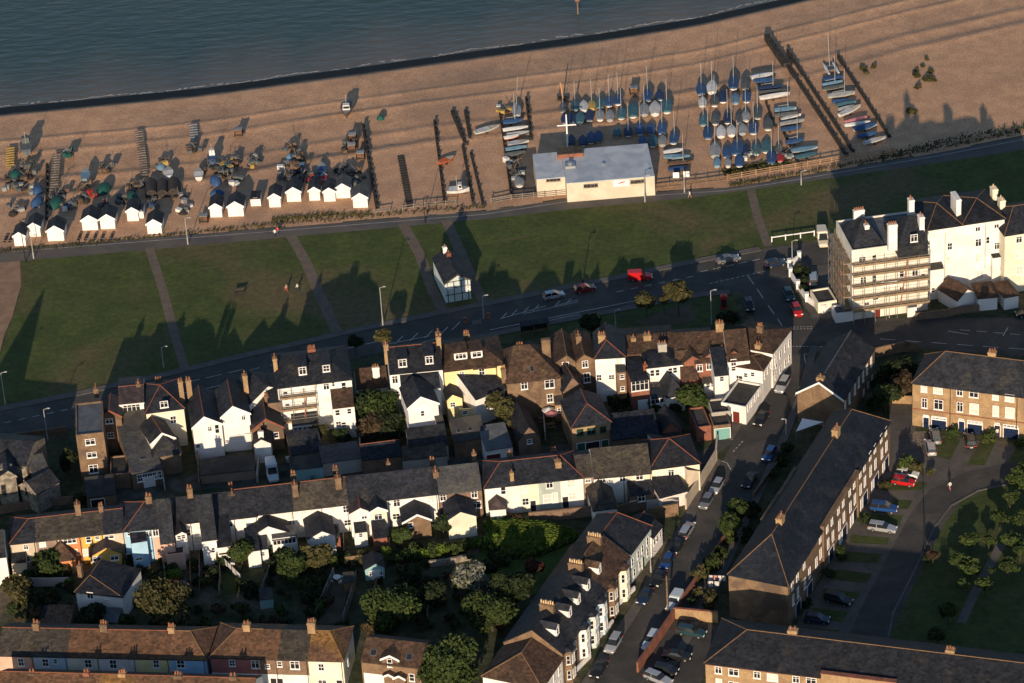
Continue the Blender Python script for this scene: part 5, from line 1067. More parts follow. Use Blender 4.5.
def hull_mesh(name, m_, deck=None):
    b = MB(); R = []
    for i in range(13):
        s = i/12; w_ = _hullring(s); sh = 1+.25*s*s; k = .12+.0*s
        x = s-.5
        R.append([(x,-w_,sh),(x,-w_*.86,.42*sh),(x,-w_*.3,.05+.25*s**4),(x,w_*.3,.05+.25*s**4),(x,w_*.86,.42*sh),(x,w_,sh)])
    b.loft(R)
    if deck:
        D = [[(r[0][0],r[0][1]*.93,r[0][2]+.02),(r[0][0],r[5][1]*.93,r[0][2]+.02)] for r in R]
        # cockpit floor lower than the foredeck
        for i in range(12):
            z0 = -.35 if 1 <= i <= 6 else .04
            b.add([(D[i][0][0],D[i][0][1],R[i][0][2]+z0),(D[i+1][0][0],D[i+1][0][1],R[i+1][0][2]+z0),(D[i+1][1][0],D[i+1][1][1],R[i+1][0][2]+z0),(D[i][1][0],D[i][1][1],R[i][0][2]+z0)], [(0,1,2,3)], 1)
        return b.mesh(name, [m_, deck])
    return b.mesh(name, m_)
def cover_mesh(m_):
    b = MB(); R = []
    for i in range(13):
        s = i/12; w_ = _hullring(s)*1.04; sh = 1+.25*s*s; x = (s-.5)*1.02; h = .48*math.sin(math.pi*min(1,(s*.8+.2)))**.6+.02
        R.append([(x,-w_,sh-.35),(x,-w_,sh+.02),(x,-w_*.45,sh+h*.62),(x,0,sh+h),(x,w_*.45,sh+h*.62),(x,w_,sh+.02),(x,w_,sh-.35)])
    b.loft(R, caps=False); n = 7
    b.f = [f for f in b.f if True]; b.f.append(tuple(range(n))); b.m.append(0)
    return b.mesh('cover', m_)
BM = {}
def boat(c, a, L, Wd, hull, cover, label, group=None, mast=0, name='dinghy', z=.3, cat='boat', open_=False, lean=0):
    r = tag(empty(name, (c.x, c.y, 0), a), label, cat, group)
    k = ('h', hull, open_)
    if k not in BM: BM[k] = hull_mesh('hull', MATS['tarp_'+hull], MATS['tarp_cream'] if open_ else None)
    H = .55 if L < 5.6 else .7
    link('hull', BM[k], r, (0,0,z), scale=(L,Wd,H))
    if cover:
        if cover not in BM: BM[cover] = cover_mesh(MATS['tarp_'+cover])
        link('cover', BM[cover], r, (0,0,z+.01), scale=(L,Wd,H))
    if 'cr' not in BM:
        q = MB(); q.box(-1.3,-.06,.14,1.5,.06,.24).box(-.5,-.7,.16,-.38,.7,.26)
        for s in (-1, 1): q.tube((-.44,s*.62,.2),(-.44,s*.74,.2),.2,n=8)
        BM['cr'] = q.mesh('launching_trolley', MATS['darkwood'])
    link('launching_trolley', BM['cr'], r)
    if mast:
        q = MB(); q.tube((.12*L,0,z+.5),(.12*L,lean,z+mast),.065,.042,6); q.tube((.12*L,0,z+1.35),(-.34*L,0,z+1.25),.05,.04,5)
        q.build('mast', MATS['polewhite'], r)
    return r
def dinghies(where, group, zf, items):
    n = len(items)
    for i, it in enumerate(items):
        x, y, col = it[:3]; L = it[3] if len(it) > 3 else 4.6; mh = it[4] if len(it) > 4 else 0; tilt = it[5] if len(it) > 5 else 0
        if not mh and i % 2 == 0 and n > 5 and 'touching' not in where: mh = 5.6+.3*(i % 3)
        px, py = zf(x, y); c = at(px, py, .8); f = at(px+tilt, py-6, .8); a = math.atan2(f.y-c.y, f.x-c.x)
        o = ('%s from left' % ORD[i]) if i < n-1 else 'rightmost'
        cn = dict(darkblue='dark blue', lightblue='light blue', darkgrey='dark grey').get(col, col)
        hull = 'white' if i % 3 else 'grey'
        boat(c, a, L, L*.385, hull, col, '%s covered dinghy%s, %s in %s' % (cn, ' with mast' if mh else '', o, where), group, mh)
GD = 'covered dinghies in the boat park'
dinghies('farthest row behind clubhouse', GD, z3, [(420,258,'teal'),(455,262,'white'),(487,258,'yellow',4.2),(521,250,'teal'),(557,243,'blue',4.4,6.3),(592,236,'blue',4.4,6.3),(710,218,'blue',5.2,6.6),(758,218,'darkblue',4.4)])
dinghies('second row behind clubhouse', GD, z3, [(372,268,'darkgrey',4.0),(478,300,'darkblue'),(520,298,'grey'),(560,300,'grey'),(605,290,'teal',5.0),(651,280,'teal',6.0),(697,275,'grey',5.4),(740,273,'white',5.8),(787,262,'teal',6.0)])
dinghies('short row by the white flagpole', GD, z3, [(380,312,'darkblue',4.3),(409,310,'darkblue',4.3),(440,308,'teal',4.8)])
dinghies('shaded row behind clubhouse', GD, z3, [(588,366,'teal',3.8),(633,360,'darkblue',4.6,6.0),(680,352,'blue',4.8,6.2),(724,352,'blue',4.4),(768,350,'blue',5.0,6.4)])
dinghies('row touching clubhouse wall', GD, z3, [(405,398,'darkblue',4.2),(450,400,'darkblue',4.2),(484,388,'blue',4.6),(513,382,'blue',4.6),(690,400,'blue',4.0),(732,400,'teal',4.8),(770,400,'grey',4.4),(817,388,'blue',5.0,6.0,.8)])
dinghies('seaward row of right dinghy park', GD, z4, [(85,272,'blue',5.4,6.0),(128,268,'white',5.6,6.2),(214,250,'blue',5.6,6.4),(262,252,'darkgrey',5.2)])
dinghies('second row of right dinghy park', GD, z4, [(90,326,'white',4.4),(138,320,'darkgrey',4.6,6.0),(173,303,'darkblue',5.2),(221,312,'lightblue',4.6),(266,305,'blue',4.6)])
dinghies('third row of right dinghy park', GD, z4, [(93,398,'teal',4.6,6.2),(142,394,'darkgrey',4.6),(190,390,'darkblue',4.4,6.6),(236,392,'darkgrey',4.2),(263,382,'grey',4.4,6.2),(310,370,'darkgrey',4.8,6.4)])
dinghies('fourth row of right dinghy park', GD, z4, [(112,448,'blue',5.2),(164,444,'white',5.0),(206,440,'white',4.6),(250,434,'grey',4.6),(294,428,'blue',5.2),(352,412,'darkgrey',5.2)])
dinghies('fifth row of right dinghy park', GD, z4, [(140,520,'grey',5.8),(188,524,'blue',4.8),(229,510,'blue',6.0),(265,515,'darkblue',4.0),(304,514,'teal',4.6),(345,502,'teal',5.2),(395,516,'darkgrey',3.6)])
dinghies('row nearest promenade', GD, z4, [(148,567,'lightblue',3.8),(192,568,'grey',3.4),(238,560,'blue',4.8),(366,546,'blue',5.2,6.0),(402,546,'red',3.8)])
def flat(p, q, wd, hull, cover, label, group, mast=0, open_=False, name='sailing_boat', lean=0):
    a = at(*p, .6); b_ = at(*q, .6); d = b_-a; boat((a+b_)/2, math.atan2(d.y, d.x), d.length, wd, hull, cover, label, group, mast, name, open_=open_, lean=lean)
GF = 'boats laid side by side on the shingle'
for p, q, wd, h, cv, lb, ms in [
    ((285,232),(372,216),1.9,'white','white','white covered boat heading the stack right of the dinghy park',0),((295,246),(380,240),1.6,'blue','blue','blue boat tucked under the white covered boat at the stack top',0),
    ((308,276),(412,266),1.5,'darkblue','darkblue','dark blue covered boat third in the stack beside the dinghy park',6.2),((318,292),(425,284),1.3,'grey','darkgrey','slim grey boat fourth in the stack beside the dinghy park',0),((318,316),(438,298),1.3,'white','white','long slim white boat lowest in the upper right stack',0),
    ((378,362),(465,354),1.9,'white','lightblue','light blue covered boat on top of the middle stack',6.6),((378,384),(470,374),1.3,'darkgrey','darkgrey','dark grey slim boat second in the middle stack',0),((405,398),(484,380),1.0,'white',None,'white narrow hull poking out of the middle stack',0),((398,418),(498,402),1.4,'grey','grey','grey covered boat near the foot of the middle stack',0),((405,440),(485,430),1.5,'blue','blue','bright blue boat lowest in the middle stack',0),
    ((425,492),(497,478),1.6,'blue','blue','bright blue boat heading the lower stack by the fence',6.0),((446,524),(550,510),2.0,'white','lightblue','white boat with light blue cover in the lower stack',0),((462,552),(550,534),1.7,'blue','teal','blue boat nearest the fence in the lower stack',0),
    ((574,240),(652,228),1.7,'blue','blue','blue covered boat beside the catamaran by the far right groyne',0),((570,262),(650,248),1.2,'lightblue','lightblue','light blue slim boat third along the far right groyne',6.5),((570,278),(660,264),1.3,'grey','darkgrey','grey boat fourth along the far right groyne',0),((590,308),(700,294),2.0,'cream','grey','broad beige boat with grey cover along the far right groyne',6.2),
    ((608,328),(690,324),1.4,'blue','blue','blue boat just below the broad beige boat',0),((625,342),(705,328),1.4,'lightblue','teal','pale teal boat in the right groyne line',0),((634,360),(698,346),1.2,'white','grey','small white boat above the long tilted white hull',0),((638,384),(722,346),1.5,'white',None,'long bright white hull lying tilted in the right line',0),((658,412),(748,390),1.4,'pink','pink','pink boat lying by the right groyne',0),
    ((658,424),(760,410),1.3,'lightblue','white','pale boat with white cover below the pink one',0),((696,440),(788,418),2.0,'white','blue','white boat with blue cover below the pink pair',0),((712,468),(788,452),1.4,'blue','blue','bright blue flat boat in the hotel roof shadow',0),((736,494),(824,470),1.4,'white',None,'slim white boat nearest the promenade by the right groyne',0)]:
    flat(z4(*p), z4(*q), wd, h, cv, lb, GF, ms, open_=(cv is None))
for p, q, wd, h, cv, lb, ms in [
    ((774,452),(852,440),1.6,'white','white','white flat decked boat heading the stack right of the clubhouse',0),((776,468),(880,468),1.7,'teal','lightblue','light blue covered boat right of the clubhouse end wall',0),((790,496),(892,488),1.6,'brown','brown','brown covered boat third in the stack by the clubhouse',6.5),((794,520),(866,512),1.7,'blue','blue','blue boat lowest in the stack by the clubhouse',0),
    ((132,330),(210,322),1.8,'blue','blue','blue covered boat high in the stack by the left groyne',6.5),((132,362),(232,350),1.4,'grey','white','grey boat with white cover in the left groyne stack',0),((136,394),(196,384),1.3,'orange','white','orange hulled boat in the left groyne stack',0),((148,380),(236,370),1.2,'teal','grey','grey covered slim boat above the orange hull',0),((150,418),(236,406),1.7,'white',None,'open white boat below the orange hulled one',0),((142,440),(226,428),1.4,'lightblue','lightblue','pale blue covered boat below the open white one',0),((140,462),(222,450),1.4,'darkgrey','darkgrey','dark covered boat lowest in the left groyne stack',0)]:
    flat(z3(*p), z3(*q), wd, h, cv, lb, GF, ms, open_=(cv is None))
flat(z3(198,586), z3(196,552), 2.0, 'white', 'grey', 'white dinghy with grey cover alone on the concrete beside the clubhouse', None)
flat(z3(188,305), z3(184,256), 1.9, 'white', 'grey', 'pale covered boat standing at the seaward end of the left groyne stack', None, 7.5, lean=-.6)
flat(z3(20,372), z3(116,344), 1.9, 'white', None, 'open white rowing boat lying on empty shingle left of the clubhouse stack', None, open_=True, name='rowing_boat')
flat(z2(832,374), z2(898,348), 1.7, 'orange', None, 'orange open boat leaning by the middle groyne', None, open_=True, name='rowing_boat')
# catamaran
def catamaran(px, py, a):
    c = at(px, py, .5); r = tag(empty('catamaran', (c.x,c.y,0), a), 'white twin hulled catamaran with mast at the seaward end of the right line', 'catamaran')
    for s in (-1, 1): link('hull', hull_mesh('hull', MATS['tarp_white']), r, (0, s*1.0, .2), scale=(5.2,.55,.5))
    MB().box(-1.2,-.9,.72,-1.0,.9,.8).box(.8,-.9,.72,1.0,.9,.8).build('crossbeam', MATS['steel'], r)
    MB().box(-1.0,-.75,.74,.8,.75,.77).build('trampoline', MATS['tarp_darkgrey'], r); MB().tube((.9,0,.8),(.9,.3,8),.07,.05).build('mast', MATS['polewhite'], r)
P = at(*z4(590,185), .5); Q = at(*z4(578,165), .5); catamaran(*z4(603,195), math.atan2((Q-P).y, (Q-P).x))
# fishing boats with wheelhouses
def fishing_boat(p, q, wd, hull, label, house_=True, hm='white'):
    a = at(*p, .6); b_ = at(*q, .6); d = b_-a; c = (a+b_)/2; L = d.length
    r = tag(empty('fishing_boat', (c.x,c.y,0), math.atan2(d.y,d.x)), label, 'fishing boat')
    link('hull', hull_mesh('hull', MATS['tarp_'+hull], MATS['tarp_grey']), r, (0,0,.15), scale=(L,wd,1.0))
    MB().box(-L*.35,-.09,0,L*.35,.09,.2).build('keel_block', MATS['darkwood'], r)
    if house_:
        b = MB(); b.loft([[(-.02*L,-wd*.3,.8),(.22*L,-wd*.3,.8),(.22*L,wd*.3,.8),(-.02*L,wd*.3,.8)],[(0,-wd*.27,2.3),(.17*L,-wd*.27,2.3),(.17*L,wd*.27,2.3),(0,wd*.27,2.3)]]); wh = b.build('wheelhouse', MATS['tarp_'+hm], r)
        MB().box(.2*L-.05,-wd*.24,1.65,.2*L+.06,wd*.24,2.1).box(.04*L,-wd*.302,1.65,.16*L,wd*.302,2.1).build('window', MATS['glass'], wh)
        MB().tube((-.05*L,0,1),(-.05*L,0,4.0),.05).build('mast', MATS['polewhite'], r)
    return r
fishing_boat(z2(467,132), z2(466,190), 2.5, 'brown', 'white cabined fishing boat hauled out alone near the water')
fishing_boat(z2(868,486), z2(958,482), 2.3, 'white', 'white cabin cruiser lying near the middle groynes', hm='white')
fishing_boat(z1(106,215), z1(104,150), 2.6, 'darkgrey', 'black fishing boat standing at the far left of the beach', hm='darkgrey')
for p, q, h, lb, hs in (((343,325),(342,282),'lightblue','pale blue open fishing boat on rails left of the green tarpaulin',False),((675,312),(674,278),'white','upturned looking white boat right of the black sheds',False),((796,318),(795,282),'white','white open boat beside the grey slipway boards',False),((849,252),(850,212),'blue','blue and white boat with clutter at the head of the gear rows',True)):
    fishing_boat(z1(*p), z1(*q), 2.0, h, lb, hs)
fishing_boat(z2(372,418), z2(364,380), 2.0, 'blue', 'blue fishing boat drawn up above a red one behind the huts', False)
fishing_boat(z2(380,450), z2(374,422), 1.8, 'red', 'red and white boat right behind the beach huts', False)
# tarpaulin covered heaps and sheds of the fishermen
def dome(px, py, w, d, h, col, label, group=None):
    c = at(px, py, h*.4); rr = random.Random(int(px*7+py)); R = []
    r = tag(empty('tarpaulin_heap', (c.x,c.y,0), rr.random()*.6-.3), label, 'tarpaulin', group)
    for k in range(6):
        t = k/5; z = h*math.sin(t*math.pi/2); s = math.cos(t*math.pi/2)*.96+.04
        R.append([(w/2*s*math.cos(i*math.pi/7)*(1+.08*rr.random()), d/2*s*math.sin(i*math.pi/7)*(1+.08*rr.random()), z) for i in range(14)])
    b = MB(); b.loft(R); b.build('sheet', MATS['tarp_'+col], r)
    MB().tube((-w/2*1.05,0,.08),(w/2*1.05,.2,.08),.06).build('weighting_rope', MATS['greywood'], r)
GH = 'tarpaulin covered heaps among the fishing gear'
for x, y, w_, d_, h_, col, lb in [(60,298,2.4,3.6,1.3,'green','green tarpaulin heap at the far left below the black boat'),(415,352,2.6,4.6,1.5,'green','green tarpaulin heap between two boats above the twin huts'),(223,408,2.5,4.4,1.4,'green','green tarpaulin heap behind the largest left hut'),(530,388,2.3,4.4,1.6,'green','dark green tarpaulin heap left of the black sheds'),
    (150,358,2.2,3.4,1.2,'blue','upper of two blue tarpaulin heaps near the left groyne'),(147,404,2.2,4.2,1.2,'blue','lower of two blue tarpaulin heaps near the left groyne'),(643,264,1.8,2.6,.9,'lightblue','light blue tarpaulin bundle right of the slatted boards'),(862,318,2.3,4.0,1.2,'blue','blue tarpaulin heap below the blue and white boat'),(868,370,2.8,2.4,.8,'blue','wide low blue tarpaulin above the pair of huts')]:
    dome(*z1(x,y), w_, d_, h_, col, lb, GH)
dome(*z2(237,350), 1.3, 2.6, 1.3, 'lightblue', 'light blue tarpaulin heap standing up in the central gear yard', GH); dome(*z2(238,432), 1.4, 2.4, 1.0, 'blue', 'blue tarpaulin heap low in the central gear yard', GH); dome(*z2(602,190), 1.6, 1.6, .9, 'green', 'small green heap alone on open shingle right of the white fishing boat', GH)
for i, (x, y) in enumerate(((606,352),(650,352),(694,346))):
    c = at(*z1(x, y), .8); b = MB(); R = []
    for k in range(9):
        t = math.pi*k/8; R.append((1.35*math.cos(t), 1.7*math.sin(t)))
    b.prism(R, 'y', -2.6, 2.6); r = tag(empty('net_shed', (c.x,c.y,0), .06), '%s black arched net shed with a rounded tarred roof' % ('left hand','middle','right hand')[i] + ' of three', 'shed', 'three black arched net sheds'); b.build('shell', mat('tarred', (.032,.027,.026), (.05,.04,.034), .8, .8), r)
    MB().box(-.5,-2.66,0,.5,-2.605,1.3).build('door', MATS['darkwood'], r)
# winches, engines and gear
def gear(px, py, seed, label, size=1.0, cols=('darkgrey','brown','grey')):
    rr = random.Random(seed); c = at(px, py, .3); r = tag(empty('fishing_gear', (c.x,c.y,0), rr.random()*.4-.2), label, 'fishing gear', 'heaps of fishing gear on the shingle')
    for i in range(rr.randint(4, 6)):
        x, y = (rr.random()-.5)*3.4*size, (rr.random()-.5)*5.0*size; w_, h_ = .5+rr.random()*.7, .35+rr.random()*.6; col = cols[rr.randrange(len(cols))]
        b = MB(); b.box(-w_/2,-.4,0,w_/2,.4,h_).box(-w_/2-.04,-.44,h_,w_/2+.04,.44,h_+.07); b.build('fish_box', MATS['tarp_'+col], r, (x,y,.05*i), rr.random()*3)
    b = MB(); R = []
    for k in range(5):
        t = k/4; s = math.cos(t*math.pi/2)*.95+.05
        R.append([((.9+.25*rr.random())*size*s*math.cos(i*math.pi/5), (1.1+.3*rr.random())*size*s*math.sin(i*math.pi/5), .7*t) for i in range(10)])
    b.loft(R); b.build('net_heap', MATS['darkwood'], r, ((rr.random()-.5)*1.5,(rr.random()-.5)*2,0))
    q = MB()
    for i in range(3): q.tube(((rr.random()-.5)*3,(rr.random()-.5)*3,.1),((rr.random()-.5)*3,(rr.random()-.5)*3,1.2+rr.random()),.05)
    q.build('poles', MATS['greywood'], r)
def winch(px, py, label, rz=0.0, cab=True):
    c = at(px, py, .5); r = tag(empty('winch', (c.x,c.y,0), rz), label, 'winch', 'boat winches on the shingle')
    MB().box(-.9,-1.3,.1,.9,1.3,.3).box(-.9,-1.5,0,-.7,1.5,.12).box(.7,-1.5,0,.9,1.5,.12).build('frame', MATS['darkwood'], r)
    MB().tube((-.6,.5,.8),(.6,.5,.8),.45,n=10).tube((-.66,.5,.8),(-.58,.5,.8),.62,n=12).tube((.58,.5,.8),(.66,.5,.8),.62,n=12).build('drum', MATS['steel'], r)
    b = MB(); b.box(-.7,-1.1,.31,.7,-.1,1.3); b.build('engine_cover', MATS['rusttile'], r); b = MB(); b.box(-.78,-1.18,1.31,.78,-.02,1.38); b.build('engine_roof', MATS['tarp_grey'], r)
for i, (zf, x, y, lb, cols) in enumerate([(z1,65,445,'dark gear heap above the far left pair of huts',('brown','darkgrey','grey')),(z1,110,262,'dark gear and timber right of the topmost green tarpaulin',('darkgrey','brown')),(z1,350,395,'gear heap with teal boxes left of the twin huts',('teal','brown','red')),(z1,265,420,'gear heap with blue and white boxes right of the largest left hut',('blue','white','darkgrey')),
     (z1,410,425,'dark gear heap directly behind the twin huts',('darkgrey','red','brown')),(z1,530,345,'dark gear heap above the dark green tarpaulin',('darkgrey','brown')),(z1,595,420,'gear heap with blue boxes below the black arched sheds',('blue','orange','darkgrey')),(z1,650,245,'small gear heap with yellow boxes above the light blue bundle',('yellow','brown','darkgrey')),(z1,780,195,'lone gear heap at the foot of the grey slipway boards',('darkgrey','brown')),
     (z1,915,260,'gear heap with yellow poles right of the blue and white boat',('yellow','darkgrey')),(z1,935,325,'dark gear heap behind the sharp roofed pair of huts',('darkgrey','brown','white')),(z1,280,212,'small gear heap alone above the slatted walkway',('green','grey')),(z1,95,355,'scattered gear left of the blue tarpaulin pair',('darkgrey','grey')),(z1,425,275,'tiny dark heap between boat and slatted boards',('darkgrey','brown')),(z1,1010,250,'gear heap at the clearing right of the paired huts',('yellow','darkgrey')),(z1,735,440,'mixed white and grey gear beside the promenade lamp post',('white','grey','darkgrey')),
     (z2,95,370,'lone tangle of gear on the open shingle above small white hut',('darkgrey','grey')),(z2,225,378,'gear yard heap with white boxes',('white','lightblue','brown')),(z2,280,345,'dark gear heap on the right of the central gear yard',('darkgrey','brown')),(z2,260,400,'gear heap with orange boxes in the central gear yard',('brown','lightblue','orange')),(z2,265,455,'dark gear heap low in the central gear yard',('darkgrey','grey')),(z2,510,415,'dark gear heap against the left groyne above the last hut',('darkgrey','brown')),(z2,460,430,'dark gear heap behind the grey roofed huts',('darkgrey','brown')),(z2,20,370,'gear heap with teal boxes left of the lone tangle',('brown','teal','darkgrey')),
     (z1,35,300,'dark gear left of the topmost green tarpaulin',('darkgrey','brown')),(z1,110,305,'dark timber heap between the green and blue heaps on the far left',('darkgrey','brown')),(z1,40,350,'dark gear at the left edge level with the blue pair',('darkgrey','grey')),(z1,235,370,'dark gear above the largest left hut',('darkgrey','brown')),(z1,340,345,'dark rails heap under the pale blue open boat',('darkgrey','brown')),(z1,500,400,'dark gear left of the dark green tarpaulin',('darkgrey','darkblue')),(z1,560,345,'dark gear touching the left net shed',('darkgrey','brown')),(z1,720,390,'dark gear right of the right net shed',('darkgrey','grey','brown')),(z1,905,300,'dark gear between blue heap and the gear behind the sharp huts',('darkgrey','brown')),(z1,850,265,'dark cradle gear under the blue and white boat',('brown','darkgrey')),
     (z2,240,310,'dark gear at the seaward end of the central gear yard',('darkgrey','brown')),(z2,225,430,'dark gear on the left of the central gear yard',('darkgrey','brown')),(z2,285,430,'dark gear on the right low side of the central gear yard',('darkgrey','darkblue')),(z2,440,400,'dark gear above the hut with the lean to',('darkgrey','brown')),(z2,490,450,'dark gear just behind the rightmost hut',('darkgrey','brown')),(z2,470,310,'dark gear left of the lower winch',('darkgrey','brown')),(z2,330,440,'dark gear behind the small white hut',('darkgrey','red')),
     (z3,140,280,'yellow and white gear at the head of the left groyne stack',('yellow','white','darkgrey')),(z3,180,500,'pale gear heap between the left groyne and clubhouse',('grey','white','darkgrey')),(z3,185,540,'dark gear heap on the concrete by the clubhouse side wall',('darkgrey','grey')),(z4,285,548,'white gear heap by the fence in the dinghy park',('white','darkgrey')),(z4,420,530,'grey gear heap beside the red covered dinghy',('grey','darkgrey'))]):
    gear(*zf(x,y), 11+i, lb, .8 if i % 3 else 1.0, cols)
for zf, x, y, lb in [(z2,35,245,'small dark winch alone on the shingle left of centre'),(z2,490,265,'upper dark winch beside the left groyne'),(z2,487,305,'lower dark winch beside the left groyne'),(z2,522,338,'green sided winch touching the left groyne'),(z3,655,198,'brown winch trailer behind the big teal dinghy'),(z1,815,470,'dark winch at the back of the sharp roofed hut pair')]:
    winch(*zf(x,y), lb)

# huts
HUTS = [(z1,82,585,45),(z1,140,548,48),(z1,225,565,65),(z1,362,522,62),(z1,433,517,58),(z1,533,485,45),(z1,564,474,24),(z1,620,537,57),(z1,866,470,47),(z1,945,467,62),(z2,104,545,40),(z2,181,550,46),(z2,257,528,56),(z2,340,523,43),(z2,400,527,46),(z2,453,514,58),(z2,523,552,58)]
HN = ['leftmost white beach hut with a dark pitched roof','white beach hut second from the left behind a lamp post','broad white beach hut third from the left','left hut of the twin white huts with a low annexe','right hut of the twin white huts under a dark roof','white beach hut with a small lean to on its right','tiny white lean to hut joined to its left neighbour','white beach hut below the black arched sheds','narrow white beach hut in the sharp roofed pair','wide white beach hut in the sharp roofed pair','low flat white hut beside the yellow gear','white beach hut left of the central gear yard','wide low white beach hut below the central gear yard','small white beach hut right of the central gear yard','white beach hut below the red and white boat','grey roofed white beach hut with a lean to','rightmost white beach hut beside the left groyne']
for (zf, x, y, wpx), lb in zip(HUTS, HN):
    a = at(*zf(x-wpx/2, y)); b_ = at(*zf(x+wpx/2, y-wpx*.04)); lo = 'low' in lb.split() and 'flat' in lb or 'tiny' in lb; e = 1.7 if lo else 2.35
    a.z = b_.z = e
    h = house('beach_hut', lb, a, b_, e, 2.4 if lo else 4.2, .35 if lo else .95*(b_-a).length/2.9, 'mono' if lo else 'front', 'white', 'greyslate' if 'grey roofed' in lb or 'rightmost' in lb else 'slate', cat='beach hut', group='white beach huts along the shingle', verge=None if lo else 'whitepaint')
    link('door', door_mesh(.9, 1.8, 'doorwhite')[0], h.root, (h.w*.5, 0, .05))
# groynes, duckboards and slipway boards
def groyne(p, q, h, label, wd=.3, tight=False):
    h *= .8; wd *= .8; a = at(*p); b_ = at(*q); d = b_-a; L = d.length; r = tag(empty('groyne', (a.x,a.y,-.4), math.atan2(d.y,d.x)), label, 'groyne', 'dark timber groynes across the beach')
    b = MB(); n = max(2, int(L/2.4)); hs = [h*(.85+.05*math.sin(i*1.7+L)) for i in range(n+1)]
    for i in range(n): b.box(L*i/n+.01,-wd/2,0,L*(i+1)/n-.01,wd/2,.4+hs[i])
    b.build('planking', MATS['darkwood'], r)
    pm = MB(); pm.box(-.14,-.14,0,.14,  .14,.35+h); pme = pm.mesh('post', MATS['darkwood'])
    for i in range(n+1): link('post', pme, r, (L*i/n, wd/2+.17, -.1+.15*math.sin(i*2.3)))
for zf, p, q, h, lb, wd in [(z2,(530,225),(586,556),1.1,'thick timber groyne beside the last beach hut',.5),(z2,(816,208),(856,532),.9,'long timber groyne left of the orange boat',.35),(z2,(888,168),(942,300),.7,'slanting short timber groyne at the top of the broken pair',.7),(z2,(940,165),(960,278),.6,'upright short timber groyne at the top of the broken pair',.6),(z2,(930,305),(972,535),.6,'left timber groyne of the broken pair close to the promenade',.5),(z2,(962,335),(1012,545),.7,'right timber groyne of the broken pair close to the promenade',.35),
    (z1,(186,262),(184,480),.9,'old timber groyne among the left hand gear',.3),(z3,(223,238),(243,402),1.1,'timber groyne right of the left boat stack',.35),(z3,(118,290),(164,632),.8,'timber groyne left of the left boat stack',.3),(z4,(345,72),(424,188),1.3,'broad timber groyne reaching furthest to the water',1.2),(z4,(424,180),(664,545),1.0,'long slanting timber groyne running up to the fence',.5),(z4,(428,126),(690,528),.9,'parallel timber groyne on the right of the long slanting one',.4),(z4,(630,150),(835,470),1.0,'timber groyne behind the right hand line of boats',.35),(z4,(412,452),(476,580),.7,'short timber groyne beside the lower boat stack',.3),(z4,(342,330),(380,430),.6,'short timber groyne beside the middle boat stack',.3)]:
    groyne(zf(*p), zf(*q), h, lb, wd)
def boards(p, q, wd, m_, label):
    a = at(*p); b_ = at(*q); d = b_-a; L = d.length; r = tag(empty('duckboard', (a.x,a.y,.02), math.atan2(d.y,d.x)), label, 'boardwalk', 'slatted boat skids on the shingle')
    b = MB(); n = int(L/1.05)
    for i in range(n): b.box(L*i/n,-wd/2,.04,L*i/n+.5,wd/2,.16)
    b.build('slats', m_, r); MB().box(0,-wd*.3,0,L,-wd*.25,.04).box(0,wd*.25,0,L,wd*.3,.04).build('runners', MATS['darkwood'], r)
mat('yellowwood', (.45,.30,.08), (.34,.22,.06), 2, .8); mat('bluewood', (.22,.25,.27), (.16,.18,.2), 2, .8)
for zf, p, q, wd, m_, lb in [(z1,(40,272),(42,186),1.7,'yellowwood','yellow slatted skids at the far left of the beach'),(z1,(214,372),(226,212),1.7,'greywood','grey slatted skids right of the old timber groyne'),(z1,(578,302),(554,120),1.7,'greywood','long grey slatted skids left of the light blue bundle'),(z1,(778,172),(772,92),1.6,'bluewood','bluish slipway boards nearest the water'),(z2,(720,548),(682,340),1.4,'darkwood','dark slatted walkway between the two left groynes')]:
    boards(zf(*p), zf(*q), wd, MATS[m_], lb)
for i, x in enumerate((25,45,348,382,412,448,320)):
    c = at(*z1(x, 553 if i < 2 else 545)); r = tag(empty('bench_board', (c.x,c.y,0), 1.45), '%s of the dark boards laid between huts and promenade' % ('leftmost','second','fourth','fifth','sixth','rightmost','third')[i], 'board', 'dark boards below the huts'); MB().box(-1.7,-.3,0,1.7,.3,.12).build('plank', MATS['darkwood'], r); MB().box(-1.2,-.4,.12,-1.05,.4,.18).box(1.05,-.4,.12,1.2,.4,.18).build('batten', MATS['greywood'], r)

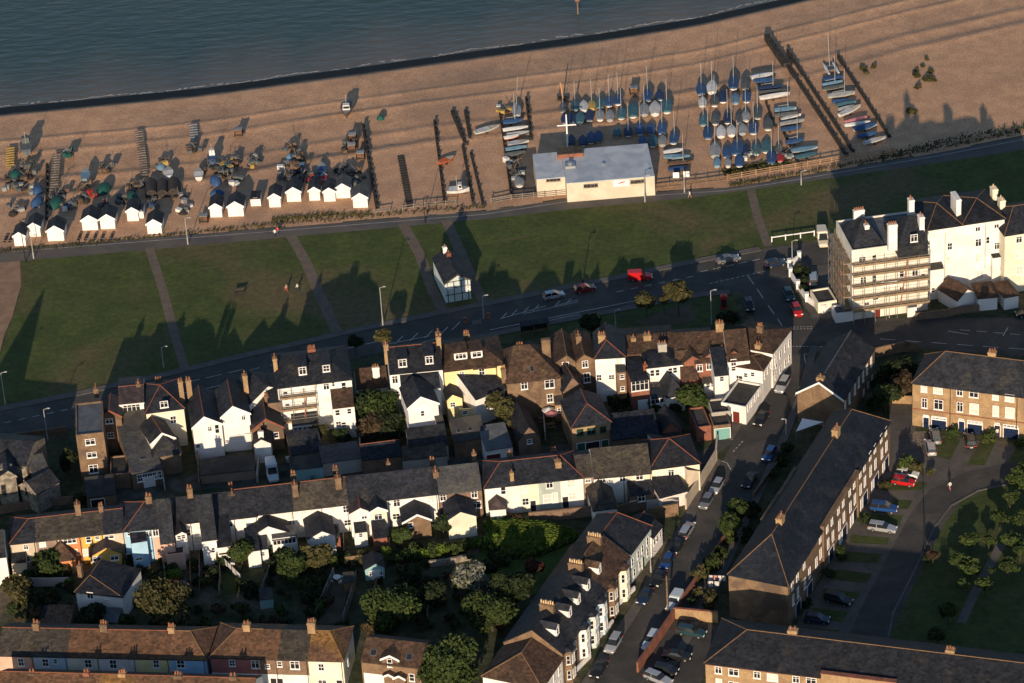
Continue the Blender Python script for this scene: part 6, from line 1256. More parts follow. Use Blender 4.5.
# ================================================================ street furniture, fences, walls
def upright(p, q):  # base pixel, top pixel -> base point, height
    a = at(*p); t = onplane(*q, a, Vector((0,1,0))); return a, max(1.5, t.z)
def lamp(p, q, label, arm=(.7,0), pale=True, name='lamp_post'):
    a, h = upright(p, q); r = tag(empty(name, (a.x,a.y,.02)), label, 'lamp post', 'street lamps'); m_ = MATS['polewhite' if 'dark' not in label else 'black']
    MB().tube((0,0,0),(0,0,1.3),.13,n=8).tube((0,0,1.3),(0,0,h),.085,.06,n=8).build('pole', m_, r)
    MB().tube((0,0,h-.05),(arm[0],arm[1],h+.1),.05).build('arm', m_, r); MB().box(arm[0]-.12,arm[1]-.1,h,arm[0]+.4,arm[1]+.1,h+.15).build('lamp_head', m_, r)
for zf, b_, t_, lb in [(z1,(135,635),(122,545),'pale lamp post on the promenade in front of the second hut'),(z1,(103,648),(92,480),'dark lamp post at the left end of the promenade'),(z1,(752,578),(740,475),'pale lamp post on the promenade below the gear with a white heap'),(z2,(781,612),(772,510),'pale lamp post on the promenade below the dark slatted walkway'),(z3,(700,648),(697,545),'pale lamp post in front of the clubhouse'),(z4,(485,660),(485,606),'lamp post on the promenade below the lower boat stack'),
    (zl,(850,492),(835,315),'tall lamp post at the road edge above the white villa'),(zg,(943,292),(938,188),'lamp post on the road edge behind the dark red car'),(zg,(482,460),(460,355),'lamp post beside the crossing near the timber shelter'),(zj,(12,205),(5,120),'lamp post at the far kerb left of the red van'),(zj,(140,388),(133,318),'lamp post standing on the verge left of the bare parking patch'),(zj,(518,372),(514,240),'lamp post on the verge beside the red phone box'),(zj,(836,135),(826,45),'lamp post behind the white wall of the hotel forecourt'),
    (z6,(192,362),(178,238),'tall pale lamp post left of the flat roofed brick house'),(z6,(22,218),(12,92),'thin lamp post at the left edge of the green'),(z6,(166,625),(160,565),'short lamp post in the churchyard'),(z6,(655,70),(648,-10),'lamp post on the green above the cream gabled house'),(z9,(745,503),(724,438),'lamp post on the right pavement above the blue car'),(zs,(596,247),(589,172),'lamp post in front of the pale green house on the street'),(zq,(527,242),(532,66),'thin dark lamp post on the curve of the estate road'),(z4,(18,690),(20,620),'lamp post where the fence meets the clubhouse stack')]:
    lamp(zf(*b_), zf(*t_), lb, (-.7,0) if 'right pavement' in lb else (.7,.2))
a, h = upright(zs(663,414), zs(651,262)); r = tag(empty('telegraph_pole', (a.x,a.y,0)), 'wooden telegraph pole rising beside the pale small van', 'pole'); MB().tube((0,0,0),(0,0,h),.16,.11,8).build('pole', MATS['wood'], r); MB().box(-.8,-.06,h-.6,.8,.06,h-.48).build('crossarm', MATS['darkwood'], r)
a, h = upright(zs(122,392), zs(117,335)); r = tag(empty('telegraph_pole', (a.x,a.y,0)), 'short pole in the dark gardens left of the street terrace', 'pole'); MB().tube((0,0,0),(0,0,h),.12,.09,8).build('pole', MATS['greywood'], r); MB().box(-.5,-.05,h-.5,.5,.05,h-.4).build('crossarm', MATS['darkwood'], r)
# signs, phone box, bollards, bus shelter
a, h = upright(zj(822,522), zj(819,468)); r = tag(empty('traffic_sign', (a.x,a.y,0)), 'red and white round no entry sign on a pole at the junction corner', 'sign')
MB().tube((0,0,0),(0,0,h),.06).build('pole', MATS['polewhite'], r); d_ = MB().tube((0,-.1,h),(0,-.06,h),.55,n=20).build('disc', MATS['signred'], r); MB().box(-.36,-.115,h-.09,.36,-.101,h+.09).build('bar', MATS['whitepaint'], d_)
a = at(*zj(567,305)); r = tag(empty('phone_box', (a.x,a.y,0), -.1), 'red telephone kiosk standing on the verge by the junction', 'phone box')
mat('phonered', (.38,.015,.02), rough=.4)
MB().box(-.55,-.55,0,.55,.55,2.3).box(-.62,-.62,2.3,.62,.62,2.45).loft([[(-.55,-.55,2.45),(.55,-.55,2.45),(.55,.55,2.45),(-.55,.55,2.45)],[(-.3,-.3,2.7),(.3,-.3,2.7),(.3,.3,2.7),(-.3,.3,2.7)]]).build('kiosk', MATS['phonered'], r)
MB().box(-.42,-.57,.4,.42,-.552,2.0).box(-.57,-.42,.4,-.552,.42,2.0).box(.552,-.42,.4,.57,.42,2.0).build('glazing', MATS['glass'], r)
for i, (x, y) in enumerate(((395,478),(503,456))):
    a = at(*zg(x, y)); r = tag(empty('traffic_bollard', (a.x,a.y,0)), ('left' if i == 0 else 'right')+' orange lit traffic island bollard on the seafront road', 'bollard', 'traffic island bollards')
    MB().box(-.25,-.15,.03,.25,.15,1.1).build('shell', mat('bollard_orange', (.45,.14,.04), rough=.5), r); MB().tube((0,-.17,.8),(0,-.155,.8),.18,n=12).build('arrow_disc', MATS['doorblue'], r)
a = at(*zg(448,478)); sheet('traffic_island', [zg(425,470),zg(470,462),zg(475,480),zg(430,488)], .06, M_pave)
A, B = at(*zg(662,548)), at(*zg(788,528)); d = B-A; L = d.length; r = tag(empty('bus_shelter', (A.x,A.y,0), math.atan2(d.y,d.x)), 'dark glazed bus shelter with flat roof on the verge', 'bus shelter')
MB().box(-.1,-.2,2.35,L+.1,1.6,2.5).build('roof', MATS['slateblue'], r); MB().box(0,1.5,.2,L,1.53,2.35).build('back_panel', MATS['glass'], r); MB().box(.3,1.1,.45,L-.3,1.45,.52).build('bench', MATS['wood'], r)
for x in (0, L/2, L): MB().box(x-.05,1.45,0,x+.05,1.55,2.35).build('post', MATS['steel'], r)
A = at(*z5(485,672)); r = tag(empty('sign_board', (A.x,A.y,0)), 'white boards on a tall pole in front of the scaffolded hotel', 'sign'); hh_ = onplane(*z5(480,535), A, Vector((0,1,0))).z
MB().tube((0,0,0),(0,0,hh_+.6),.08).build('pole', MATS['polewhite'], r); MB().box(-1.5,-.12,hh_-.5,-.02,-.06,hh_+.5).build('board', MATS['whitepaint'], r); MB().box(.02,-.12,hh_-.4,1.5,-.06,hh_+.55).build('board', MATS['whitepaint'], r)
for i, (x, y) in enumerate(((825,556),(866,552))):
    a = at(*z3(x, y+10)); r = tag(empty('notice_board', (a.x,a.y,0), -.05), ('left' if i == 0 else 'right')+' white notice board behind the fence beside the clubhouse', 'sign', 'white notice boards')
    MB().box(-.6,-.05,.8,.6,.05,2.0).build('board', MATS['whitepaint'], r)
    for s in (-.5, .5): MB().box(s-.05,.05,0,s+.05,.12,1.9).build('post', MATS['wood'], r)
# flagpole like a white cross, orange post, beacon in the sea
a = at(*z3(391,428)); t = onplane(*z3(383,298), a, Vector((0,1,0))); r = tag(empty('flagpole', (a.x,a.y,0)), 'white flagpole with a yardarm like a cross behind the clubhouse', 'flagpole')
MB().tube((0,0,0),(0,0,t.z),.22,.12,8).build('pole', MATS['whitepaint'], r); zc = onplane(*z3(386,341), a, Vector((0,1,0))).z; MB().tube((-1.9,0,zc),(1.9,0,zc),.13,.13,8).build('yardarm', MATS['whitepaint'], r)
a = at(*z3(372,236)); t = onplane(*z3(360,170), a, Vector((0,1,0))); r = tag(empty('marker_post', (a.x,a.y,0)), 'orange slanting post on a dark base at the head of the dinghies', 'post')
MB().tube((0,0,.2),(-.4,0,t.z),.14,.12,8).build('post', mat('postorange', (.60,.24,.05), rough=.6), r); MB().box(-1.2,-.8,0,1.2,.8,.3).box(-1.1,-.7,.3,-.9,.7,1.1).build('base', MATS['darkwood'], r)
a = at(578, 14, -3.3); r = tag(empty('beacon_post', (a.x,a.y,-3.3)), 'rusty beacon post standing in the sea at the top of the photo', 'beacon'); MB().tube((0,0,-1),(0,0,3.6),.16).build('post', MATS['brick'], r); MB().box(-.5,-.1,3.0,.5,.1,3.6).box(-.25,-.25,3.6,.25,.25,4.4).build('topmark', MATS['redbrick'], r)
# fences
def fence(pts, h, label, m_, sp=2.6, rails=2, name='wooden_fence', cat='fence', group=None, r_=.09):
    P = [at(*p) for p in pts]; r = tag(empty(name, P[0]), label, cat, group); O = P[0]
    pm = MB(); pm.box(-.09,-.09,0,.09,.09,h+.1); pme = pm.mesh('post', m_); rb = MB()
    for a, b_ in zip(P[:-1], P[1:]):
        d = b_-a; n = max(1, int(d.length/sp))
        for i in range(n): link('post', pme, r, a-O+d*(i/n), math.atan2(d.y,d.x))
        for k in range(rails):
            z = h*(k+1)/rails-.1; rb.tube(a-O+Vector((0,0,z)), b_-O+Vector((0,0,z)), r_, n=4)
    link('post', pme, r, P[-1]-O); rb.build('rail', m_, r)
fence([z3(85,655),z3(165,640),z3(390,618)], 1.2, 'wooden post and rail fence left of the clubhouse', MATS['greywood'], 2.2, 3)
fence([z3(742,598),z3(900,580),z3(1040,562)], 1.2, 'wooden post and rail fence running right from the clubhouse', MATS['wood'], 2.2, 3)
fence([z4(190,642),z4(360,612),z4(560,580),z4(700,556),z4(860,540)], 1.3, 'pale wooden fence between the dinghy park and promenade', mat('fencewood', (.36,.22,.12), (.27,.17,.095), 2, .85), 2.2, 3)
fence([z2(580,575),z2(640,568)], 1.0, 'short wooden fence below the rightmost hut', MATS['greywood'], 1.8)
fence([z2(690,560),z2(780,548),z2(905,538)], 1.0, 'low wooden fence by the dark slatted walkway', MATS['greywood'], 1.8)
fence([z5(15,368),z5(70,360),z5(130,352),z5(185,344)], 1.1, 'white post and rail fence at the edge of the green near the hotel', MATS['whitepaint'], 3.0, 1, r_=.12)
def wall(pts, h, t, m_, label, cap=None, piers=False, z0=0.0, name='garden_wall', group=None):
    P = [at(*p) for p in pts]; O = P[0]; r = tag(empty(name, P[0]), label, 'wall', group); b = MB(); c = MB()
    for k, (a, b_) in enumerate(zip(P[:-1], P[1:])):
        d = (b_-a); n = Vector((-d.y,d.x,0)).normalized()*t/2; e = d.normalized()*t*.5; q = [a-O-n-e, b_-O-n+e, b_-O+n+e, a-O+n-e]; hk = h+.004*k
        b.slab([(v.x,v.y,0) for v in q], hk, 0)
        if cap: n2 = n*1.35; q = [a-O-n2-e, b_-O-n2+e, b_-O+n2+e, a-O+n2-e]; c.slab([(v.x,v.y,hk+.005) for v in q], .1, 0)
    b.build('masonry', MATS[m_], r)
    if cap: c.build('coping', MATS[cap], r)
    if piers:
        for v in P:
            MB().box(-.32,-.32,0,.32,.32,h+.45).box(-.4,-.4,h+.45,.4,.4,h+.6).build('pier', MATS[m_], r, v-O)
wall([z5(125,440),z5(85,470),z5(90,505),z5(120,555),z5(155,605),z5(222,652)], 1.2, .3, 'white', 'white rendered wall with square piers around the hotel forecourt', None, True)
wall([z5(222,652),z5(262,640),z5(300,625)], 1.2, .3, 'white', 'short white wall curving to the hotel porch')
wall([z5(560,668),z5(592,664)], 1.9, .25, 'white', 'short bright white wall at the foot of the scaffolding'); wall([z5(592,680),z5(700,668),z5(780,652),z5(842,648)], 1.5, .25, 'darkbrick', 'dark brick wall in front of the white gabled cottage wing')
wall([zs(545,640),zs(600,560),zs(650,488),zs(690,428)], 1.8, .3, 'redbrick', 'red brick wall along the street side of the car park', 'redbrick')
wall([zs(690,428),zs(775,436),zs(858,444)], 2.0, .3, 'yellowbrick', 'sunlit yellow brick wall closing the car park', 'redbrick')
wall([zs(693,405),zs(760,310),zs(830,205),zs(890,120)], 1.1, .3, 'redbrick', 'low red brick wall along the gardens of the long terrace', 'redbrick')
wall([z13(455,390),z13(500,330),z13(560,250)], 1.0, .3, 'brick', 'low brick wall behind the black car on the side street')
wall([z13(185,436),z13(245,345),z13(305,245),z13(310,185)], 2.3, .3, 'beige', 'tall pale boundary wall following the side street below the alley')
wall([z13(30,445),z13(130,438),z13(150,445)], 2.2, .3, 'greywall', 'grey yard wall ending at the street behind the pale green house')
wall([z12(880,320),z12(990,300)], 2.3, .3, 'brick', 'brick yard wall at the far end of the street terrace')
wall([z12(400,330),z12(500,320),z12(640,305),z12(760,300),z12(890,268)], 2.0, .3, 'darkbrick', 'long dark wall behind the four colour row')
wall([zr(205,142),zr(330,148)], 1.6, .3, 'yellowbrick', 'yellow brick wall linking the hall garden to the town houses')
wall([z14(430,150),z14(545,125),z14(596,128)], 2.0, .3, 'brick', 'brick garden wall along the road between hall and town houses')
wall([zu(110,105),zu(280,103)], 1.6, .3, 'greywall', 'long grey garden wall left of the white garden cottage')
wall([z12(0,505),z12(60,500),z12(160,478)], 1.1, .4, 'flint', 'low rubble garden wall under the lit hedges'); wall([zt(490,205),zt(440,210)], 1.7, .2, 'wood', 'sunlit tan fence panel beside the summerhouse')
wall([z6(0,365),z6(150,345),z6(265,328)], 1.2, .3, 'darkbrick', 'dark churchyard wall beside the seafront road'); wall([z6(0,655),z6(180,625),z6(340,610)], 1.5, .3, 'darkbrick', 'dark wall between churchyard and the terrace')
wall([zt(395,250),zt(360,330),zt(325,420)], 1.6, .15, 'greywood', 'weathered board fence left of the long bare garden', name='board_fence'); wall([zt(480,260),zt(460,340),zt(430,430)], 1.6, .15, 'greywood', 'weathered board fence right of the long bare garden', name='board_fence')
wall([z10(880,320),z10(882,400),z10(878,470)], 1.5, .15, 'greywood', 'narrow board fence left of the washing line lawn', name='board_fence')
sheet('garden_path', [zt(395,262),zt(455,262),zt(420,430),zt(335,430)], .018, mat('bare_garden', (.11,.085,.06), (.08,.065,.045), .5, 1)); sheet('garden_grass', [z10(888,380),z10(965,380),z10(960,450),z10(885,455)], .018, M_grass2)
# shade sail
tri = [at(*z13(624,126), 2.6), at(*z13(650,74), 3.4), at(*z13(733,88), 3.0)]; O = Vector((tri[0].x, tri[0].y, 0)); r = tag(empty('shade_sail', O), 'white triangular shade sail stretched by the hall gable', 'shade sail')
b = MB(); b.slab([tuple(p-O) for p in tri], .02, .02); b.build('canopy', MATS['whitepaint'], r)
for p in tri: MB().tube((p.x-O.x,p.y-O.y,0),(p.x-O.x,p.y-O.y,p.z+.1),.06).build('post', MATS['steel'], r)
# laundry
def laundry(p, q, n, label, cols=('white',)):
    a = at(*p); b_ = at(*q); d = b_-a; L = d.length; r = tag(empty('washing_line', a, math.atan2(d.y,d.x)), label, 'washing line')
    for x in (0, L): MB().tube((x,0,0),(x,0,2.2),.05).build('pole', MATS['steel'], r)
    MB().tube((0,0,2.15),(L,0,2.15),.015).build('line', MATS['steel'], r)
    for i in range(n): x = L*(i+.12)/n; w_ = L*.76/n; MB().box(x,-.02,1.0+.2*(i%2),x+w_,.02,2.15).build('sheet', MATS['tarp_'+cols[i % len(cols)]], r)
laundry(z10(896,352), z10(965,420), 4, 'line of white washing over a small garden lawn'); laundry(zk(318,150), zk(372,152), 2, 'white sheets drying beside the end of the long terrace'); laundry(zk(322,122), zk(402,126), 4, 'line of pink and white washing above the white sheets', ('white','pink','white','white'))
# beer garden
def picnic(px, py, label, para=None):
    c = at(px, py, .7); r = tag(empty('picnic_table', (c.x,c.y,0), .2), label, 'picnic table', 'tables in the beer garden'); MB().box(-.9,-.4,.7,.9,.4,.76).build('tabletop', MATS['wood'], r)
    for s in (-1, 1): MB().box(-.9,s*.75-.14,.42,.9,s*.75+.14,.47).build('bench', MATS['wood'], r); MB().box(s*.6-.05,-.75,0,s*.6+.05,.75,.1).box(s*.6-.05,-.3,.1,s*.6+.05,.3,.7).build('leg_frame', MATS['wood'], r)
def parasol(px, py, m_, label):
    c = at(px, py, 2.2); r = tag(empty('parasol', (c.x,c.y,0)), label, 'parasol'); MB().tube((0,0,0),(0,0,2.6),.03).build('pole', MATS['steel'], r)
    b = MB(); ring = [(1.2*math.cos(i*math.pi/4), 1.2*math.sin(i*math.pi/4), 2.1) for i in range(8)]; b.v = [(0,0,2.6)]+ring; b.f = [(0,1+i,1+(i+1)%8) for i in range(8)]; b.m = [0]*8; b.build('canopy', m_, r)
for x, y, lb in ((455,430,'picnic table at the left of the beer garden'),(505,425,'picnic table at the right of the beer garden'),(480,455,'picnic table lowest in the beer garden')): picnic(*z8(x,y), lb)
parasol(*z8(474,398), MATS['tarp_white'], 'white parasol in the beer garden'); parasol(*z8(486,412), MATS['tarp_pink'], 'pink parasol beside the white one')
# scaffolding
def scaffold(H, faces, label, lifts, red=True):
    r = tag(empty('scaffolding', (0,0,0)), label, 'scaffolding'); r.matrix_world = H.M
    sm = {}
    for (p, q, out, top) in faces:
        p = Vector((*p, 0)); q = Vector((*q, 0)); d = q-p; L = d.length; u = d/L; n = Vector((u.y, -u.x, 0)); k = max(2, int(L/1.9))
        for i in range(k+1):
            for o_ in (.25, out):
                a = p+u*(L*i/k)+n*o_
                if top not in sm: sm[top] = MB().tube((0,0,0),(0,0,top),.055,n=5).mesh('standard', MATS['steel'])
                so_ = link('standard', sm[top], r, a); so_.scale = (1,1,.93+.11*((i*7+int(o_*10)) % 5)/5)
        for z in lifts:
            if z > top: continue
            a, b_ = p+n*.2, q+n*.2; c, e = q+n*(out+.1), p+n*(out+.1)
            b = MB(); b.slab([(*a.to_2d(),z),(*b_.to_2d(),z),(*c.to_2d(),z),(*e.to_2d(),z)], .07, .12); b.slab([(*e.to_2d(),z+.07),(*c.to_2d(),z+.07),(*(c+n*.05).to_2d(),z+.07),(*(e+n*.05).to_2d(),z+.07)], .22, .2); b.build('platform', MATS['scaffwood'], r)
            g = MB()
            for dz in (.55, 1.1): g.tube(e+Vector((0,0,z+dz)), c+Vector((0,0,z+dz)), .04, n=4)
            g.build('guard_rail', MATS['steel'], r)
        if red and L > 6:
            a = p+u*(L*.62)+n*(out-.3); b_ = p+u*(L*.72)+n*(out-.3); MB().tube(a+Vector((0,0,lifts[0])), b_+Vector((0,0,min(top, lifts[-1]))), .07).build('rubbish_chute', mat('chute', (.45,.09,.04), rough=.6), r)
HAw = HA.w
scaffold(HA, [((-.1,-.02),(HAw,-.02),1.5,13.2),((-.02,11.3),(-.02,-.2),1.5,13.2)], 'scaffolding with timber decks wrapped around the cream corner hotel', (2.6,5.0,7.4,9.8,11.9))
scaffold(SCAF, [((.2,-.02),(SCAF.w*.5,-.02),1.3,9.6)], 'scaffolding on the left half of the big white villa', (3.2,5.6,8.0))
# roof plant on the clubhouse
tkz = 4.0; P = CL.front(*z3(400,487), y=6); b = MB(); b.box(P.x-1,5.5,3.9,P.x+1,7.2,4.9).tube((P.x,6.4,4.9),(P.x,6.4,5.4),.5,n=10); b.build('roof_vent', MATS['steel'], CL.root)
P = CL.front(*z3(534,492), y=6); MB().tube((P.x,6,3.9),(P.x,6,4.8),.3,n=8).build('roof_vent', MATS['steel'], CL.root)
P = CL.front(*z3(350,446), y=10.2); Q = CL.front(*z3(452,438), y=10.2); b = MB(); b.box(P.x,10.0,3.9,Q.x,12.2,5.3); b.build('plant_room', MATS['redbrick'], CL.root); b = MB(); b.slab([(P.x-.1,9.9,5.3),(Q.x+.1,9.9,5.3),(Q.x+.1,12.3,5.6),(P.x-.1,12.3,5.6)], .1, 0); b.build('plant_room_roof', MATS['greytile'], CL.root)

# ================================================================ people
def person(px, py, label, shirt, legs, rz=0.0, pose='walk', hair='darkwood'):
    a = at(px, py); sit = pose == 'sit'; hz = .5 if sit else .92
    J = {'pelvis':(0,0,hz),'chest':(0,.0,hz+.42),'neck':(0,.02,hz+.58),'head':(0,.03,hz+.68),'top':(0,.02,hz+.80)}
    E = [('pelvis','chest'),('chest','neck'),('neck','head'),('head','top')]; R = {'pelvis':.15,'chest':.17,'neck':.065,'head':.10,'top':.085}
    for s, nm in ((-1,'l'),(1,'r')):
        st = .22*s if pose == 'walk' else 0
        J['hip'+nm] = (.09*s,0,hz-.06); J['sh'+nm] = (.19*s,0,hz+.46); J['el'+nm] = (.25*s,-st*.6,hz+.2); J['wr'+nm] = (.24*s,-st*.9+.1,hz-.02); J['ha'+nm] = (.24*s,-st*.9+.14,hz-.11)
        if sit: J['kn'+nm] = (.12*s,.42,hz-.02); J['an'+nm] = (.12*s,.46,.08); J['to'+nm] = (.13*s,.62,.05)
        else: J['kn'+nm] = (.10*s,st+.03,.48); J['an'+nm] = (.10*s,st*1.3-.02,.09); J['to'+nm] = (.11*s,st*1.3+.16,.05)
        E += [('pelvis','hip'+nm),('hip'+nm,'kn'+nm),('kn'+nm,'an'+nm),('an'+nm,'to'+nm),('chest','sh'+nm),('sh'+nm,'el'+nm),('el'+nm,'wr'+nm),('wr'+nm,'ha'+nm)]
        R.update({'hip'+nm:.10,'kn'+nm:.065,'an'+nm:.045,'to'+nm:.04,'sh'+nm:.07,'el'+nm:.045,'wr'+nm:.035,'ha'+nm:.035})
    K = list(J); me = bpy.data.meshes.new('person_body'); me.from_pydata([J[k] for k in K], [(K.index(x), K.index(y)) for x, y in E], [])
    tmp = bpy.data.objects.new('tmp', me); COL.objects.link(tmp); md = tmp.modifiers.new('s', 'SKIN'); sb = tmp.modifiers.new('u', 'SUBSURF'); sb.levels = sb.render_levels = 1
    for i, k in enumerate(K): me.skin_vertices[0].data[i].radius = (R[k], R[k]*.85); me.skin_vertices[0].data[i].use_root = (k == 'pelvis')
    dg = bpy.context.evaluated_depsgraph_get(); body = bpy.data.meshes.new_from_object(tmp.evaluated_get(dg)); bpy.data.objects.remove(tmp)
    body.materials.clear(); body.materials.append(mat('skin', (.50,.32,.24), rough=.6)); body.name = 'body'
    r = tag(empty('person', (a.x,a.y,.02), rz), label, 'person'); link('body', body, r)
    def shell(name, m_, test, grow):
        bm = bmesh.new(); bm.from_mesh(body); bm.normal_update(); bmesh.ops.delete(bm, geom=[f for f in bm.faces if not test(f.calc_center_median())], context='FACES')
        for v in bm.verts: v.co += v.normal*grow
        me2 = bpy.data.meshes.new(name); bm.to_mesh(me2); bm.free(); me2.materials.clear(); me2.materials.append(m_); link(name, me2, r)
    shell('shirt', shirt, lambda c: hz-.04 < c.z < hz+.55 and not (abs(c.x) > .2 and c.z < hz+.12), .015)
    shell('trousers', legs, lambda c: .1 < c.z <= hz+.02 and abs(c.x) < .21, .014); shell('shoes', MATS['black'], lambda c: c.z <= .1, .012)
    shell('hair', MATS[hair], lambda c: c.z > hz+.70 or (c.z > hz+.64 and c.y < .0), .014)
    hd = MB()
    for s in (-1, 1): hd.box(s*.035-.012,.115,hz+.675,s*.035+.012,.13,hz+.69); 
    hd.box(-.012,.12,hz+.645,.012,.145,hz+.67).box(-.025,.112,hz+.618,.025,.125,hz+.628); hd.build('face', MATS['darkwood'], r)
cl = lambda n_, c: mat('cloth_'+n_, c, rough=.85)
person(*zl(349,78), 'person in white top walking on the promenade at the left of a pair', cl('white',(.6,.58,.55)), cl('navy',(.03,.04,.07)), .3); person(*zl(362,68), 'person in bright red top walking on the promenade', cl('red',(.5,.05,.05)), cl('denim',(.06,.09,.16)), .3)
person(*zl(403,334), 'person in pink top and red legs crossing the green', cl('pinktop',(.5,.25,.22)), cl('redlegs',(.35,.07,.06)), 1.3); person(*zl(454,330), 'person in pale top and dark trousers crossing the green', cl('white',(.6,.58,.55)), cl('navy',(.03,.04,.07)), 1.3)
person(*z3(879,634), 'person with white top and orange trousers on the promenade right of clubhouse', cl('white',(.6,.58,.55)), cl('tan',(.35,.18,.10)), -1.2); person(*zr(557,683), 'person in a white top on the curved estate road', cl('white',(.6,.58,.55)), cl('pinklegs',(.4,.15,.15)), .5); person(*zr(851,352), 'person in white shirt standing in a town house doorway', cl('white',(.6,.58,.55)), cl('navy',(.03,.04,.07)), 3.1, 'stand')
a = at(*zl(185,342)); r = tag(empty('park_bench', (a.x,a.y,0), .2), 'dark park bench on a bare patch in the middle of the green', 'bench'); MB().box(-1,-.25,.42,1,.25,.48).build('seat', MATS['darkwood'], r); MB().box(-1,.22,.55,1,.28,1.0).build('backrest', MATS['darkwood'], r)
for s in (-.85, .85): MB().box(s-.05,-.22,0,s+.05,.25,.42).build('leg', MATS['darkwood'], r)
sheet('bare_patch', [zl(145,350),zl(205,338),zl(215,346),zl(158,358)], .022, MATS['bare_garden'])

# fences between the back gardens
GFN = 'board fences between the back gardens'
for i, (p, q, lb) in enumerate([(z10(235,335),z10(215,400),'behind the orange house'),(z10(330,330),z10(318,345),'beside the ochre gabled extension'),(z10(500,345),z10(520,430),'below the tall pale blue house'),(z10(655,320),z10(665,420),'left of the pink flat extension'),(z10(760,300),z10(765,430),'below the narrow house with two blinds'),(z10(800,310),z10(800,440),'below the blank white rear wall'),(z11(290,400),z11(300,470),'right of the slatted sun room'),(z11(455,350),z11(458,430),'left of the twin rear gables'),(z11(640,380),z11(635,440),'right of the brick outhouse'),(z11(160,490),z11(120,600),'in the dark gardens below the sun room'),(z11(590,540),z11(560,640),'below the summerhouse'),(z11(820,590),z11(790,670),'right of the big spreading tree'),(z10(330,520),z10(345,600),'right of the long grey garden wall')]):
    wall([p, q], 1.5, .12, 'greywood' if i % 2 else 'wood', 'board fence '+lb, name='board_fence', group=GFN)
for x, y, col, lb in [(735,412,'blue','blue tarpaulin over garden things below the white bayed house'),(700,400,'red','red covered heap beside the blue garden tarpaulin')]:
    dome(*z10(x, y), 1.6, 1.8, .8, col, lb)
house('shed', 'teal green garden shed in the dark garden below the sun room', z11(118,598), z11(172,592), 1.9, 2.4, .4, 'mono', 'teal', 'felt', cat='shed')
house('shed', 'grey garden shed with a felt roof by the long bare garden', z11(455,530), z11(500,525), 1.9, 2.2, .4, 'mono', 'wood', 'felt', cat='shed')
house('shed', 'small brown garden shed right of the pale blossoming tree', z12(215,610), z12(262,604), 2.0, 2.6, .5, 'mono', 'wood', 'felt', cat='shed')
house('greenhouse', 'little glass greenhouse in the garden left of the round tree', z11(560,590), z11(605,585), 1.8, 3.0, .9, 'front', 'greywall', 'glass', cat='greenhouse')
c = at(*z11(428,512), .5); r = tag(empty('garden_table', (c.x,c.y,0)), 'white round garden table with chairs at the head of the long bare garden', 'garden table'); MB().tube((0,0,.7),(0,0,.75),.7,n=14).tube((0,0,0),(0,0,.7),.05).build('tabletop', MATS['whitepaint'], r)
for i in range(4):
    t = i*1.57+.5; c2 = at(*z11(428,512), .5)+Vector((1.1*math.cos(t),1.1*math.sin(t),0)); q = tag(empty('garden_chair', (c2.x,c2.y,0), t+1.57), 'white garden chair on the %s side of the white garden table' % ('near right','far right','far left','near left')[(1,2,3,0)[i]], 'chair', 'white garden chairs')
    MB().box(-.24,-.24,.4,.24,.24,.45).build('seat', MATS['whitepaint'], q); MB().box(-.24,-.27,.45,.24,-.22,.9).build('backrest', MATS['whitepaint'], q)
    for sx in (-.2,.2):
        for sy in (-.2,.2): MB().box(sx-.03,sy-.03,0,sx+.03,sy+.03,.4).build('leg', MATS['whitepaint'], q)

car(*z7(168,608), 2, 9, 'camper', 'pale', 'pale boxy caravan standing in the yard behind the white gabled pair')
for i, (p, q, lb) in enumerate([(z7(120,560),z7(110,650),'left of the pale boxy caravan'),(z7(375,560),z7(370,620),'between the blue tinted and pale grey garages'),(z7(520,470),z7(525,600),'left of the red ridged garage'),(z7(688,540),z7(692,600),'below the tall white villa wing'),(z8(455,440),z8(462,520),'down the middle of the beer garden yard'),(z8(555,470),z8(560,560),'left of the green shuttered annexe'),(z6(655,520),z6(660,560),'right of the long slate annexe'),(z6(790,410),z6(800,560),'left of the white gabled pair')]):
    wall([p, q], 1.7, .22, 'darkbrick' if i % 2 else 'greywall', 'yard wall '+lb, name='yard_wall', group='low walls dividing the back yards')
for i, (x, y, col, lb) in enumerate([(215,610,'green','green wheeled bin beside the pale boxy caravan'),(232,560,'white','white sack beside the blue tinted garage'),(330,640,'darkgrey','dark bin behind the terrace ridge right of the caravan')]):
    c = at(*z7(x, y), .5); r = tag(empty('wheelie_bin' if i != 1 else 'sack', (c.x,c.y,0), .3), lb, 'bin' if i != 1 else 'sack'); b = MB(); b.loft([[(-.25,-.3,.05),(.25,-.3,.05),(.25,.3,.05),(-.25,.3,.05)],[(-.3,-.36,1.0),(.3,-.36,1.0),(.3,.36,1.0),(-.3,.36,1.0)]]); b.build('body', MATS['tarp_'+col], r); MB().box(-.33,-.4,1.003,.33,.4,1.08).build('lid', MATS['tarp_'+col], r)

for p, q, lb in ((zs(445,400),zs(530,318),'beside the brick bay fronted terrace house'),(zs(365,535),zs(445,450),'beside the pale blue terrace house'),(zs(268,672),zs(355,585),'beside the white bay fronted house near the bottom')):
    wall([p, q], .8, .3, 'white', 'low white front garden wall on the side street '+lb, name='front_wall', group='white front garden walls')
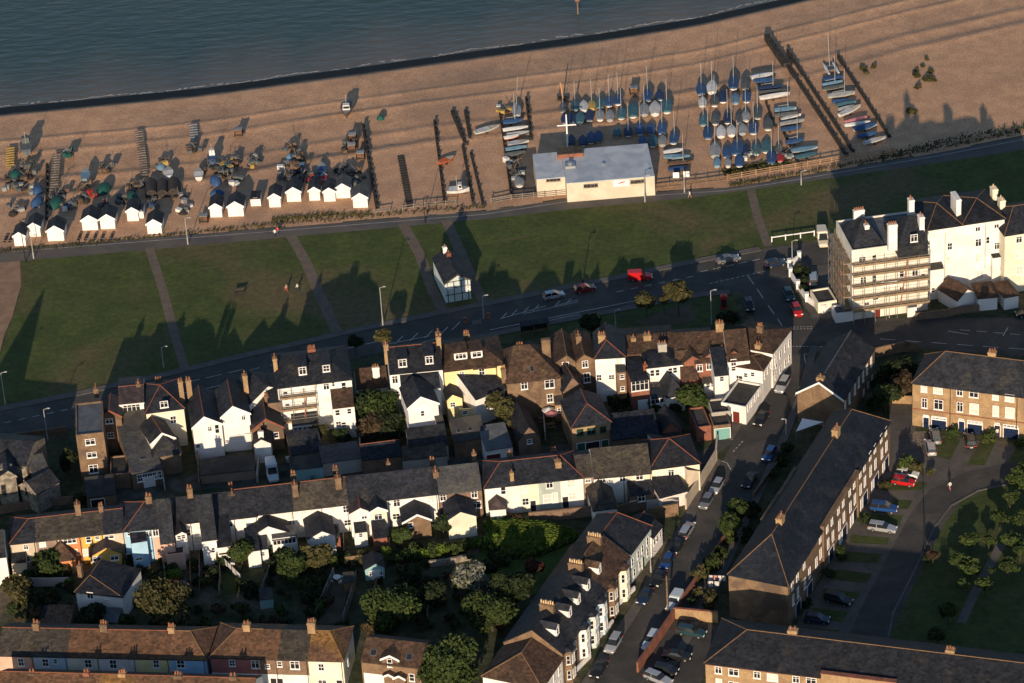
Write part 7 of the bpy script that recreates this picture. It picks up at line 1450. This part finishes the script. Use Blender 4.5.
# ================================================================ trees, bushes, hedges
def leafmat(name, a, b_, c): return mat(name, a, b_, 1.1, .75, c3=c, s3=.5, t3=(.5,.7), perobj=.22, spec=.2)
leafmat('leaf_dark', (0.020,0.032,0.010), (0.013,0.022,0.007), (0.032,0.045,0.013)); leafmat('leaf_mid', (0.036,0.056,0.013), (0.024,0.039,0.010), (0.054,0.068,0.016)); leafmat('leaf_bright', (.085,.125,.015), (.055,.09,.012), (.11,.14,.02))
leafmat('leaf_olive', (0.061,0.056,0.020), (0.040,0.040,0.014), (0.094,0.079,0.032)); leafmat('leaf_pale', (0.158,0.158,0.122), (0.043,0.054,0.029), (0.274,0.266,0.230)); leafmat('leaf_red', (0.072,0.018,0.013), (0.036,0.022,0.011), (0.115,0.022,0.014)); leafmat('leaf_brown', (0.054,0.036,0.020), (0.036,0.025,0.014), (0.072,0.050,0.025))
mat('bark', (.075,.058,.042), (.05,.04,.03), 3, .95)
LEAFC = {}
def crown_mesh(kind, seed, n, size, lobes, flat=1.0):
    """leaf-sized faces spread through several lobes of a unit crown (radius 1, centre 0)"""
    key = (kind, seed, n, size, lobes, flat)
    if key in LEAFC: return LEAFC[key]
    rr = random.Random(seed); L = []
    for i in range(lobes):
        t = 2*math.pi*(i+rr.random()*.7)/lobes; p = rr.random(); d = .25+.42*rr.random()
        L.append((d*math.cos(t), d*math.sin(t), (p-.45)*.95, .30+.28*rr.random()))
    L.append((0,0,.1,.55)); wt = [l[3]**2 for l in L]; v = []; f = []
    for i in range(n):
        l = rr.choices(L, wt)[0]
        while True:
            x, y, z = (rr.uniform(-1,1) for _ in range(3)); q = x*x+y*y+z*z
            if .02 < q < 1: break
        k = (q**.5); g = (.45+.66*rr.random()**.7)/k*l[3]
        c = Vector((l[0]+x*g, l[1]+y*g, (l[2]+z*g)*flat)); nn = (Vector((x,y,z))/k*.8+Vector((rr.uniform(-1,1),rr.uniform(-1,1),rr.uniform(-.5,1)))).normalized()
        a = nn.orthogonal().normalized(); a.rotate(Matrix.Rotation(rr.random()*6.28, 3, nn)); b_ = nn.cross(a); s = size*(.6+.8*rr.random()); b0 = len(v)
        v += [c-a*s-b_*s*.35, c+b_*s*-.6, c+a*s-b_*s*.1, c+a*s*.3+b_*s*.7, c-a*s*.5+b_*s*.6]; f.append((b0,b0+1,b0+2,b0+3,b0+4))
    me = bpy.data.meshes.new('crown'); me.from_pydata([tuple(p) for p in v], [], f); me.materials.append(MATS[kind]); LEAFC[key] = me; return me
def tree(px, py, dia, label, kind='leaf_mid', h=None, seed=1, name='tree', cat='tree', group=None, wz=1.0, n=2400, trunk=True, flat=.85, hc=None):
    """px, py: centre of the crown in the photo; dia: crown width in metres; hc: height of the crown centre"""
    r_ = dia/2; hc = hc if hc is not None else r_*1.35; c = at(px, py, hc); rr = random.Random(seed*7+int(px))
    r = tag(empty(name, (c.x,c.y,0)), label, cat, group)
    b = MB(); b.tube((0,0,0),(0,0,hc*.75),.05*dia*.55,.028*dia,8)
    for i in range(6):
        t = i*1.05+rr.random(); b.tube((0,0,hc*(.45+.05*i)),(math.cos(t)*r_*.6,math.sin(t)*r_*.6,hc+r_*.3*rr.uniform(-.6,1)),.016*dia,.006*dia,5)
    b.build('trunk', MATS['bark'], r)
    o = link('crown', crown_mesh(kind, seed, n, min(.15, (.27 if dia > 7 else .30)/r_) if dia > 3 else .18, 11, flat), r, (0,0,hc), rr.random()*6, (r_, r_*wz, r_)); return r
BUSHES = []
def bush(px, py, dia, label, kind='leaf_dark', seed=1, group='bushes in the gardens', h=.42, cat='bush', name='bush'):
    r_ = dia/2; c = at(px, py, dia*h); rr = random.Random(int(px*13+py*7))
    r = tag(empty(name, (c.x,c.y,0)), label, cat, group)
    n = 260 if dia < 2.2 else 520
    link('foliage', crown_mesh(kind, seed % 4+20, n, .21 if dia < 2.2 else .16, 6, .8), r, (0,0,dia*h), rr.random()*6, (r_, r_*rr.uniform(.8,1.2), r_*(1.0+.3*rr.random())))
    b = MB(); b.tube((0,0,0),(0,0,dia*.5),.07,.04,5).tube((0,0,.1),(dia*.2,0,dia*.5),.05,.03,5); b.build('stem', MATS['bark'], r); return r

for a in [
    (383,336,3.0,'small olive crowned tree by the road left of the tall white villa','leaf_olive',5.2),(355,341,2.6,'dark slim tree right of the scaffolded villa\'s chimney','leaf_dark',3.0),(591,322,3.8,'dark round tree on the verge left of the bare parking patch','leaf_dark',3.4),
    (*zj(386,246),4.6,'olive round headed tree on the verge by the bare parking patch','leaf_olive',5.0),(*zj(260,278),3.6,'low spreading olive tree left of the round headed one','leaf_olive',3.6),(*zj(330,272),2.0,'smallest olive tree between two others on the verge','leaf_olive',3.4),
    (*z7(545,330),6.0,'dark tree against the scaffolded villa side of the garden','leaf_dark',4.6),(*z7(612,345),6.2,'tall green tree in front of the white villa chimney garden','leaf_mid',5.0),(*z7(575,425),5.5,'purplish brown tree in the garden between the two white villas','leaf_brown',3.4),(*z7(640,420),5.6,'dark tree beside the tall white villa\'s left wall','leaf_dark',3.6),(*z7(360,445),3.2,'yellow green tree below the scaffolding','leaf_olive',3.0),(*z7(450,465),2.8,'small tree beneath the right wing of the scaffolded villa','leaf_dark',2.0),
    (*z8(262,362),3.6,'olive tree leaning on the white sided workshop','leaf_olive',5.0),(*z8(312,392),4.6,'olive brown conifer in front of the dark brick annexe','leaf_olive',4.4),(*z8(305,455),3.2,'lower olive shrub tree above the white garage','leaf_olive',3.0),(*z9(372,355),5.4,'bright green round tree below the brick gable','leaf_mid',3.2),
    (*zt(612,358),8.8,'large spreading green tree right of the long bare garden','leaf_mid',3.5),(*zt(822,580),9.2,'dense round dark green tree beside the brown roofed cottage','leaf_mid',4.6),(*zt(990,372),8.2,'tall green tree left of the street terrace','leaf_mid',4.4),(*z12(165,545),5.6,'pale blossoming tree at the right of the back gardens','leaf_pale',4.6),(*z12(330,600),7.5,'dark tall tree between pale blossom and the street terrace','leaf_dark',5.0),(*z12(415,510),3.0,'small red leaved tree below the bright green bank','leaf_red',3.0),
    (*z10(660,505),9.4,'broad olive topped tree right of the white garden cottage','leaf_olive',5.0),(*z10(190,330),5.0,'green tree in front of the brown walled house','leaf_mid',2.8),(*z10(360,545),4.6,'dark tree hiding the foot of the white garden cottage','leaf_dark',2.6),(*z10(70,440),5.0,'green yellow tree by the left edge of the gardens','leaf_olive',3.0),(*z10(965,290),3.6,'slim green tree beside the white stepped extension','leaf_mid',3.4),
    (*z11(345,430),6.0,'brownish green tree in front of the half hipped white extension','leaf_olive',2.8),(*z11(240,465),5.2,'green tree in front of the slatted sun room','leaf_mid',2.8),(*z11(45,400),4.2,'dark green narrow tree at the left of the long white terrace','leaf_dark',3.0),(*z11(685,340),3.4,'bright small tree in front of the wide white terrace house','leaf_mid',2.4),(*z11(850,290),3.0,'dark climber tree between two gabled extensions','leaf_dark',3.0),(*z11(800,575),4.6,'very dark low tree right of the big spreading one','leaf_dark',2.0),(*z11(720,490),3.4,'very dark low tree behind the summerhouse','leaf_dark',1.3),
    (*z13(400,432),4.0,'upper of two round street trees on the right pavement','leaf_mid',3.4),(*z13(370,492),4.2,'lower of two round street trees on the right pavement','leaf_mid',3.2),
    (*z14(545,258),5.6,'dark brown tree in the garden left of the town houses','leaf_brown',3.6),(*z14(470,300),5.0,'dark tree beside the brown brick hall','leaf_dark',3.6),(*z14(555,195),4.6,'ivy dark tree under the brick garden wall','leaf_dark',3.0)]:
    tree(*a[:4], kind=a[4], hc=a[5], seed=1+int(a[0]) % 4, n=6500 if a[2] > 7 else 2600)
GT2 = 'pollarded trees on the estate green'
for i, (x, y, d, lb) in enumerate([(815,52,3.9,'uppermost tree on the estate green'),(780,125,3.9,'tree below the uppermost one on the estate green'),(848,130,3.8,'tree at the right frame edge of the estate green'),(818,200,4.2,'tree in the middle of the right column on the estate green'),(742,203,3.2,'small tree left of the right column on the estate green'),(680,202,4.0,'tree nearest the curve shadow on the estate green'),(635,266,3.4,'leftmost lit tree on the estate green'),(682,290,4.8,'widest lit tree on the estate green'),(806,290,4.6,'tree right of the short path on the estate green'),(750,305,1.8,'tiny tree between two larger ones on the estate green'),(730,350,3.6,'lowest lit tree on the estate green'),(655,350,3.0,'half shaded tree below the widest lit one'),(848,235,3.6,'tree cut by the right edge halfway down the green'),(605,440,4.4,'dark shaded tree low on the estate green'),(570,520,4.0,'darkest tree at the foot of the estate green'),(555,250,2.8,'sparse reddish shrub tree beside the estate road curve')]):
    tree(*zq(x, y), d*.76, lb, 'leaf_mid' if d > 3.5 and y < 330 else 'leaf_brown' if 'reddish' in lb else 'leaf_mid', hc=2.6, seed=1+i % 4, group=GT2, n=1100, flat=.7)
tree(*zr(1005,600), 4.6, 'tree at the right edge beside the estate road bend', 'leaf_mid', hc=2.8, seed=2, group=GT2, n=1300)
for x, y, d, lb, k in [(570,326,2.4,'round shrub between the first two blue garages','leaf_mid'),(790,352,2.6,'shrub between the second and third blue garages','leaf_mid'),(435,570,1.6,'small yellow shrub beside the white hatchback','leaf_olive'),(1005,380,2.4,'shrub at the right end of the town houses','leaf_mid'),(148,645,2.2,'pale shrub at the end door of the long terrace','leaf_olive'),(290,510,4.2,'left half of the rounded hedge above the white hatchback','leaf_mid'),(345,535,3.6,'right half of the rounded hedge above the white hatchback','leaf_olive')]:
    bush(*zr(x, y), d, lb, k, int(x), 'shrubs on the estate')
for x, y, d, lb in [(245,243,2.6,'dark shrub below the first front lawn of the long terrace'),(205,312,2.2,'dark shrub at the third garage of the long terrace'),(330,130,2.0,'clipped shrub beside the silver estate on the long terrace'),(130,415,1.8,'pale flowering shrub at the lowest door of the long terrace'),(535,265,2.0,'red tinged shrub by the road curve')]:
    bush(*zq(x, y), d, lb, 'leaf_dark', int(x), 'shrubs on the estate')
# landmarks for naming the many garden bushes
LM = [(97,585,'the white garden cottage'),(165,608,'the broad olive topped tree'),(372,571,'the blue summerhouse'),(390,605,'the big spreading green tree'),(443,663,'the dense round tree'),(471,578,'the pale blossoming tree'),(25,535,'the cream hipped end house'),(75,530,'the orange terrace house'),(138,540,'the tall pale blue house'),(180,540,'the white gabled bay'),(235,575,'the washing line lawn'),(270,545,'the slatted sun room'),(325,545,'the half hipped white extension'),(385,540,'the brick outhouse'),(420,530,'the tan gabled extension'),(462,525,'the cream gabled extension'),(530,548,'the bright green ivy bank'),(345,590,'the long bare garden'),(60,620,'the rust roofed shed'),(270,610,'the rusty bottom terrace'),(525,610,'the street terrace back wall'),(410,640,'the brown roofed cottage'),(30,600,'the left photo edge')]
USED = set(); WORDS = {'leaf_dark':'dark green','leaf_mid':'green','leaf_bright':'bright green','leaf_olive':'olive','leaf_brown':'brownish','leaf_red':'reddish','leaf_pale':'pale'}
def where(px, py, what):
    c = sorted(LM, key=lambda l: (l[0]-px)**2+((l[1]-py)*1.6)**2)
    for far in range(6):
        l = c[far]; dx, dy = px-l[0], py-l[1]
        side = ('right of' if dx > 0 else 'left of') if abs(dx) > abs(dy)*1.3 else ('below' if dy > 0 else 'above')
        for extra in ('close ', 'further ', ''):
            s = '%s %s%s %s' % (what, extra, side, l[2])
            if s not in USED: USED.add(s); return s
    return None
rb = random.Random(21)
def blocked(x, y):
    for (x0, y0, x1, y1) in ((74,555,124,612),(330,575,372,622),(224,574,240,598),(362,558,388,580),(30,612,75,640)):
        if x0 < x < x1 and y0 < y < y1: return True
    return False
cnt = 0
for i in range(700):
    x = rb.uniform(6, 505); y = rb.uniform(538, 628)
    top = 560-(x/500)*22
    if y < top or blocked(x, y) or (x > 455 and y < 555): continue
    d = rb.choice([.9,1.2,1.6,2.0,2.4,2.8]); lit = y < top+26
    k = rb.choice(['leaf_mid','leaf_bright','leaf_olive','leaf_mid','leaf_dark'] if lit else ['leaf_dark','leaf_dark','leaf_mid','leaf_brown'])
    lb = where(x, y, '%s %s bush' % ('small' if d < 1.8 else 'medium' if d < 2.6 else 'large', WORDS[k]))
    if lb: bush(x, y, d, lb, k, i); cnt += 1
    if cnt > 230: break
# hedge line lit by the sun under the long terrace, yard and street shrubs
for i in range(16):
    x = 402+i*6.2; y = 556-i*1.0+rb.uniform(-2,2); lb = where(x, y, 'sunlit hedge bush'); 
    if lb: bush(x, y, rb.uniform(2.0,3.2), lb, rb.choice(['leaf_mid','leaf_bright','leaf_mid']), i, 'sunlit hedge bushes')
for x, y, d, k, lb in [(*z9(60,370),3.0,'leaf_dark','dark shrub left of the big white square window'),(*z9(110,360),2.6,'leaf_dark','dark shrub in the yard under the white square window'),(*z9(215,380),2.6,'leaf_mid','shrub in front of the glass conservatory'),(*z9(300,390),2.6,'leaf_dark','dark shrub below the white gablet roof'),(*z9(220,440),2.4,'leaf_bright','bright green climber on the end of the slate garage row'),(*z9(90,415),3.2,'leaf_dark','large dark shrub behind the slate garage row'),
    (*z12(350,310),2.8,'leaf_brown','brown shrub at the foot of the grey green house'),(*z12(315,312),2.2,'leaf_brown','brown shrub at the foot of the cream narrow house'),(*z13(290,640),2.6,'leaf_olive','olive shrub by the lower street garden wall'),(*z13(330,605),2.4,'leaf_mid','green shrub by the lower street garden wall'),(*z13(365,555),2.4,'leaf_mid','shrub below the two round street trees'),(*z13(440,540),2.6,'leaf_dark','dark shrub beside the long terrace\'s lower fire wall'),(*z13(450,440),2.8,'leaf_dark','dark shrub behind the upper street tree'),
    (*zk(270,65),2.6,'leaf_olive','dry olive shrub above the washing'),(*zk(330,15),3.0,'leaf_mid','green shrub above the black garden cover'),(*zk(325,180),3.0,'leaf_olive','tawny shrub below the white sheets'),(*zk(268,150),2.0,'leaf_olive','small tawny shrub by the red street wall'),(*zk(240,190),1.8,'leaf_mid','little green shrub by the red street wall'),(*z13(540,290),2.4,'leaf_dark','dark shrub in the garden behind the bright blue car'),(*z13(590,190),2.8,'leaf_dark','dark shrub below the shade sail'),(*z13(570,240),2.4,'leaf_dark','dark shrub between sail and garden wall'),
    (*z5(150,490),2.4,'leaf_dark','upper clipped shrub inside the white hotel wall'),(*z5(125,478),2.2,'leaf_dark','clipped shrub at the corner of the white hotel wall'),(*z5(140,525),2.4,'leaf_dark','middle clipped shrub inside the white hotel wall'),(*z5(148,555),2.2,'leaf_dark','lower clipped shrub inside the white hotel wall'),
    (*z6(320,590),2.6,'leaf_mid','green shrub by the dark churchyard wall'),(*z6(270,440),4.0,'leaf_dark','dark shrub against the flat roofed brick house'),(*z6(635,435),1.6,'leaf_mid','small bright shrub on the long annexe roof edge'),(*z6(710,320),1.6,'leaf_dark','little shrub by the cream gabled house wall'),(*z14(470,205),3.6,'leaf_dark','dark shrub near the road right of the hall'),(*z14(450,250),3.4,'leaf_dark','dark shrub beside the hall windows'),(*z14(520,290),3.4,'leaf_mid','green shrub by the yellow brick linking wall'),(*z14(430,330),3.6,'leaf_dark','dark shrub at the foot of the hall'),(*zj(600,340),3.0,'leaf_dark','dark shrub by the phone box verge'),(*zj(565,345),2.6,'leaf_dark','dark shrub left of the phone box verge lamp')]:
    bush(x, y, d, lb, k, int(x), 'shrubs in yards and verges')
# ivy bank, bright in the sun: a rounded bank wrapped in leaves
def bank(pts, h, label, kind, n, seed):
    P = [at(*p) for p in pts]; O = sum(P, Vector())/len(P); r = tag(empty('ivy_bank', (O.x,O.y,0)), label, 'hedge'); rr = random.Random(seed)
    b = MB(); b.loft([[((p-O).x*s,(p-O).y*s,z) for p in P] for s, z in ((1,0),(.96,h*.6),(.8,h*.95),(.3,h*1.05))]); b.build('bank', MATS['leaf_dark'], r)
    v = []; f = []; tri = [(P[i]-O, P[(i+1) % len(P)]-O) for i in range(len(P))]; wts = [abs(a.x*c.y-a.y*c.x) for a, c in tri]
    for i in range(n):
        a, c = rr.choices(tri, wts)[0]; s, t = rr.random(), rr.random()
        if s+t > 1: s, t = 1-s, 1-t
        p = a*s+c*t; e = s+t; z = h*(1.05 if e < .5 else 1.05-(e-.5)**2*2.2 if e < .93 else rr.random()*.8)+rr.uniform(-.1,.25)
        nn = Vector((rr.uniform(-1,1),rr.uniform(-1.2,.8),rr.uniform(0,1.2))).normalized(); u_ = nn.orthogonal().normalized(); w_ = nn.cross(u_); k = .2+.25*rr.random(); q = Vector((p.x,p.y,z)); b0 = len(v)
        v += [tuple(q-u_*k), tuple(q-w_*k*.7), tuple(q+u_*k), tuple(q+w_*k*.7)]; f.append((b0,b0+1,b0+2,b0+3))
    me = bpy.data.meshes.new('ivy'); me.from_pydata(v, [], f); me.materials.append(MATS[kind]); link('ivy', me, r)
bank([z12(215,345),z12(330,335),z12(470,350),z12(560,375),z12(600,400),z12(530,430),z12(430,470),z12(330,480),z12(230,430)], 1.6, 'bright green ivy covered bank glowing in the sun', 'leaf_bright', 6500, 3)
bank([z4(165,600),z4(290,575),z4(400,560),z4(455,575),z4(300,610),z4(180,625)], .12, 'strip of rough grass behind the dinghy park fence', 'leaf_olive', 500, 4)
def strand(pts, wd, n, name, kind, seed, h=.5):
    P = [at(*p) for p in pts]; rr = random.Random(seed); v = []; f = []
    for i in range(n):
        k = rr.randrange(len(P)-1); q = P[k].lerp(P[k+1], rr.random())+Vector((rr.gauss(0,.5)*.4,rr.gauss(0,wd/2),0)); q.z = rr.random()*h
        nn = Vector((rr.uniform(-1,1),rr.uniform(-1.4,.6),rr.uniform(0,1))).normalized(); u_ = nn.orthogonal().normalized(); w_ = nn.cross(u_); s = .12+.22*rr.random(); b0 = len(v)
        v += [tuple(q-u_*s), tuple(q-w_*s*.6), tuple(q+u_*s), tuple(q+w_*s*.6)]; f.append((b0,b0+1,b0+2,b0+3))
    me = bpy.data.meshes.new(name); me.from_pydata(v, [], f); me.materials.append(MATS[kind]); tag(link(name, me), 'low scrub and weeds along the beach edge of the promenade', 'weeds', None, 'stuff')
strand([(0,251),(60,247),(120,240),(200,232),(256,226),(330,220),(420,211),(486,207)], 1.0, 1100, 'beach_weeds', 'leaf_olive', 8, .2)
strand([z2(170,600),z2(300,590),z2(420,580),z2(560,575)], 1.2, 600, 'scrub', 'leaf_olive', 9, .3)
strand([(730,186),(770,179),(860,163),(940,148),(1024,131)], 1.0, 900, 'scrub', 'leaf_olive', 10, .35)
strand([(880,158),(940,143),(1024,126),(1060,118)], 1.6, 800, 'scrub', 'leaf_dark', 11, .35)
for i, (x, y, d) in enumerate([(735,195,1.6),(745,212,1.4),(773,187,1.3),(947,222,1.8),(990,236,2.2),(972,184,1.2),(950,268,1.5),(988,157,1.1),(1005,205,1.3),(926,365,2.2),(945,200,1.1),(1015,240,1.4)]):
    bush(*z4(x, y), d, 'low beach plant on bare shingle, %s' % ('first left','second','third','fourth','fifth','sixth','seventh','uppermost','tenth','lone one near the roof shadow','eleventh','rightmost')[i] + ' of the scatter', 'leaf_olive', i, 'beach plants scattered on the shingle', .16, 'plant', 'beach_plant')
